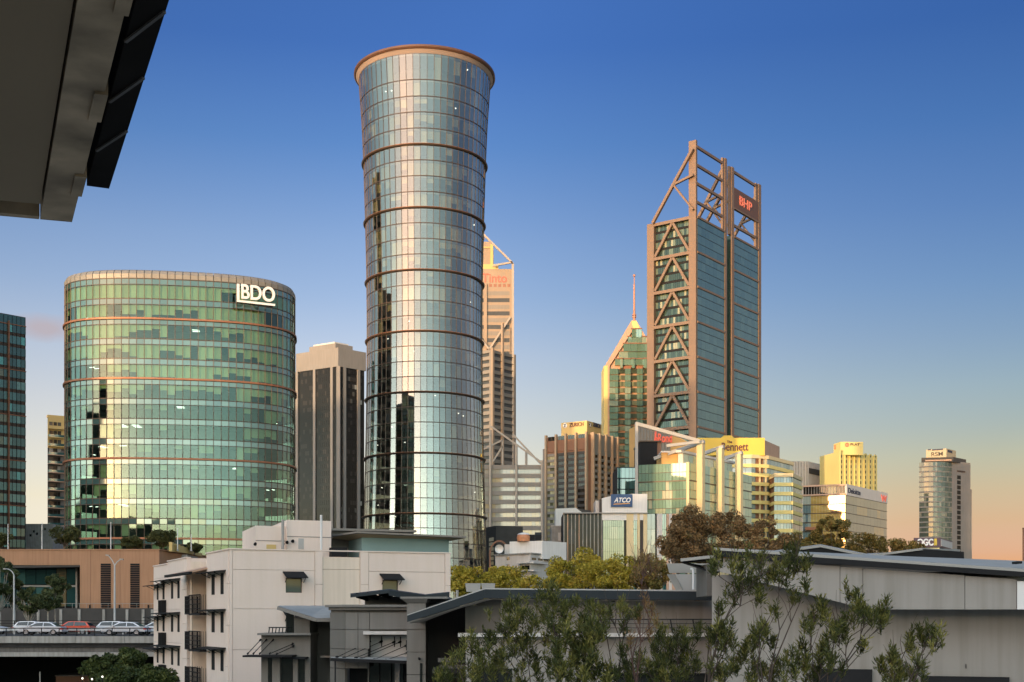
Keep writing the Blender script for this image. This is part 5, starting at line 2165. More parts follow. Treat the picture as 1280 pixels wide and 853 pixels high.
def car(name, label, px, Y, length, paint, style, face=-1):
    """face -1: nose to the left"""
    x0 = gx(px, Y)
    root = thing(name, label, 'car', (x0, Y, ZD), 'cars on the freeway')
    W = 1.78
    k = length / 4.6
    H = 1.42 if style == 'sedan' else 1.5
    lo = [(-2.28, .38), (-2.3, .62), (-2.2, .78), (-1.35, .92), (1.35, .95), (2.1, .92), (2.27, .75), (2.28, .38)]
    if style == 'sedan':
        cabin = [(-1.35, .90), (-.55, H - .06), (-.2, H), (.75, H), (1.1, H - .08), (1.75, .93)]
    else:
        lo = [(-2.28, .38), (-2.3, .62), (-2.2, .80), (-1.3, .95), (1.9, 1.0), (2.2, .95), (2.27, .7), (2.28, .38)]
        cabin = [(-1.3, .93), (-.5, H - .05), (-.1, H), (1.4, H - .03), (1.75, H - .12), (2.15, .97)]
    def prof(pp, ya, yb, ta, tb, mb_, rim_=0):
        n = len(pp)
        a = [Vector((x0 - face * 0 + (-face) * x * k * 1.0, Y - ya + (z - .9) * ta, ZD + z)) for x, z in pp]
        d = [Vector((x0 + (-face) * x * k, Y + yb - (z - .9) * tb, ZD + z)) for x, z in pp]
        mb_.add(a + d, [list(range(n)), list(range(2 * n - 1, n - 1, -1))] + [(i, n + i, n + (i + 1) % n, (i + 1) % n) for i in range(n)])
    mb = MB()
    prof(lo, W / 2, W / 2, .0, .0, mb)
    mb.build('body', paint, root)
    mb = MB()
    prof(cabin, W / 2 - .06, W / 2 - .06, .35, .35, mb)
    mb.build('cabin', paint, root)
    # side glass, set just proud of the cabin
    def side(pp, ya, ta, mb_):
        a = [Vector((x0 + (-face) * x * k, Y - ya + (z - .9) * ta - .015, ZD + z)) for x, z in pp]
        d = [p + Vector((0, .06, 0)) for p in a]
        n = len(a)
        mb_.add(a + d, [list(range(n)), list(range(2 * n - 1, n - 1, -1))] + [(i, n + i, n + (i + 1) % n, (i + 1) % n) for i in range(n)])
    c0 = cabin[1][0]
    c1 = cabin[-2][0]
    for pp in ([(cabin[0][0] + .28, .97), (c0 + .12, H - .12), (.28, H - .07), (.28, .98)], [(.36, .98), (.36, H - .07), (c1 - .12, H - .13), (cabin[-1][0] - .3, 1.0)]):
        mb = MB()
        side(pp, W / 2 - .06, .35, mb)
        mb.build('side_window', M['car_glass'], root)
    for a, d in ((cabin[0], cabin[1]), (cabin[-1], cabin[-2])):
        mb = MB()
        s_ = -1 if a[0] < 0 else 1
        q = []
        for (x, z), e in ((a, .08), (d, .14)):
            q.append((x, z, e))
        pts_ = []
        for off_ in (.0, .05):
            for x, z, e in q:
                for sy in (-1, 1):
                    pts_.append(Vector((x0 + (-face) * (x + s_ * (.03 - off_)) * k, Y + sy * (W / 2 - e - (z - .9) * .3), ZD + z + (.03 if z < 1.1 else -.02))))
        mb.add(pts_, [(0, 1, 3, 2), (4, 6, 7, 5), (0, 2, 6, 4), (1, 5, 7, 3), (0, 4, 5, 1), (2, 3, 7, 6)])
        mb.build('windscreen' if a[0] < 0 else 'rear_window', M['car_glass'], root)
    for sx in (-1.42, 1.38):
        for sy in (-1, 1):
            mb = MB()
            cx_, cy_ = x0 + (-face) * sx * k, Y + sy * (W / 2 - .1)
            mb.tube((cx_, cy_ - .11, ZD + .32), (cx_, cy_ + .11, ZD + .32), .32, .32, 18)
            wh = mb.build('wheel', M['rubber'], root)
            mb = MB()
            mb.tube((cx_, cy_ - .12, ZD + .32), (cx_, cy_ + .12, ZD + .32), .2, .2, 14)
            mb.build('rim', M['rim'], wh)
    for x, m, nm in ((-2.24, M['head_light'], 'headlight'), (2.22, M['tail_light'], 'tail_light')):
        for sy in (-1, 1):
            mb = MB()
            cx_ = x0 + (-face) * x * k
            mb.box(cx_ - .14, cx_ + .14, Y + sy * (W / 2 - .16) - .18, Y + sy * (W / 2 - .16) + .18, ZD + .62, ZD + .78)
            mb.build(nm, m, root)
    for sy in (-1, 1):
        mb = MB()
        cx_ = x0 + (-face) * (cabin[0][0] + .35) * k
        mb.box(cx_ - .1, cx_ + .1, Y + sy * (W / 2 + .06) - .1, Y + sy * (W / 2 + .06) + .1, ZD + .95, ZD + 1.08)
        mb.build('mirror', paint, root)
    mb = MB()
    mb.box(x0 - .5, x0 + .5, Y - W / 2 - .012, Y - W / 2 + .02, ZD + .3, ZD + .4)
    mb.build('sill', M['rubber'], root)
    return root


car('parked_sedan', 'silver sedan nearest the bridge rail at the left', 53.5, 132.6, 4.75, M['car_silver'], 'sedan').name = 'silver_sedan'
car('red_hatchback', 'bright red hatchback behind the silver sedan', 92, 137.9, 4.3, M['car_red'], 'hatch')
car('white_estate', 'white estate car under the twin headed street lamp', 146, 142.0, 4.3, M['car_white'], 'hatch', 1)
car('silver_sedan', 'pale sedan low behind the rail right of the red hatchback', 157, 131.4, 4.7, M['car_silver'], 'sedan')
car('white_sedan', 'white sedan half hidden by the cream apartment corner', 198, 133.5, 4.6, M['car_white'], 'sedan')
car('white_hatchback', 'white hatchback half hidden behind the silver sedan roof', 41, 145.5, 4.1, M['car_white'], 'hatch', 1)
car('white_sedan', 'white sedan cut off by the left edge of the picture', -17, 140.0, 4.5, M['car_white'], 'sedan', 1)

# street lamps
lr = thing('street_lamp', 'street lamp with one curved arm reaching left', 'street lamp', at(17, 790, 150.5) * 1, 'street lamps on the freeway')
lr.location.z = ZD
mb = MB()
top = at(17.5, 719, 150.5)
mb.tube((top.x, top.y, ZD), top, .13, .09, 8)
mb.build('pole', M['pole'], lr)
mb = MB()
mb.path([top, at(15, 714.5, 150.5), at(11, 711.8, 150.5), at(6.5, 711, 150.5)], .07, .05, 6)
mb.build('arm', M['pole'], lr)
mb = MB()
mb.bar(at(8, 711.4, 150.5), at(4.3, 711.3, 150.5), .28, .16)
mb.build('lamp_head', M['metal_light'], lr)
lr = thing('street_lamp', 'street lamp with two short arms raised like a fork', 'street lamp', at(143.3, 790, 151), 'street lamps on the freeway')
lr.location.z = ZD
mb = MB()
top = at(143.3, 707, 151)
mb.tube((top.x, top.y, ZD), top, .14, .09, 8)
mb.build('pole', M['pole'], lr)
for pts_ in (((143.3, 707), (140.5, 701), (137, 696.3), (134.5, 694.3)), ((143.3, 707), (146.5, 702.5), (150, 700), (152, 699.3))):
    mb = MB()
    mb.path([at(*p, 151) for p in pts_], .07, .05, 6)
    mb.build('arm', M['pole'], lr)
    mb = MB()
    e = at(*pts_[-1], 151)
    mb.bar(e + Vector((-.2, 0, .02)), e + Vector((.2, 0, -.04)), .3, .16)
    mb.build('lamp_head', M['metal_light'], lr)

# ------------------------------------------------------------------ cream apartment building
PA1 = Vector((gx(287, 92), 92.0))
PA2 = Vector((gx(563, 98), 98.0))
dv = (PA2 - PA1).normalized()
nl = Vector((-.46, .888)).normalized()           # runs back along the left face
FF = Fr(PA1, PA2)
FL = Fr(PA1, PA1 + nl * 30)
ZR = gz(687, 92)
root = thing('apartment_building', 'cream rendered apartment building with dark awnings and a balcony recess', 'apartment building', (PA1.x, PA1.y, 0))
ul = lambda px: FL.u(px)
uA, uB, uC, uD = ul(282), ul(258), ul(233.5), ul(192)
uE = ul(227.5)
uSt = ul(209.5)
LF = FF.L
# core volumes behind the panels
mb = MB()
mb.fbox(FF, 0.1, LF, 0, ZR - .4, -14, -.36)
mb.build('wall', M['render_cream'], root)
mb = MB()
mb.fbox(FL, .36, uB - .1, 0, ZR - .4, -8, -.36)
mb.build('wall', M['render_cream'], root)
ZR2 = FL.z(227, 699)
mb = MB()
mb.fbox(FL, uC, uD - .05, 0, ZR2 - .6, -9, -.36)
mb.build('wall', M['render_cream'], root)
mb = MB()
mb.fbox(FL, uB - .1, uC, 0, FL.z(246, 716), -9, -2.6)
mb.build('recess_wall', M['render_warm'], root)
joints = [gz(712, 92), gz(761.2, 92), gz(812.5, 92)]
joints.append(2 * joints[2] - joints[1])
joints.append(max(.5, 2 * joints[3] - joints[2]))
zs = [ZR] + joints + [0.0]
# front face panels: corner pier, wall, pier, warm recess, pier, wall, pier
cuts = [0.0, FF.u(290.8), FF.u(393.5), FF.u(403), FF.u(450), FF.u(460.5), FF.u(556), LF]
pierz = [gz(729.5, 92), gz(782, 92), gz(834, 92)]
win = [(FF.u(357.2), FF.u(377.5), FF.z(367, 741.2), FF.z(367, 722.5)), (FF.u(357.2), FF.u(377.5), FF.z(367, 792), FF.z(367, 771)), (FF.u(478), FF.u(497.5), FF.z(488, 744), FF.z(488, 725))]
def panel_with_hole(mb_, F_, u0, u1, z0, z1, wins, w0, w1):
    hs = [w for w in wins if w[0] < u1 and w[1] > u0 and w[2] < z1 and w[3] > z0]
    if not hs:
        mb_.fbox(F_, u0, u1, z0, z1, w0, w1)
        return
    hs.sort()
    x = u0
    cols_ = {}
    for a, d, za_, zb_ in hs:
        cols_.setdefault((a, d), []).append((za_, zb_))
    for (a, d), spans in sorted(cols_.items()):
        mb_.fbox(F_, x, a, z0, z1, w0, w1)
        zc_ = z0
        for za_, zb_ in sorted(spans):
            if za_ > zc_:
                mb_.fbox(F_, a, d, zc_, za_, w0, w1)
            zc_ = max(zc_, zb_)
        if zc_ < z1:
            mb_.fbox(F_, a, d, zc_, z1, w0, w1)
        x = d
    mb_.fbox(F_, x, u1, z0, z1, w0, w1)
g = .013
for i, (a, d) in enumerate(zip(cuts, cuts[1:])):
    pier = i in (0, 2, 4, 6)
    zz = ([ZR] + pierz + [0]) if pier else zs
    if i == 3:
        zz = [ZR - .45] + joints[:3] + [0]
        zz[1] = FF.z(425, 712)
    for z1, z0 in zip(zz, zz[1:]):
        mb = MB()
        w1 = .06 if pier else (-.05 if i == 3 else 0.0)
        if i in (0, 1):
            w1 = 0.0 if i else .0
        panel_with_hole(mb, FF, a + g, d - g, z0 + g, z1 - g, win, -.34, w1)
        mb.build('wall_panel', M['render_warm'] if i == 3 else M['render_cream'], root)
# left face panels
wleft = []
awn = []
for s_ in range(4):
    dzs = s_ * (joints[0] - joints[1])
    for a, d in ((264.2, 268.5), (275.4, 279.6)):
        wleft.append((ul(d), ul(a), FL.z(271, 743.5) - dzs, FL.z(271, 717.5) - dzs))
    for a, d in ((195.8, 198.2), (203, 205.8), (213.6, 216.6), (221.6, 224.6)):
        wleft.append((ul(d), ul(a), FL.z(218, 748.5) - dzs, FL.z(218, 727) - dzs))
def panels_left(u0, u1, zz):
    for z1, z0 in zip(zz, zz[1:]):
        mb_ = MB()
        panel_with_hole(mb_, FL, u0 + g, u1 - g, z0 + g, z1 - g, wleft, -.34, 0)
        mb_.build('wall_panel', M['render_cream'], root)
panels_left(0.0 + .35, uA + .02, [ZR] + pierz + [0])
panels_left(uA + .02, uB, zs)
j2 = [FL.z(218, 720.5) - k * (joints[0] - joints[1]) for k in range(5)]
j2 = [max(z, .3) for z in j2]
panels_left(uE, uSt, [ZR2] + j2 + [0])
panels_left(uSt, uD, [FL.z(209, 705.5)] + j2 + [0])
panels_left(uC, uE, [ZR2] + [FL.z(231, 737) - k * (joints[0] - joints[1]) for k in range(4)] + [0])
mb = MB()
mb.fbox(FL, uC - .02, uC + .18, 0, ZR2 - .3, -3, -.34)
mb.build('recess_return', M['render_warm'], root)
mb = MB()
mb.fbox(FL, uB - .18, uB + .02, 0, ZR - .3, -3, -.34)
mb.build('recess_return', M['render_warm'], root)
mb = MB()
mb.fbox(FL, uC + .02, uE, ZR2 - .6, ZR2, -6, -.36)
mb.build('parapet', M['render_cream'], root)
mb = MB()
mb.fbox(FF, -.0, .16, ZR - .4, ZR, -8, -.17)
mb.build('parapet', M['render_cream'], root)
mb = MB()
mb.fbox(FF, -.08, LF + .05, ZR, ZR + .09, -.35, .08)
mb.fbox(FL, .3, uB + .03, ZR, ZR + .09, -.35, .08)
mb.build('coping', M['render_cream'], root)
mb = MB()
mb.fbox(FL, uC - .03, uSt, ZR2, ZR2 + .09, -.35, .08)
mb.fbox(FL, uSt, uD + .05, FL.z(209, 705.5), FL.z(209, 705.5) + .09, -.35, .08)
mb.build('coping', M['render_cream'], root)
def window(F_, w, awning=True, depth=.10):
    a, d, z0, z1 = w
    m1 = MB()
    m1.fbox(F_, a + .002, d - .002, z0 + .002, z1 - .002, -.352, -depth - .03)
    fo = m1.build('window', M['joint'], root)
    m1 = MB()
    m1.tone = rnd.random()
    m1.fbox(F_, a + .06, d - .06, z0 + .06, z1 - .06, -.34, -depth)
    m1.build('pane', M['home_glass'] if F_ is FF else M['void'], fo)
    m1 = MB()
    for x0, x1, y0, y1 in ((a, a + .06, z0, z1), (d - .06, d, z0, z1), (a + .06, d - .06, z0, z0 + .06), (a + .06, d - .06, z1 - .06, z1)):
        m1.fbox(F_, x0 + .003, x1 - .003, y0 + .003, y1 - .003, -.33, -depth + .025)
    m1.build('frame', M['metal_dark'] if F_ is FL else M['bronze'], fo)
for w in win:
    window(FF, w, depth=.16)
    a, d, z0, z1 = w
    mb = MB()
    mb.poly([FF(a - .25, z1 + .48, .03), FF(d + .12, z1 + .48, .03), FF(d + .32, z1 + .02, .85), FF(a - .1, z1 + .02, .85)])
    mb.poly([FF(a - .25, z1 + .42, .03), FF(d + .12, z1 + .42, .03), FF(d + .32, z1 - .04, .85), FF(a - .1, z1 - .04, .85)])
    mb.fpoly(FF, [(a - .1, z1 - .05), (d + .32, z1 - .05), (d + .32, z1 + .03), (a - .1, z1 + .03)], .83, .87)
    mb.bar(FF(a - .05, z1 - .35, .02), FF(a - .05, z1 + .0, .7), .04)
    mb.bar(FF(d + .12, z1 - .35, .02), FF(d + .15, z1 + .0, .7), .04)
    mb.build('awning', M['metal_dark'], root)
for w in wleft:
    window(FL, w, depth=.04)
for s_ in range(4):
    dzs = s_ * (joints[0] - joints[1])
    for a, d, y in ((259.5, 282.5, 716), (186.5, 206.8, 732.5), (200.5, 225.5, 726)):
        za_ = FL.z((a + d) / 2, y) - dzs
        u0, u1 = ul(d) , ul(a)
        if a < 190:
            u1 = uD + .3
        mb = MB()
        mb.slab([FL(u0, za_ + .12, .02), FL(u1, za_ + .12, .02), FL(u1, za_ + .02, .95), FL(u0, za_ + .02, .95)], .07)
        for t in (.15, .5, .85):
            u = u0 + (u1 - u0) * t
            mb.bar(FL(u, za_ - .35, .02), FL(u, za_ - .02, .75), .05)
        mb.build('awning', M['metal_dark'], root)
# balconies in the recess
for s_ in range(4):
    dzs = s_ * (joints[0] - joints[1])
    for a, d, y0, y1, ww in ((258.5, 244, 767, 744, .55), (240.5, 235.2, 766, 745, .3)):
        u0, u1 = ul(a) + .05, ul(d)
        z0, z1 = FL.z(250, y0) - dzs, FL.z(250, y1) - dzs
        bal = MB()
        bal.fbox(FL, u0, u1, z0 - .14, z0, -2.6, ww)
        o = bal.build('balcony', M['metal_dark'], root)
        bal = MB()
        n = 12
        for k in range(n + 1):
            u = u0 + (u1 - u0) * k / n
            bal.fbox(FL, u - .02, u + .02, z0, z1, ww - .05, ww - .01)
        for k in range(4):
            z = z0 + (z1 - z0) * (k + 1) / 4
            bal.fbox(FL, u0, u1, z - .03, z + .03, ww - .06, ww)
        for k in range(6):
            bal.fbox(FL, u0, u0 + .03, z0, z1, ww - .1 - k * .2, ww - .07 - k * .2)
            bal.fbox(FL, u1 - .03, u1, z0, z1, ww - .1 - k * .2, ww - .07 - k * .2)
        bal.build('railing', M['metal_dark'], o)
    mb = MB()
    mb.tone = .2
    z0 = FL.z(250, 766) - dzs
    mb.fbox(FL, ul(256), ul(246), z0, z0 + 2.2, -2.61, -2.55)
    mb.build('balcony_door', M['dark_window'], root)
# small juliet rail on the far wing
for s_ in range(3):
    dzs = s_ * (joints[0] - joints[1])
    z0, z1 = FL.z(206, 767.5) - dzs, FL.z(206, 750.5) - dzs
    mb = MB()
    for k in range(8):
        u = ul(208) + (ul(203.5) - ul(208)) * k / 7
        mb.fbox(FL, u - .03, u + .03, z0, z1, .02, .42)
    mb.fbox(FL, ul(208), ul(203.5), z0 - .1, z0, .0, .45)
    mb.fbox(FL, ul(208), ul(203.5), z1 - .06, z1, .35, .45)
    mb.build('window_rail', M['metal_dark'], root)
# recess roof and sloping tiles
mb = MB()
zq = FL.z(246, 717)
mb.slab([FL(uB - .3, zq, 1.5), FL(uC + .7, zq - .02, 1.5), FL(uC + .7, zq + 1.3, -4), FL(uB - .3, zq + 1.3, -4)], .14)
mb.build('recess_roof', M['pink_stone'], root)
mb = MB()
mb.fbox(FL, uB - 1.0, uC + 1.2, zq - .22, zq - .02, 1.35, 1.62)
mb.build('recess_gutter', M['metal_dark'], root)
mb = MB()
mb.bar(FL(ul(242), 0, .2), FL(ul(242), zq, .2), .16)
mb.build('downpipe', M['render_warm'], root)
# plant rooms on the roof
def roofbox(name, x0, x1, ytop, back, deep, m, ybot=None):
    m1 = MB()
    u0, u1 = FF.u(x0), FF.u(x1)
    p0 = FF(u0, 0, -back)
    kk = 1 + back / 95
    Yb = p0.y
    z1 = gz(ytop, Yb)
    m1.fbox(FF, u0, u1, ZR - .5, z1, -back - deep, -back)
    return m1.build(name, m, root)
kf = 2.2
def ub(px, back):                                 # facade coordinate under a column once set back from the wall
    k = (px - 640) / FP
    P_ = FF.P - FF.n * back
    return (k * P_.y - P_.x) / (FF.d.x - k * FF.d.y)
def zb_(px, py, back):
    return gz(py, FF.P.y + FF.d.y * ub(px, back) - FF.n.y * back)
mb = MB()
b0 = 3.0
mb.fbox(FF, ub(319.5, b0), ub(357, b0), ZR - .4, zb_(330, 657.5, b0), -b0 - 7, -b0)
mb.build('roof_block', M['render_cream'], root)
mb = MB()
mb.fbox(FF, ub(357, b0) + .02, ub(414, b0 - .6), ZR - .4, zb_(385, 651.5, b0), -b0 - 7, -b0 + .6)
mb.build('roof_block', M['render_cream'], root)
mb = MB()
zz = zb_(330, 676, b0)
mb.fbox(FF, ub(319.5, b0), ub(357, b0), zz - .03, zz + .02, -b0, -b0 + .02)
zz = zb_(385, 672, b0)
mb.fbox(FF, ub(357, b0), ub(414, b0), zz - .03, zz + .02, -b0 + .6, -b0 + .62)
mb.build('joint', M['joint'], root)
mb = MB()
mb.tone = .9
mb.fbox(FF, ub(373, b0 - .6), ub(379.5, b0 - .6), zb_(376, 687, b0), zb_(376, 674, b0), -b0 + .5, -b0 + .64)
mb.build('louvre', M['metal_zinc'], root)
mb = MB()
mb.fbox(FF, ub(333, b0), ub(345, b0), zb_(340, 687, b0), zb_(340, 681, b0), -b0 - .1, -b0 + .04)
mb.build('hatch', M['gold_frame'], root)
mb = MB()
for px, py in ((317.5, 680), (357, 678), (364, 676.5), (352, 680)):
    c = FF(ub(px, b0), zb_(px, py, b0), -b0 + .75)
    mb.tube(c, c + Vector((0, -.15, -.1)), .1, .13, 8)
    mb.tube(c + Vector((0, .3, 0)), c, .05, .05, 6)
mb.build('wall_light', M['metal_dark'], root)
mb = MB()
mb.tube(FF(ub(353.5, 2), ZR - .3, -2), FF(ub(353.5, 2), zb_(353.5, 650, 2), -2), .11, .11, 8)
mb.build('vent_pipe', M['metal_light'], root)
mb = MB()
mb.tube(FF(ub(401.5, 1.2), ZR - .3, -1.2), FF(ub(401.5, 1.2), zb_(401.5, 644, 1.2), -1.2), .09, .09, 8)
mb.build('vent_pipe', M['white_paint'], root)
# teal room under the wide roof plate
b1 = 1.6
zt0, zt1 = ZR - .4, zb_(500, 673, b1)
mb = MB()
mb.fbox(FF, ub(452.5, b1), ub(561, b1), zt0, zt1, -b1 - 5.5, -b1)
mb.build('teal_wall', M['teal_clad'], root)
za_ = zb_(500, 672.5, b1)
e0, e1 = ub(446, b1 - 1.2), ub(583, b1 - 1.2)
zl, zrr = zb_(446, 665.5, b1 - 1.2), zb_(583, 670.3, b1 - 1.2)
zm_ = (zl + zrr) / 2
mb = MB()
mb.slab([FF(e0, zm_ + .12, -b1 + 1.2), FF(e1, zm_ - .05, -b1 + 1.2), FF(ub(561, b1) + .9, zm_ - .05, -b1 - 6.5), FF(ub(452, b1) - 2.2, zm_ + .12, -b1 - 6.5)], .14)
mb.build('roof_plate', M['cp_grey'], root)
mb = MB()
mb.poly([FF(e0 + .1, zm_ - .06, -b1 + 1.1), FF(e1 - .1, zm_ - .22, -b1 + 1.1), FF(ub(561, b1) + .0, zt1 - .02, -b1 - .02), FF(ub(452.5, b1), zt1 - .02, -b1 - .02)])
mb.poly([FF(e0 + .1, zm_ - .06, -b1 + 1.1), FF(ub(452.5, b1), zt1 - .02, -b1 - .02), FF(ub(452.5, b1), zt1 - .02, -b1 - 5.5), FF(ub(452, b1) - 2.1, zm_ - .06, -b1 - 6.4)])
mb.poly([FF(e1 - .1, zm_ - .22, -b1 + 1.1), FF(ub(561, b1), zt1 - .02, -b1), FF(ub(561, b1), zt1 - .02, -b1 - 5.5), FF(ub(561, b1) + .8, zm_ - .22, -b1 - 6.4)])
mb.build('roof_soffit', M['soffit'], root)
mb = MB()
mb.slab([FF(ub(414, 6), zb_(440, 661.5, 6), -5.6), FF(ub(519, 6), zb_(519, 663.2, 6), -5.6), FF(ub(519, 6), zb_(519, 663.2, 6), -11), FF(ub(414, 6), zb_(440, 661.5, 6), -11)], .18)
mb.build('upper_roof', M['cp_grey'], root)
mb = MB()
mb.fbox(FF, ub(416, 6), ub(452, 6), ZR - .4, zb_(440, 663, 6), -10, -6.2)
mb.build('roof_block', M['render_grey'], root)
mb = MB()
mb.fbox(FF, ub(414.5, 1.5), ub(434, 1.5), ZR - .3, zb_(425, 684.5, 1.5), -2.6, -1.5)
mb.build('roof_duct', M['metal_dark'], root)

# ------------------------------------------------------------------ grey entrance blocks in front
YE = 70
root = thing('porch_block', 'grey porch with pitched metal roof and a cable hung canopy', 'building', (gx(360, YE), YE, 0))
mb = MB()
mb.box(gx(326.5, YE), gx(388, YE), YE, YE + 9, 0, gz(794, YE))
mb.build('wall', M['render_grey'], root)
mb = MB()
mb.box(gx(321.5, YE - .6), gx(388.2, YE - .6), YE - .6, YE + 9, gz(794, YE), gz(791.5, YE))
mb.build('roof_slab', M['render_grey'], root)
mb = MB()
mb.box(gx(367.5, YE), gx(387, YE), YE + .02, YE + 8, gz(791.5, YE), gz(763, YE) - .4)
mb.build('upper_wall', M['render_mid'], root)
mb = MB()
mb.tone = .2
mb.box(gx(358, YE + 1), gx(367.6, YE + 1), YE + 1, YE + 1.2, gz(791.5, YE), gz(766, YE))
mb.build('window', M['dark_window'], root)
mb = MB()
mb.slab([at(347, 758.5, YE - .4), at(395.5, 773, YE - 1.0), at(417, 772.8, YE - 1.0), at(417, 757.5, YE + 8), at(349, 757.2, YE + 8)], .12)
mb.build('pitched_roof', M['metal_light'], root)
mb = MB()
mb.bar(at(347, 760.0, YE - .42), at(395.5, 775.2, YE - 1.02), .12, .2)
mb.bar(at(395.5, 775.2, YE - 1.02), at(417, 775, YE - 1.02), .12, .2)
mb.build('gutter', M['render_grey'], root)
mb = MB()
z = gz(784.6, YE)
for k in range(6):
    x = gx(336 + k * 4.2, YE + .2)
    mb.bar((x, YE + .2, gz(791.5, YE)), (x + .04, YE + .2, z), .05)
mb.bar((gx(335, YE), YE + .2, z), (gx(358, YE), YE + .2, z), .06)
mb.build('railing', M['metal_dark'], root)
# doorway openings: dark recesses framed by the wall
mb = MB()
mb.tone = .1
for x0, x1 in ((335, 341), (351.5, 367), (373.5, 381)):
    mb.box(gx(x0, YE), gx(x1, YE), YE - .03, YE + .3, 0, gz(823, YE))
mb.build('doorway', M['dark_window'], root)
mb = MB()
for x0, x1 in ((341.2, 351), (367.2, 373)):
    mb.box(gx(x0, YE), gx(x1, YE), YE - .25, YE - .04, 0, gz(822, YE))
mb.build('door_pier', M['render_grey'], root)
mb = MB()
zc = gz(818.5, YE)
mb.box(gx(306, YE - 1), gx(367, YE - 1), YE - 1.6, YE, zc - .1, zc)
mb.box(gx(352, YE - 1), gx(382, YE - 1), YE - 1.0, YE - .02, zc - .22, zc - .12)
mb.build('canopy', M['metal_dark'], root)
mb = MB()
for x0, y0, x1, y1 in ((325.8, 800, 309.5, 817.5), (333, 800, 316.5, 817.5), (341.5, 800, 324.5, 817.5), (366, 805, 337, 817.5), (367, 808, 345.5, 818)):
    mb.tube(at(x0, y0, YE - .05), at(x1, y1, YE - 1.2), .025, .025, 5)
    mb.tube(at(x0, y0 - .4, YE - .02), at(x0 - .9, y0 + .9, YE - .15), .06, .06, 6)
    mb.tube(at(x1, y1, YE - 1.2), at(x1 + .9, y1 - 1.0, YE - 1.1), .055, .055, 6)
mb.build('cable', M['metal_dark'], root)
mb = MB()
mb.box(gx(353.5, YE), gx(353.5, YE) + .03, YE - .012, YE + .1, gz(818, YE), gz(795, YE))
mb.box(gx(367, YE), gx(367, YE) + .03, YE - .012, YE + .1, gz(818, YE), gz(795, YE))
mb.build('joint', M['joint'], root)
mb = MB()
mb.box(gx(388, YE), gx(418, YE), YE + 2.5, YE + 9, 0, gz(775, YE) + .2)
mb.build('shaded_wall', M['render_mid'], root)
mb = MB()
mb.box(gx(397, YE), gx(418, YE), YE + 1.0, YE + 3, gz(823, YE), gz(820.5, YE))
mb.build('side_canopy', M['cp_grey'], root)

YM = 66
root = thing('entrance_block', 'grey panelled entrance block with cornice and glass canopy on cables', 'building', (gx(460, YM), YM, 0))
xm0, xm1, xch = gx(413, YM + 1), gx(510, YM), gx(431.5, YM)
xn0 = gx(460, YM)
ztop = gz(758.5, YM)
jz = [ztop - .3, gz(787.3, YM), gz(811.5, YM), gz(836, YM), gz(860, YM), 0]
body = [Vector((xch, YM + .15)), Vector((xm1, YM + .15)), Vector((xm1, YM + 8)), Vector((xm0, YM + 8)), Vector((xm0, YM + 1.15))]
mb = MB()
mb.prism(body, gz(795, YM), ztop - .1)
mb.prism([Vector((xch, YM + .15)), Vector((xn0 - .05, YM + .15)), Vector((xn0 - .05, YM + 8)), Vector((xm0, YM + 8)), Vector((xm0, YM + 1.15))], gz(829, YM), gz(795, YM))
mb.build('wall', M['render_mid'], root)
FM, FC_ = Fr((xch, YM), (xm1, YM)), Fr((xm0 - .03, YM + 1.0), (xch, YM))
vc = [0, FM.u(447.5), FM.u(462), FM.L]
for z1, z0 in zip(jz, jz[1:]):
    for i, (a, d) in enumerate(zip(vc, vc[1:])):
        low = z0 < gz(795, YM) - 1
        if i == 2 and z0 < gz(790, YM):
            continue
        if i == 1 and z1 < gz(815, YM):
            continue
        if i == 1 and z1 < gz(790, YM):
            d = FM.u(460)
        mb = MB()
        if i == 0 and z1 < gz(825, YM):
            d = .05
            if z0 < gz(830, YM):
                continue
        dd = d + (FM.L - d if False else 0)
        if i == 1 and z1 > gz(790, YM):
            pass
        mb.fbox(FM, a + .015, d - .015, z0 + .015, z1 - .015, -.15, 0)
        mb.build('wall_panel', M['render_grey'], root)
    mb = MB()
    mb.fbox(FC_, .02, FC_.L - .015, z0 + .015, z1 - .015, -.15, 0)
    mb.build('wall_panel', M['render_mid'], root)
mb = MB()
mb.prism([Vector((xch - .05, YM - .35)), Vector((xm1, YM - .35)), Vector((xm1, YM + 8)), Vector((xm0 - .28, YM + 8)), Vector((xm0 - .28, YM + .85))], ztop - .02, ztop + .1)
mb.prism([Vector((xch, YM - .14)), Vector((xm1, YM - .14)), Vector((xm1, YM + 7.9)), Vector((xm0 - .1, YM + 7.9)), Vector((xm0 - .1, YM + 1.0))], ztop - .18, ztop - .02)
mb.build('cornice', M['render_grey'], root)
mb = MB()
mb.box(xn0, xm1, YM + 1.2, YM + 8, gz(829, YM), gz(795, YM) - .02)
mb.build('niche_wall', M['white_paint'], root)
mb = MB()
mb.box(gx(455, YM), xm1, YM - .35, YM + 1.3, gz(793.3, YM), gz(789.2, YM))
mb.build('niche_hood', M['off_white'], root)
mb = MB()
zc = gz(821, YM)
mb.slab([at(413.5, 823, YM - 2.0), at(512, 826.5, YM - 2.0), at(512, 821, YM + 1), at(413.5, 821, YM + 1)], .06)
mb.build('canopy_glass', M['metal_light'], root)
mb = MB()
mb.bar(at(413, 824.5, YM - 2.0), at(512, 828.2, YM - 2.0), .1, .16)
mb.build('canopy_edge', M['metal_dark'], root)
mb = MB()
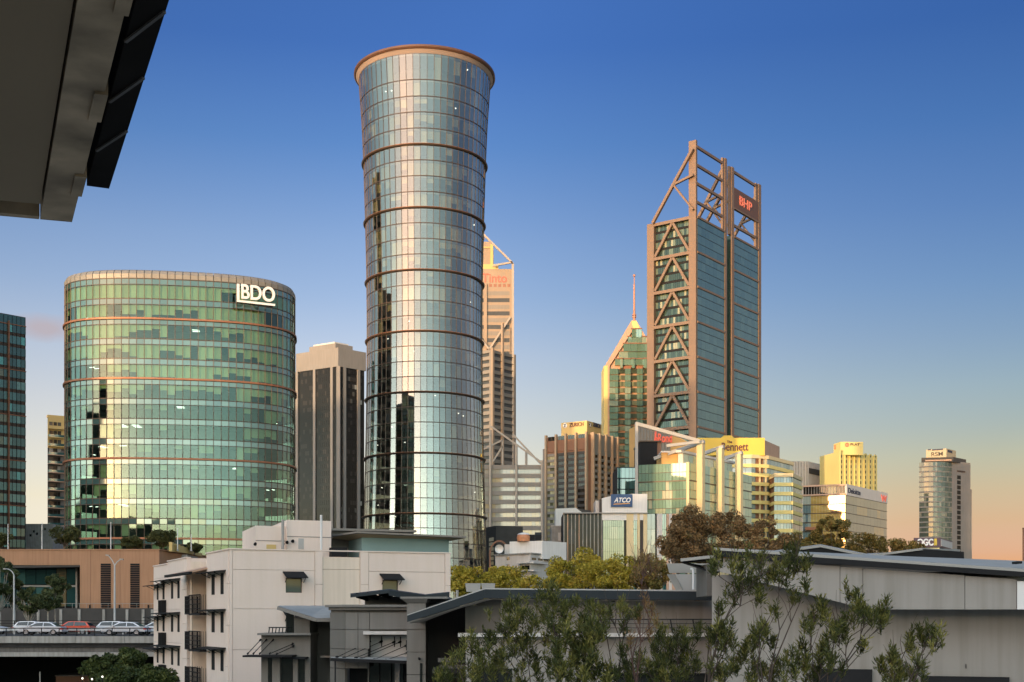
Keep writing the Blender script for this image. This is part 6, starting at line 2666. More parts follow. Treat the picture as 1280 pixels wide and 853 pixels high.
for x0, y0, x1, y1 in ((462.3, 802, 420.5, 822), (477, 802, 429, 823), (493, 802.5, 444, 823), (500.5, 802.5, 450.5, 824), (508, 807, 467, 825), (509, 816, 482, 825.5)):
    p, q = at(x0, y0, YM + 1.1), at(x1, y1, YM - 1.4)
    mb.tube(p, q, .02, .02, 5)
    mb.bar(p + Vector((0, .05, .28)), p + Vector((0, .05, -.28)), .05)
    mb.tube(p + Vector((0, .1, 0)), p + (q - p) * .05, .07, .05, 6)
    mb.tube(q, q + (p - q) * .05, .08, .05, 6)
mb.build('cable', M['metal_dark'], root)
mb = MB()
mb.box(gx(418.3, YM - 1.9), gx(419.8, YM - 1.9), YM - 1.95, YM - 1.85, 0, gz(824, YM - 1.9))
mb.build('canopy_post', M['metal_dark'], root)
mb = MB()
mb.box(gx(432, YM), xm1, YM + 1.6, YM + 8, 0, gz(829.2, YM))
mb.build('dark_lobby', M['metal_dark'], root)
mb = MB()
mb.tone = .1
for k in range(3):
    x0 = gx(460 + k * 15, YM + 1.5)
    mb.box(x0 + .03, x0 + .6, YM + 1.5, YM + 1.58, 0, gz(830, YM))
mb.build('lobby_glass', M['dark_window'], root)
mb = MB()
mb.box(gx(459.3, YM + 1), gx(460.3, YM + 1), YM + 1.2, YM + 1.6, 0, gz(829.2, YM))
mb.box(gx(493, YM + 1), gx(499, YM + 1), YM + 1.2, YM + 1.45, 0, gz(829.2, YM))
mb.build('lobby_post', M['concrete'], root)

root = thing('skillion_roof', 'dark butterfly metal roof between the cream flats and grey entrance', 'roof', (gx(500, 78), 78, 0))
mb = MB()
mb.slab([at(438, 743.6, 77), at(486, 737.8, 75.5), at(486, 736.5, 84), at(438, 742, 84)], .18)
mb.slab([at(486, 737.8, 75.5), at(532, 744.2, 76.5), at(532, 743, 84), at(486, 736.5, 84)], .34)
mb.slab([at(532, 744.2, 76.5), at(562, 740.8, 75.8), at(562, 739.8, 84), at(532, 743, 84)], .34)
mb.build('roof_sheet', M['metal_blue'], root)
mb = MB()
for x, y in ((446, 744.5), (459, 743.4), (474, 741.6)):
    mb.bar(at(x, y, 76.8), at(x + 16, y + 5, 79.5), .12, .3)
mb.build('rafter', M['metal_dark'], root)
mb = MB()
mb.box(gx(456, 79), gx(560, 79), 79, 84, 0, gz(746, 79))
mb.build('wall', M['render_mid'], root)

YQ = 60
root = thing('gate_pier', 'tall grey panelled pier with flared cap left of the dark void', 'building', (gx(520, YQ), YQ, 0))
x0, x1 = gx(508.5, YQ), gx(532, YQ)
jz = [gz(754, YQ), gz(787.3, YQ), gz(815.3, YQ), gz(843.5, YQ), gz(872, YQ), gz(900, YQ), 0]
mb = MB()
mb.box(x0 + .06, x1 - .02, YQ + .1, YQ + 6, 0, gz(751, YQ))
mb.build('wall', M['render_mid'], root)
for z1, z0 in zip(jz, jz[1:]):
    mb = MB()
    mb.box(x0, x1, YQ, YQ + .1, z0 + .015, z1 - .015)
    mb.build('wall_panel', M['render_grey'], root)
mb = MB()
zz = gz(747.5, YQ)
mb.hexa([(x0, YQ, zz - .25), (x1 + .02, YQ, zz - .25), (x1 + .02, YQ + 6, zz - .25), (x0, YQ + 6, zz - .25), (x0 - .28, YQ - .3, zz - .05), (x1 + .1, YQ - .3, zz - .05), (x1 + .1, YQ + 6, zz - .05), (x0 - .28, YQ + 6, zz - .05)])
mb.box(x0 - .3, gx(560, YQ), YQ - .32, YQ + 6, zz - .045, zz + .05)
mb.build('cap', M['render_grey'], root)
mb = MB()
mb.box(gx(532.2, YQ + 3), gx(562, YQ + 3), YQ + 2.5, YQ + 6, gz(760, YQ), zz - .05)
mb.build('side_parapet', M['render_grey'], root)
mb = MB()
mb.tone = .1
mb.box(gx(525, YQ), gx(528, YQ), YQ - .04, YQ + .1, gz(870, YQ), gz(829, YQ))
mb.build('slot', M['dark_window'], root)
mb = MB()
mb.tube(at(523.6, 823, YQ), at(524.4, 824, YQ - .2), .05, .07, 6)
mb.build('wall_light', M['metal_dark'], root)

# ------------------------------------------------------------------ long white building and the right wing
YL = 55
root = thing('long_hall', 'long pale hall with folded dark edged roof, ledge and railing', 'building', (gx(740, YL), YL, 0))
zr0 = gz(735.3, YL)
rid = at(606, 735.2, YL - 1.2)
tip = at(509, 768.5, YL - 1.4)
endr = at(890, 738.0, YL - 1.2)
mb = MB()
mb.slab([rid, endr, endr + Vector((0, 9, .12)), rid + Vector((0, 9, .12))], .1)
mb.slab([tip, rid, rid + Vector((0, 9, .12)), tip + Vector((-.2, 9, .12))], .1)
mb.build('roof_sheet', M['metal_zinc'], root)
mb = MB()
h = .34
d = Vector((0, -.03, 0))
mb.hexa([rid + d + Vector((0, 0, -h - .1)), endr + d + Vector((0, 0, -h - .1)), endr + Vector((0, .12, -h - .1)), rid + Vector((0, .12, -h - .1)), rid + d + Vector((0, 0, -.06)), endr + d + Vector((0, 0, -.06)), endr + Vector((0, .12, -.06)), rid + Vector((0, .12, -.06))])
mb.hexa([tip + d + Vector((0, 0, -h + .02)), rid + d + Vector((0, 0, -h - .1)), rid + Vector((0, .12, -h - .1)), tip + Vector((0, .12, -h + .02)), tip + d + Vector((0, 0, -.04)), rid + d + Vector((-.005, 0, -.06)), rid + Vector((-.005, .12, -.06)), tip + Vector((0, .12, -.04))])
mb.build('fascia', M['metal_blue'], root)
mb = MB()
q = [tip + Vector((.05, .1, -h)), rid + Vector((0, .1, -h - .12)), at(626, 746.5, YL), at(581, 757.0, YL + .02), at(581, 757.0, YL + 6), tip + Vector((.3, 7, -h + .1))]
mb.slab(q[:4] , .03)
mb.slab([tip + Vector((.05, .1, -h)), at(581, 757.3, YL + .02), at(581, 757.3, YL + 7), tip + Vector((.1, 7, -h))], .03)
mb.slab([rid + Vector((0, .1, -h - .12)), endr + Vector((0, .1, -h - .12)), endr + Vector((0, 1.3, -h - .1)), at(626, 746.5, YL) + Vector((0, .1, 0))], .03)
mb.build('eave_soffit', M['render_white'], root)
zled = gz(791.5, YL)
mb = MB()
mb.box(gx(626, YL), gx(891, YL), YL, YL + 8, zled, gz(744.5, YL))
mb.build('upper_wall', M['render_white'], root)
mb = MB()
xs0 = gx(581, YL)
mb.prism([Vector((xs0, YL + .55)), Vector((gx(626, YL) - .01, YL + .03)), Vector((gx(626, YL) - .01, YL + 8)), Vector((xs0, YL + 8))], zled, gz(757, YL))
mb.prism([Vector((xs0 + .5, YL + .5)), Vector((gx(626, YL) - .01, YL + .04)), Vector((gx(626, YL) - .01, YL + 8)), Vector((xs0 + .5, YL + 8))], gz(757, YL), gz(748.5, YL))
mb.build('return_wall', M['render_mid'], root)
mb = MB()
mb.box(gx(582, YL), gx(893, YL), YL + .02, YL + 8, 0, zled - .16)
mb.build('lower_wall', M['render_white'], root)
mb = MB()
mb.box(gx(572.5, YL - .5), gx(976, YL - .5), YL - .55, YL + .6, zled - .16, zled)
mb.build('ledge', M['off_white'], root)
mb = MB()
for k in range(8):
    x = gx(726 + k * 28, YL - .4)
    mb.bar((x + .1, YL - .4, zled), (x, YL - .4, gz(774.5, YL)), .05)
for y in (774.5, 779.8, 785):
    mb.bar((gx(722, YL), YL - .4, gz(y, YL)), (gx(972, YL), YL - .4, gz(y, YL)), .05 if y < 775 else .025)
mb.build('railing', M['metal_blue'], root)
mb = MB()
for x, y in ((636, 746.5), (764, 744.5), (868, 744)):
    mb.slab([at(x, y + 3.5, YL - .02), at(x + 16, y - 2.5, YL - 1.1), at(x + 16.5, y - 2.5, YL - .9), at(x + 4, y + 3.5, YL - .02)], .16)
mb.build('eave_bracket', M['metal_dark'], root)
mb = MB()
mb.tube(at(708, 744, YL - .3), at(708, 749, YL - .3), .04, .04, 6)
mb.build('overflow_pipe', M['white_paint'], root)
mb = MB()
mb.box(gx(520, YL + 7), gx(585, YL + 7), YL + 7, YL + 7.3, 0, gz(758, YL + 7))
mb.box(gx(540, YL + 3), gx(586, YL), YL + 3.2, YL + 7, gz(846, YL), gz(840, YL))
mb.build('void_back_wall', M['wall_dark'], root)
mb = MB()
mb.box(gx(544, YL), gx(581, YL), YL + 2.0, YL + 2.2, gz(830, YL), gz(824.5, YL))
mb.box(gx(546, YL), gx(581, YL), YL + 2.0, YL + 2.2, gz(838, YL), gz(833.5, YL))
mb.build('beam', M['concrete_dark'], root)
mb = MB()
mb.tone = .1
mb.box(gx(770, YL), gx(905, YL), YL - .06, YL + .1, gz(868, YL), gz(843, YL))
mb.build('window_strip', M['dark_window'], root)
mb = MB()
mb.tone = .1
mb.box(gx(590, YL), gx(640, YL), YL - .06, YL + .1, gz(868, YL), gz(836, YL))
mb.build('window_strip', M['dark_window'], root)
mb = MB()
mb.box(gx(767, YL), gx(908, YL), YL - .3, YL, gz(843, YL), gz(841.5, YL))
mb.build('window_hood', M['metal_dark'], root)
# white roof vent box behind the ridge
root = thing('roof_vent', 'pale metal vent box on the folded hall roof', 'roof vent', at(610, 733, 60))
for x0, x1 in ((582, 601), (602, 619)):
    mb = MB()
    mb.hexa([at(x0 + 1, 740, 59), at(x1 - 1, 740, 59), at(x1 - 1, 740, 61), at(x0 + 1, 740, 61), at(x0 - .5, 729.3, 58.8), at(x1, 729.3, 58.8), at(x1, 729.3, 61), at(x0 - .5, 729.3, 61)])
    mb.build('vent_box', M['metal_zinc'], root)
mb = MB()
mb.tube(at(571.5, 750, 60), at(571.5, 738, 60), .07, .07, 6)
mb.build('pipe', M['metal_light'], root)
# rain funnels between the two roofs
root = thing('light_scoop', 'pale metal light scoop between the hall roof and the right wing', 'light scoop', at(860, 737, 56))
def funnel(x0, x1, y0, x2, x3, y1, Y, dY):
    m1 = MB()
    m1.hexa([at(x2, y1, Y), at(x3, y1, Y), at(x3, y1, Y + dY), at(x2, y1, Y + dY), at(x0, y0, Y - .25), at(x1, y0, Y - .25), at(x1, y0, Y + dY), at(x0, y0, Y + dY)])
    return m1.build('scoop', M['metal_zinc'], root)
funnel(833.5, 886, 704.5, 836.5, 884, 716.5, 58, 1.0)
funnel(843.5, 886, 718, 854, 876, 738, 57, .8)
mb = MB()
mb.hexa([at(833.5, 718, 57.3), at(843.3, 718, 56.7), at(843.3, 718, 58), at(833.5, 718, 58), at(845, 738, 57.3), at(853.8, 738, 56.9), at(853.8, 738, 58), at(845, 738, 58)])
mb.build('scoop_side', M['metal_light'], root)
mb = MB()
mb.path([at(863, 711, 56.6), at(866, 712, 56.6), at(866.5, 718, 56.6), at(866.5, 737, 56.6)], .05, .05, 6)
mb.build('downpipe', M['white_paint'], root)

YR = 45
root = thing('right_wing', 'pale grey building with dark roof edge and tapered overhanging wall', 'building', (gx(1080, YR), YR, 0))
rl = at(893.5, 686.5, YR)
rr = at(1300, 715.0, YR - 4)
FRt = Fr((rl.x, rl.y + .25), (rr.x, rr.y + .25))
def zr_at(u):
    return rl.z + (rr.z - rl.z) * u / FRt.L
mb = MB()
bk_ = Vector((0, 10, -.0))
mb.slab([rl + Vector((-.02, 0, .06)), rr + Vector((0, 0, .06)), at(1310, 702.5, 50), at(1147, 696.2, 53), at(985, 690.5, 54), at(915, 686, 52)], .1)
mb.build('roof_sheet', M['metal_light'], root)
mb = MB()
mb.hexa([rl + Vector((0, -.02, -.26)), rr + Vector((0, -.02, -.2)), rr + Vector((0, .2, -.2)), rl + Vector((0, .2, -.26)), rl + Vector((0, -.02, -.04)), rr + Vector((0, -.02, -.04)), rr + Vector((0, .2, -.04)), rl + Vector((0, .2, -.04))])
mb.build('fascia', M['metal_dark'], root)
uK = FRt.u(1085)
uR1 = FRt.u(1271)
cutsr = [FRt.u(894), FRt.u(1050), FRt.u(1078.5), FRt.u(1206), uR1]
zlow_l, zlow_r = FRt.z(894, 713.5), FRt.z(1085, 762)
def zlow(u):
    if u >= uK:
        return zlow_r + (FRt.z(1271, 762) - zlow_r) * (u - uK) / (uR1 - uK)
    return zlow_l + (zlow_r - zlow_l) * (u - cutsr[0]) / (uK - cutsr[0])
for a, d in zip(cutsr, cutsr[1:]):
    a2, d2 = a + .012, d - .012
    mid_ = [(uK, zlow(uK))] if a < uK < d else []
    mb = MB()
    mb.fpoly(FRt, [(a2, zlow(a2))] + mid_ + [(d2, zlow(d2)), (d2, zr_at(d2) - .28), (a2, zr_at(a2) - .30)], -.5, 0)
    mb.build('wall_panel', M['render_white'], root)
mb = MB()
mb.fpoly(FRt, [(cutsr[0] + .05, zlow(cutsr[0]) + .02), (uK, zlow_r + .02), (uR1 + 2, zlow_r + .02), (uR1 + 2, zr_at(uR1 + 2) - .35), (cutsr[0] + .05, zr_at(0) - .35)], -4.5, -.03)
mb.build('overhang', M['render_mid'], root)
mb = MB()
mb.fbox(FRt, uR1 + .01, FRt.L + 3, zlow(uR1), zr_at(FRt.L) - .3, -1, .05)
mb.build('end_wall', M['white_paint'], root)
mb = MB()
mb.fbox(FRt, FRt.u(878), FRt.L + 3, 0, zr_at(0) - .9, -8.5, -1.6)
mb.build('set_back_wall', M['render_white'], root)
mb = MB()
mb.fbox(FRt, FRt.u(890), FRt.L + 2, 0, zlow_l - .1, -1.8, -1.5)
mb.build('lower_wall', M['render_white'], root)
mb = MB()
z = gz(846.5, YR - 2)
mb.fbox(FRt, FRt.u(1148), FRt.u(1262), z - 1.4, z, -1.6, -1.2)
mb.build('window_hood', M['metal_dark'], root)
mb = MB()
mb.fbox(FRt, FRt.u(1010), FRt.u(1085), z - 1.0, z + .2, -1.6, -1.2)
mb.build('window_hood', M['metal_dark'], root)
mb = MB()
mb.fbox(FRt, FRt.u(1205.6), FRt.u(1206.4), gz(838, YR - 3), gz(832, YR - 3), -1.5, -1.45)
mb.build('vent_slot', M['metal_dark'], root)
mb = MB()
mb.box(gx(1262, 43), gx(1267.5, 43), 42.3, 42.8, gz(705, 42.5), gz(702, 42.5))
mb.build('roof_box', M['metal_dark'], root)
mb = MB()
mb.slab([at(852, 701, 50), at(894, 696.5, 49.2), at(905, 698, 53), at(870, 700, 53)], .1)
mb.slab([at(853, 702.5, 50), at(894, 716, 49.2), at(905, 712, 53), at(870, 706, 53)], .06)
mb.build('side_eave', M['metal_dark'], root)
mb = MB()
mb.bar(at(851.5, 700.3, 49.9), at(894, 695.8, 49.1), .12, .12)
mb.build('eave_edge', M['metal_light'], root)

mb = MB()
mb.box(gx(884.5, 49), gx(897, 49), 49.2, 52, gz(745, 49), gz(705, 49))
mb.build('return_wall', M['render_mid'], root)  # wall piece added to cover the bright sunlit gap beside the hall

root = thing('gable_roofs', 'low dark gable and sloping roofs with pale edges behind the wing', 'roof', (gx(1060, 66), 66, 0))
mb = MB()
mb.slab([at(955, 691, 66), at(1026, 681.5, 66), at(1026, 680.5, 72), at(955, 690, 72)], .12)
mb.slab([at(1026, 681.5, 66), at(1084, 693.5, 66), at(1084, 692.5, 72), at(1026, 680.5, 72)], .12)
mb.slab([at(1084, 694, 66), at(1153, 685.0, 66), at(1200, 687, 72), at(1084, 692, 72)], .12)
mb.build('roof_edge', M['metal_light'], root)
mb = MB()
mb.poly([at(960, 706, 66.1), at(960, 691.5, 66.1), at(1026, 682.8, 66.1), at(1082, 694.5, 66.1), at(1082, 706, 66.1)])
mb.poly([at(1086, 706, 66.1), at(1086, 695, 66.1), at(1153, 686.4, 66.1), at(1205, 690, 66.1), at(1205, 706, 66.1)])
mb.build('gable_wall', M['metal_dark'], root)
mb = MB()
mb.box(gx(960, 66.2), gx(1205, 66.2), 66.2, 72, 0, gz(697, 66))
mb.build('wall', M['wall_dark'], root)

# ------------------------------------------------------------------ the eave of the viewpoint's own building
root = thing('eave', 'brown soffit corner with dark roof gutter overhead at the upper left', 'eave', (-2.2, 6.2, 0))
zs_ = 12.0
def sp(px, py, z=zs_):
    Y = (z - HC) * FP / (HY - py)
    return Vector((gx(px, Y), Y, z))
C0 = sp(90, 278)
ed = (sp(160, 0) - C0).normalized()
fd = (sp(0, 270) - C0).normalized()
A = C0 + ed * 9
B = C0 + fd * 7
Dd = A + fd * 7
up = Vector((0, 0, .28))
i1 = C0 + ed * .2 + fd * .16
mb = MB()
mb.hexa([i1 + up * .05, A + fd * .16 + up * .05, Dd + up * .05, B + ed * .2 + up * .05, i1 + up, A + fd * .16 + up, Dd + up, B + ed * .2 + up])
mb.build('soffit_sheet', M['soffit'], root)
mb = MB()
mb.hexa([C0, A, A + fd * .15, C0 + fd * .15 + ed * .0, C0 + up, A + up, A + fd * .15 + up, C0 + fd * .15 + up])
mb.hexa([C0 + fd * .155, C0 + fd * .155 + ed * .05, B + ed * .05, B, C0 + fd * .155 + up, C0 + fd * .155 + ed * .05 + up, B + ed * .05 + up, B + up])
mb.build('edge_trim', M['soffit_trim'], root)
for k in range(7):                          # lapped, stained joints along the trim
    mb = MB()
    p = C0 + ed * (.45 + k * .95) - fd * .012
    mb.hexa([p + Vector((0, 0, -.012)), p + ed * .28 + Vector((0, 0, -.012)), p + ed * .28 + fd * .05 + Vector((0, 0, -.012)), p + fd * .05 + Vector((0, 0, -.012)), p + up * .8, p + ed * .28 + up * .8, p + ed * .28 + fd * .05 + up * .8, p + fd * .05 + up * .8])
    mb.build('lap_joint', M['soffit_trim'], root)
G0 = sp(105, 232, 12.03)
gp = [G0, G0 + ed * 8.5]
out = Vector((ed.y, -ed.x, 0))
if out.x < 0:
    out = -out
def gut(a, b_, z0, z1, o0, o1, name, m):
    m1 = MB()
    p, q = gp[0] + ed * a, gp[0] + ed * b_
    def c(pt_, o, z):
        return Vector((pt_.x + out.x * o, pt_.y + out.y * o, z))
    m1.hexa([c(p, o0, z0), c(q, o0, z0), c(q, o1, z0), c(p, o1, z0), c(p, o0, z1), c(q, o0, z1), c(q, o1, z1), c(p, o1, z1)])
    return m1.build(name, m, root)
gut(0, 8.5, 12.03, 12.045, .012, .112, 'gutter_bottom', M['gutter'])
gut(0, 8.5, 12.046, 12.26, .012, .024, 'gutter_back', M['gutter'])
gut(0, 8.5, 12.046, 12.22, .1, .112, 'gutter_front', M['gutter'])
gut(0, .012, 12.046, 12.2, .025, .099, 'gutter_end', M['gutter'])
for k in range(7):
    m1 = MB()
    p = gp[0] + ed * (.5 + .55 * k)
    m1.bar(Vector((p.x, p.y, 12.02)) + out * .012, Vector((p.x, p.y, 12.026)) + out * .108 + ed * .26, .012, .008)
    m1.build('gutter_strap', M['concrete_dark'], root)
mb = MB()
mb.hexa([C0 + up * 1.01 + ed * .1, A + up * 1.01, Dd + up * 1.01, B + up * 1.01, C0 + up * 1.6 + ed * .1 + fd * .4, A + up * 1.6, Dd + up * 3, B + up * 3])
mb.build('roof', M['metal_dark'], root)
mb = MB()
mb.box(-8.2, -3.6, -7, 4.4, 0, 12.02)
mb.build('wall', M['render_grey'], root)

# ------------------------------------------------------------------ vegetation
nr = np.random.default_rng(4)


def leaves(name, cen, dirs, length, width, tone, m, parent, fold=.18):
    n = len(cen)
    o0 = np.array(parent.location)
    cen = cen - o0
    dirs = dirs / np.linalg.norm(dirs, axis=1, keepdims=True)
    rv = nr.normal(size=(n, 3))
    sd = np.cross(dirs, rv)
    sd /= np.linalg.norm(sd, axis=1, keepdims=True) + 1e-9
    nn = np.cross(dirs, sd)
    L = (length * nr.uniform(.65, 1.3, n))[:, None]
    W = (width * nr.uniform(.7, 1.25, n))[:, None]
    v = np.empty((n, 4, 3))
    v[:, 0] = cen - dirs * L * .5
    v[:, 1] = cen + sd * W * .5 + nn * W * fold
    v[:, 2] = cen + dirs * L * .5 - nn * L * .12
    v[:, 3] = cen - sd * W * .5 + nn * W * fold
    me = bpy.data.meshes.new(name)
    me.vertices.add(n * 4)
    me.vertices.foreach_set('co', v.reshape(-1).astype('f4'))
    me.loops.add(n * 4)
    me.loops.foreach_set('vertex_index', np.arange(n * 4, dtype='i4'))
    me.polygons.add(n)
    me.polygons.foreach_set('loop_start', np.arange(0, n * 4, 4, dtype='i4'))
    a = me.attributes.new('tone', 'FLOAT', 'FACE')
    a.data.foreach_set('value', np.clip(tone, 0, 1).astype('f4'))
    me.materials.append(m)
    me.update(calc_edges=True)
    me.validate()
    return link(name, me, parent, 'stuff')


def tree(name, label, px, ytop, wpx, Y, m, bark, n=5000, leaf=.34, zbase=0.0, hfac=.85, group=None, clumps=46, ratio=.6, trunk=.22, sway=0.0):
    x, ztop = gx(px, Y), gz(ytop, Y)
    rx = wpx * Y / FP / 2
    rz = min(rx * hfac, (ztop - zbase) * .48)
    root = thing(name, label, 'tree', (x, Y, zbase), group)
    cz = ztop - rz
    tr = MB()
    fork = Vector((x + sway * .4, Y, max(zbase + (ztop - zbase) * .3, cz - rz * 1.15)))
    tr.path([Vector((x - sway, Y, zbase - .1)), Vector((x - sway * .5, Y + .05, (zbase + fork.z) / 2)), fork], trunk * 1.25, trunk * .8, 8)
    cl = []
    for _ in range(clumps):
        d = nr.normal(size=3)
        d /= np.linalg.norm(d)
        r = nr.uniform(.35, 1.0) ** .6
        if d[2] < -.5:
            r *= .8
        cl.append((np.array([x + d[0] * rx * r * .88, Y + d[1] * rx * r * .88, cz + d[2] * rz * r * .9]), nr.uniform(.16, .34) * rx, nr.uniform(0, .55)))
    for c, r, t in cl[::max(1, clumps // 16)]:
        c = Vector(c)
        mid = fork.lerp(c, .5) + Vector((0, 0, -rz * .12))
        tr.path([fork, mid, c], trunk * .45, trunk * .1, 5)
    tr.build('trunk', bark, root)
    per = n // clumps
    cen, tone = [], []
    for c, r, t in cl:
        q = nr.normal(size=(per, 3))
        q /= np.linalg.norm(q, axis=1, keepdims=True)
        q *= (nr.uniform(.2, 1.0, per) ** .5)[:, None] * r
        q[:, 2] *= .75
        cen.append(c + q)
        tone.append(np.full(per, t) + nr.uniform(0, .45, per))
    cen, tone = np.concatenate(cen), np.concatenate(tone)
    dirs = nr.normal(size=cen.shape) + np.array([0, 0, -.3])
    leaves('crown', cen, dirs, leaf, leaf * ratio, tone, m, root)
    return root


yl = 'yellow leaved plane trees behind the hall'
tree('plane_tree', 'yellow green tree touching the right edge of the cream apartments', 583, 705, 58, 150, M['leaf_yellow'], M['bark'], 6000, group=yl)
tree('plane_tree', 'yellow green tree in front of the foot of the round tower', 628, 704, 76, 156, M['leaf_yellow'], M['bark'], 7000, group=yl)
tree('plane_tree', 'low yellow tree below the white block balconies', 668, 718, 56, 150, M['leaf_yellow'], M['bark'], 5000, group=yl)
tree('plane_tree', 'large yellow green tree right of the white balconied block', 722, 686, 84, 160, M['leaf_yellow'], M['bark'], 8000, group=yl)
tree('plane_tree', 'large yellow green tree below the blue square sign', 768, 688, 84, 152, M['leaf_yellow'], M['bark'], 8000, group=yl)
tree('plane_tree', 'yellowing tree left of the pale metal light scoop', 812, 693, 62, 150, M['leaf_autumn'], M['bark'], 6000, group=yl)
tree('plane_tree', 'low yellow tree between the two larger yellow trees', 700, 716, 50, 146, M['leaf_yellow'], M['bark'], 4500, group=yl)
br = 'brown leaved trees below the terraced office'
tree('brown_tree', 'tallest brown leaved tree in front of the cream fins', 878, 624, 88, 205, M['leaf_brown'], M['bark'], 8500, .42, group=br, clumps=60, hfac=1.1)
tree('brown_tree', 'brown leaved tree right of the blue square sign', 848, 652, 62, 200, M['leaf_brown'], M['bark'], 6000, .4, group=br, clumps=40, hfac=1.0)
tree('brown_tree', 'brown leaved tree under the yellow fins and green glass', 918, 636, 70, 210, M['leaf_brown'], M['bark'], 7500, .42, group=br, clumps=50, hfac=1.1)
tree('brown_tree', 'brown leaved tree below the terraced office balconies', 958, 648, 62, 200, M['leaf_brown'], M['bark'], 6500, .4, group=br, clumps=44, hfac=1.0)
tree('brown_tree', 'brown leaved tree filling the gap left of the tallest brown tree', 858, 640, 60, 208, M['leaf_brown'], M['bark'], 6000, .42, group=br, clumps=44, hfac=1.1)
tree('brown_tree', 'small brown tree at the right foot of the terraced office', 993, 662, 46, 205, M['leaf_autumn'], M['bark'], 4500, .4, group=br, clumps=30)
au = 'autumn trees behind the right roofs'
tree('autumn_tree', 'tall green brown tree in front of the gold glass office', 1042, 643, 50, 215, M['leaf_autumn'], M['bark'], 5000, .42, group=au, clumps=34, hfac=1.1)
tree('autumn_tree', 'rounded autumn tree at the left corner of the gold office', 1017, 664, 46, 220, M['leaf_autumn'], M['bark'], 4500, .42, group=au, clumps=30)
tree('autumn_tree', 'autumn tree below the silver face of the gold glass office', 1082, 664, 62, 220, M['leaf_autumn'], M['bark'], 5500, .42, group=au, clumps=36)
tree('autumn_tree', 'autumn tree left of the plum billboard', 1132, 667, 56, 225, M['leaf_autumn'], M['bark'], 5500, .42, group=au, clumps=34)
zt_ = gz(688, 205) - .25
pt_ = 'dark trees on the podium terrace'
for px, yt, w, lab in ((80, 657, 42, 'broad dark tree on the podium left of the green office block'), (204, 661, 40, 'round dark tree on the podium before the right of the green block'), (166, 670, 30, 'small dark tree on the podium at the middle of the green block'), (243, 678.5, 22, 'smallest dark bush tree above the pale curved wall'), (1, 667, 30, 'dark tree on the podium at the foot of the dark glass tower')):
    tree('terrace_tree', lab, px, yt, w, 214, M['leaf_dark'], M['bark'], 5000, .34, zt_, .6, pt_, 40, trunk=.14)
for px, w in ((25, 30), (120, 26), (110, 30)):
    pass
gu = 'gum trees beside the freeway'
tree('gum_tree', 'tall gum tree at the left edge behind the curved lamp', 0, 692, 52, 172, M['leaf_gum'], M['bark_pale'], 6000, .4, 0, 1.3, gu, 40, trunk=.18)
tree('gum_tree', 'gum tree with pale trunk right of the curved lamp', 36, 728, 32, 170, M['leaf_gum'], M['bark_pale'], 4000, .38, 0, 1.5, gu, 30, trunk=.15)
tree('gum_tree', 'gum tree in front of the glazed podium recess', 69, 717, 34, 172, M['leaf_gum'], M['bark_pale'], 4500, .38, 0, 1.0, gu, 30, trunk=.13)
tree('gum_tree', 'low gum tree below the glazed recess beside the lit pane', 60, 741, 44, 168, M['leaf_gum'], M['bark_pale'], 3500, .38, 0, .5, gu, 26, trunk=.13)
tree('gum_tree', 'gum tree in shade between lamp post and edge', 18, 722, 26, 176, M['leaf_dark'], M['bark_pale'], 3500, .38, 0, 1.6, gu, 30, trunk=.13)
gr = 'green trees below the bridge'
tree('garden_tree', 'dark green tree below the bridge, farthest left of the garden trees', 128, 812, 58, 86, M['leaf_bright'], M['bark'], 6000, .2, 0, .9, gr, 50, trunk=.12)
tree('garden_tree', 'dark green tree rising highest against the bridge beam', 163, 808, 48, 84, M['leaf_bright'], M['bark'], 6000, .2, 0, 1.0, gr, 50, trunk=.12)
tree('garden_tree', 'brighter green tree at the foot of the cream apartments', 198, 829, 56, 78, M['leaf_bright'], M['bark'], 7000, .18, 0, .8, gr, 50, trunk=.12)
tree('garden_tree', 'low green tree in the bottom left foreground', 150, 834, 60, 80, M['leaf_bright'], M['bark'], 5000, .2, 0, .6, gr, 50, trunk=.12)
for px, py in ((103, 848), (115, 849), (128, 846)):
    lw_ = thing('garden_lamp', {103: 'left small garden light under the bridge', 115: 'middle small garden light under the bridge', 128: 'right small garden light under the bridge'}[px], 'lamp', at(px, py, 76), 'garden lights under the bridge')
    mb = MB()
    c = at(px, py, 76)
    mb.lathe((c.x, c.y, c.z), [(.02, -.07), (.05, -.04), (.055, .02), (.02, .05)], 10)
    mb.build('globe', lamp_mat('garden_globe', (1, .93, .75), .8), lw_)
    mb = MB()
    mb.tube((c.x, c.y, 0), (c.x, c.y, c.z - .1), .03, .03, 6)
    mb.build('post', M['metal_dark'], lw_)

SH = 'tall slender shrubs in front of the pale hall'
shr = random.Random(77)


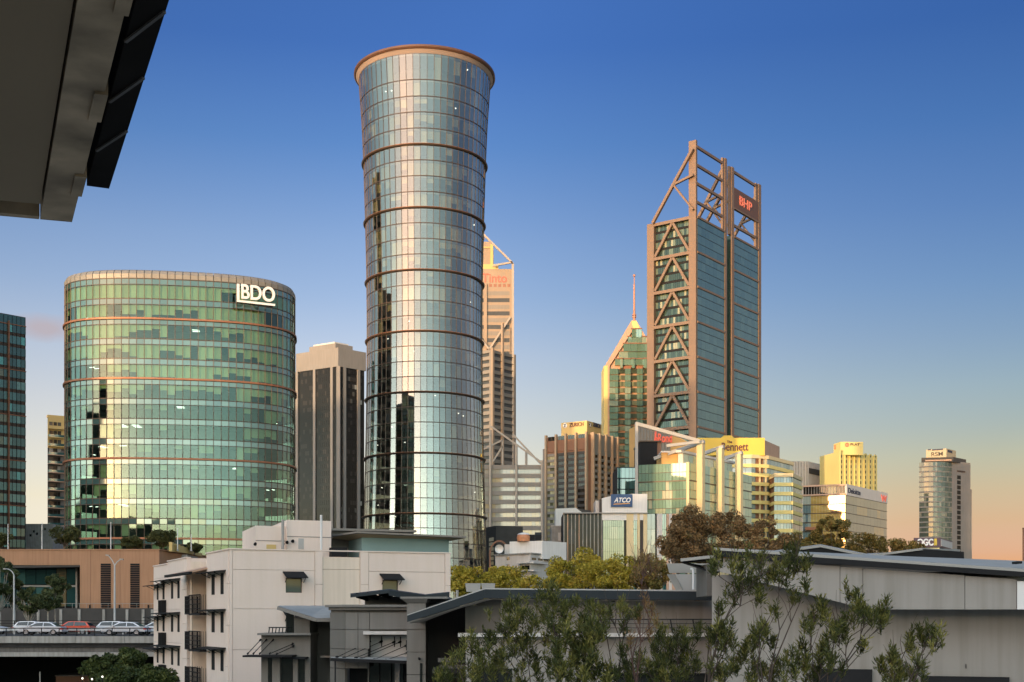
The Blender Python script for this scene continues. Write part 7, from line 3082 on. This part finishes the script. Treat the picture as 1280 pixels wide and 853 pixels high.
def shrub(label, base, Y, tufts, bark, m, per=40, leaf=.13, bare=0, red=0):
    bx = gx(base, Y)
    root = thing('shrub', label, 'shrub', (bx, Y, 0), SH)
    st = MB()
    zb_ = gz(900, Y)
    top0 = Vector((bx, Y, zb_))
    st.path([Vector((bx, Y, -.05)), Vector((bx + .1, Y + .05, zb_ * .5)), top0], .09, .055, 8)
    cen, dirs, tone = [], [], []
    order = sorted(tufts, key=lambda t: -t[1])
    nodes = []
    for px, py, r in order:
        yy = Y + shr.uniform(-.7, .7)
        tip = at(px, py, yy)
        R_ = r * Y / FP
        # join the nearest earlier branch that lies below this tip, else the base
        best, bd = None, 1e9
        for nd_ in nodes:
            dv_ = tip - nd_
            if dv_.z > .25 and dv_.length < bd and abs(dv_.x) < dv_.z * 1.1:
                best, bd = nd_, dv_.length
        start = best if best is not None and bd < 1.3 and shr.random() < .75 else top0
        k = (tip - start)
        m1 = start + k * .35 + Vector((-k.x * .18 + shr.uniform(-.05, .05), shr.uniform(-.05, .05), k.z * .06))
        m2 = start + k * .7 + Vector((-k.x * .12 + shr.uniform(-.05, .05), shr.uniform(-.05, .05), k.z * .04))
        th = .022 if start is top0 else .012
        st.path([start, m1, m2, tip], th, .006, 6)
        nodes += [m1, m2]
        nt_ = max(3, int(r * .68))
        for _ in range(nt_):
            o = Vector((shr.gauss(0, .6), shr.gauss(0, .75), shr.gauss(.05, .7))) * R_
            t = tip + o
            st.path([m2.lerp(tip, shr.uniform(.4, 1)), tip.lerp(t, .55) + Vector((0, 0, -.02)), t], .006, .003, 4)
            tn = shr.uniform(0, .6)
            q = nr.normal(size=(per, 3))
            q[:, 2] = np.abs(q[:, 2]) * 1.1 + .25
            q /= np.linalg.norm(q, axis=1, keepdims=True)
            rad = (nr.uniform(.1, 1.0, per) * .15)[:, None]
            stemv = nr.uniform(-.16, .12, per)[:, None] * np.array([[0, 0, 1.0]])
            cen.append(np.array(t) + q * rad + stemv)
            dirs.append(q + nr.normal(size=(per, 3)) * .25 + np.array([0, 0, .35]))
            tone.append(np.full(per, tn) + nr.uniform(0, .45, per) + q[:, 2] * rad[:, 0] * 1.2)
    for _ in range(bare):
        a = shr.choice(nodes)
        t = a + Vector((shr.uniform(-.35, .35), shr.uniform(-.2, .2), shr.uniform(.4, .95)))
        st.path([a, a.lerp(t, .5) + Vector((shr.uniform(-.06, .06), 0, .05)), t], .009, .003, 4)
    st.build('stems', bark, root)
    leaves('leaf_cluster', np.concatenate(cen), np.concatenate(dirs), leaf * 1.12, leaf * .21, np.concatenate(tone), m, root)


shrub('low leafy shrub in front of the dark void left of the hall', 590, 30, [(585, 808, 9), (600, 812, 11), (570, 822, 11), (547, 842, 11), (560, 848, 11), (605, 830, 12), (590, 845, 12), (622, 825, 9), (618, 840, 11), (575, 838, 10)], M['twig'], M['leaf_shrub'])
shrub('leafy shrub climbing over the left end of the hall ledge', 665, 31, [(640, 760, 9), (656, 762, 8), (632, 775, 10), (626, 786, 10), (650, 775, 9), (616, 802, 11), (640, 795, 12), (655, 800, 12), (668, 780, 9), (640, 815, 12), (660, 825, 13), (628, 835, 12), (680, 800, 11), (690, 830, 12), (672, 842, 13), (648, 845, 12)], M['twig'], M['leaf_shrub'])
shrub('dark topped shrub reaching the hall roof edge', 700, 29, [(690, 735, 7), (686, 748, 9), (691, 760, 10), (701, 768, 10), (676, 768, 10), (706, 780, 10), (690, 778, 10), (697, 790, 9)], M['twig'], M['leaf_shrub'], leaf=.12)
shrub('dense dark green shrub in the middle of the hall front', 725, 28, [(730, 782, 12), (722, 795, 13), (738, 800, 12), (715, 808, 13), (735, 815, 12), (746, 792, 10), (720, 825, 14), (740, 835, 14), (705, 842, 14), (760, 847, 13), (698, 820, 11), (725, 846, 14)], M['twig'], M['leaf_shrub'], 48, .14)
shrub('thin shrub with small pale tufts before the railing', 770, 30, [(720, 755, 4), (738, 755, 5), (745, 765, 6), (752, 768, 6), (773, 758, 5), (778, 765, 5), (765, 770, 5), (787, 768, 4), (798, 768, 5), (757, 785, 4), (780, 782, 5)], M['twig'], M['leaf_shrub'], 40, .12, 8)
shrub('bare reddish shrub rising above the hall roof', 796, 29, [(800, 704, 5), (812, 714, 6), (795, 720, 5), (822, 709, 6), (806, 756, 4), (815, 762, 5), (800, 772, 4), (822, 777, 5), (788, 800, 4), (812, 795, 4)], M['twig_red'], M['leaf_brown'], 30, .10, 46)
shrub('bushy shrub with bare twigs above, right of the reddish stems', 845, 31, [(825, 800, 9), (835, 806, 10), (848, 800, 9), (855, 810, 10), (840, 820, 11), (862, 815, 9), (870, 792, 8), (822, 816, 11), (850, 832, 12), (830, 838, 12), (872, 838, 11)], M['twig'], M['leaf_shrub'], 40, .13, 22)
shrub('tall leaning shrub crossing the left end of the right wing', 880, 28, [(895, 700, 6), (890, 712, 6), (918, 706, 7), (925, 713, 8), (940, 700, 7), (950, 703, 7), (958, 718, 8), (965, 712, 7), (935, 725, 7), (945, 729, 8), (925, 736, 8), (915, 743, 7), (950, 745, 7), (906, 782, 8), (896, 795, 8), (886, 801, 9), (910, 800, 9), (906, 816, 7), (898, 760, 5)], M['twig'], M['leaf_shrub'], 38, .13, 14)
shrub('open forked shrub beside the right wing with bare stems', 955, 27, [(985, 697, 8), (995, 691, 7), (1005, 705, 7), (1000, 713, 7), (981, 715, 7), (975, 723, 6), (950, 790, 7), (945, 801, 8), (940, 813, 8), (955, 785, 7), (961, 800, 7), (994, 750, 4), (968, 760, 4), (1008, 735, 4)], M['twig'], M['leaf_shrub'], 40, .13, 20)
shrub('wide leafy shrub below the tapered overhang', 1030, 27, [(1062, 745, 6), (1073, 752, 6), (1077, 760, 6), (1105, 765, 8), (1108, 776, 8), (1098, 773, 7), (1090, 776, 7), (1080, 771, 7), (1025, 760, 6), (1018, 775, 8), (1012, 786, 7), (1035, 776, 8), (1060, 776, 8), (1045, 786, 8), (1055, 796, 8), (1081, 811, 5), (1000, 808, 7), (990, 821, 8), (1005, 830, 9), (1025, 831, 10), (1045, 836, 9), (1015, 846, 10), (985, 846, 10), (1040, 800, 8), (1028, 812, 8)], M['twig'], M['leaf_shrub'], 40, .13, 14)
shrub('low leafy shrub filling the hall front below the railing', 800, 30, [(775, 835, 10), (790, 842, 11), (808, 838, 10), (820, 846, 11), (835, 850, 12), (765, 846, 11), (798, 826, 7), (850, 846, 10), (780, 815, 6)], M['twig'], M['leaf_shrub'], 40, .13, 8)
shrub('low leafy shrub below the fork of bare stems', 920, 28, [(905, 842, 10), (922, 836, 9), (938, 843, 10), (950, 838, 9), (895, 848, 11), (965, 846, 10), (930, 822, 6), (972, 832, 7)], M['twig'], M['leaf_shrub'], 40, .13, 8)
shrub('small rounded shrub rightmost before the shaded wall', 1130, 27, [(1152, 790, 6), (1165, 793, 7), (1173, 801, 7), (1140, 803, 6), (1136, 811, 5), (1115, 818, 6), (1120, 829, 7), (1101, 836, 6), (1125, 841, 11), (1140, 846, 11), (1110, 849, 10), (1150, 829, 5), (1158, 800, 6)], M['twig'], M['leaf_shrub'], 40, .13, 8)
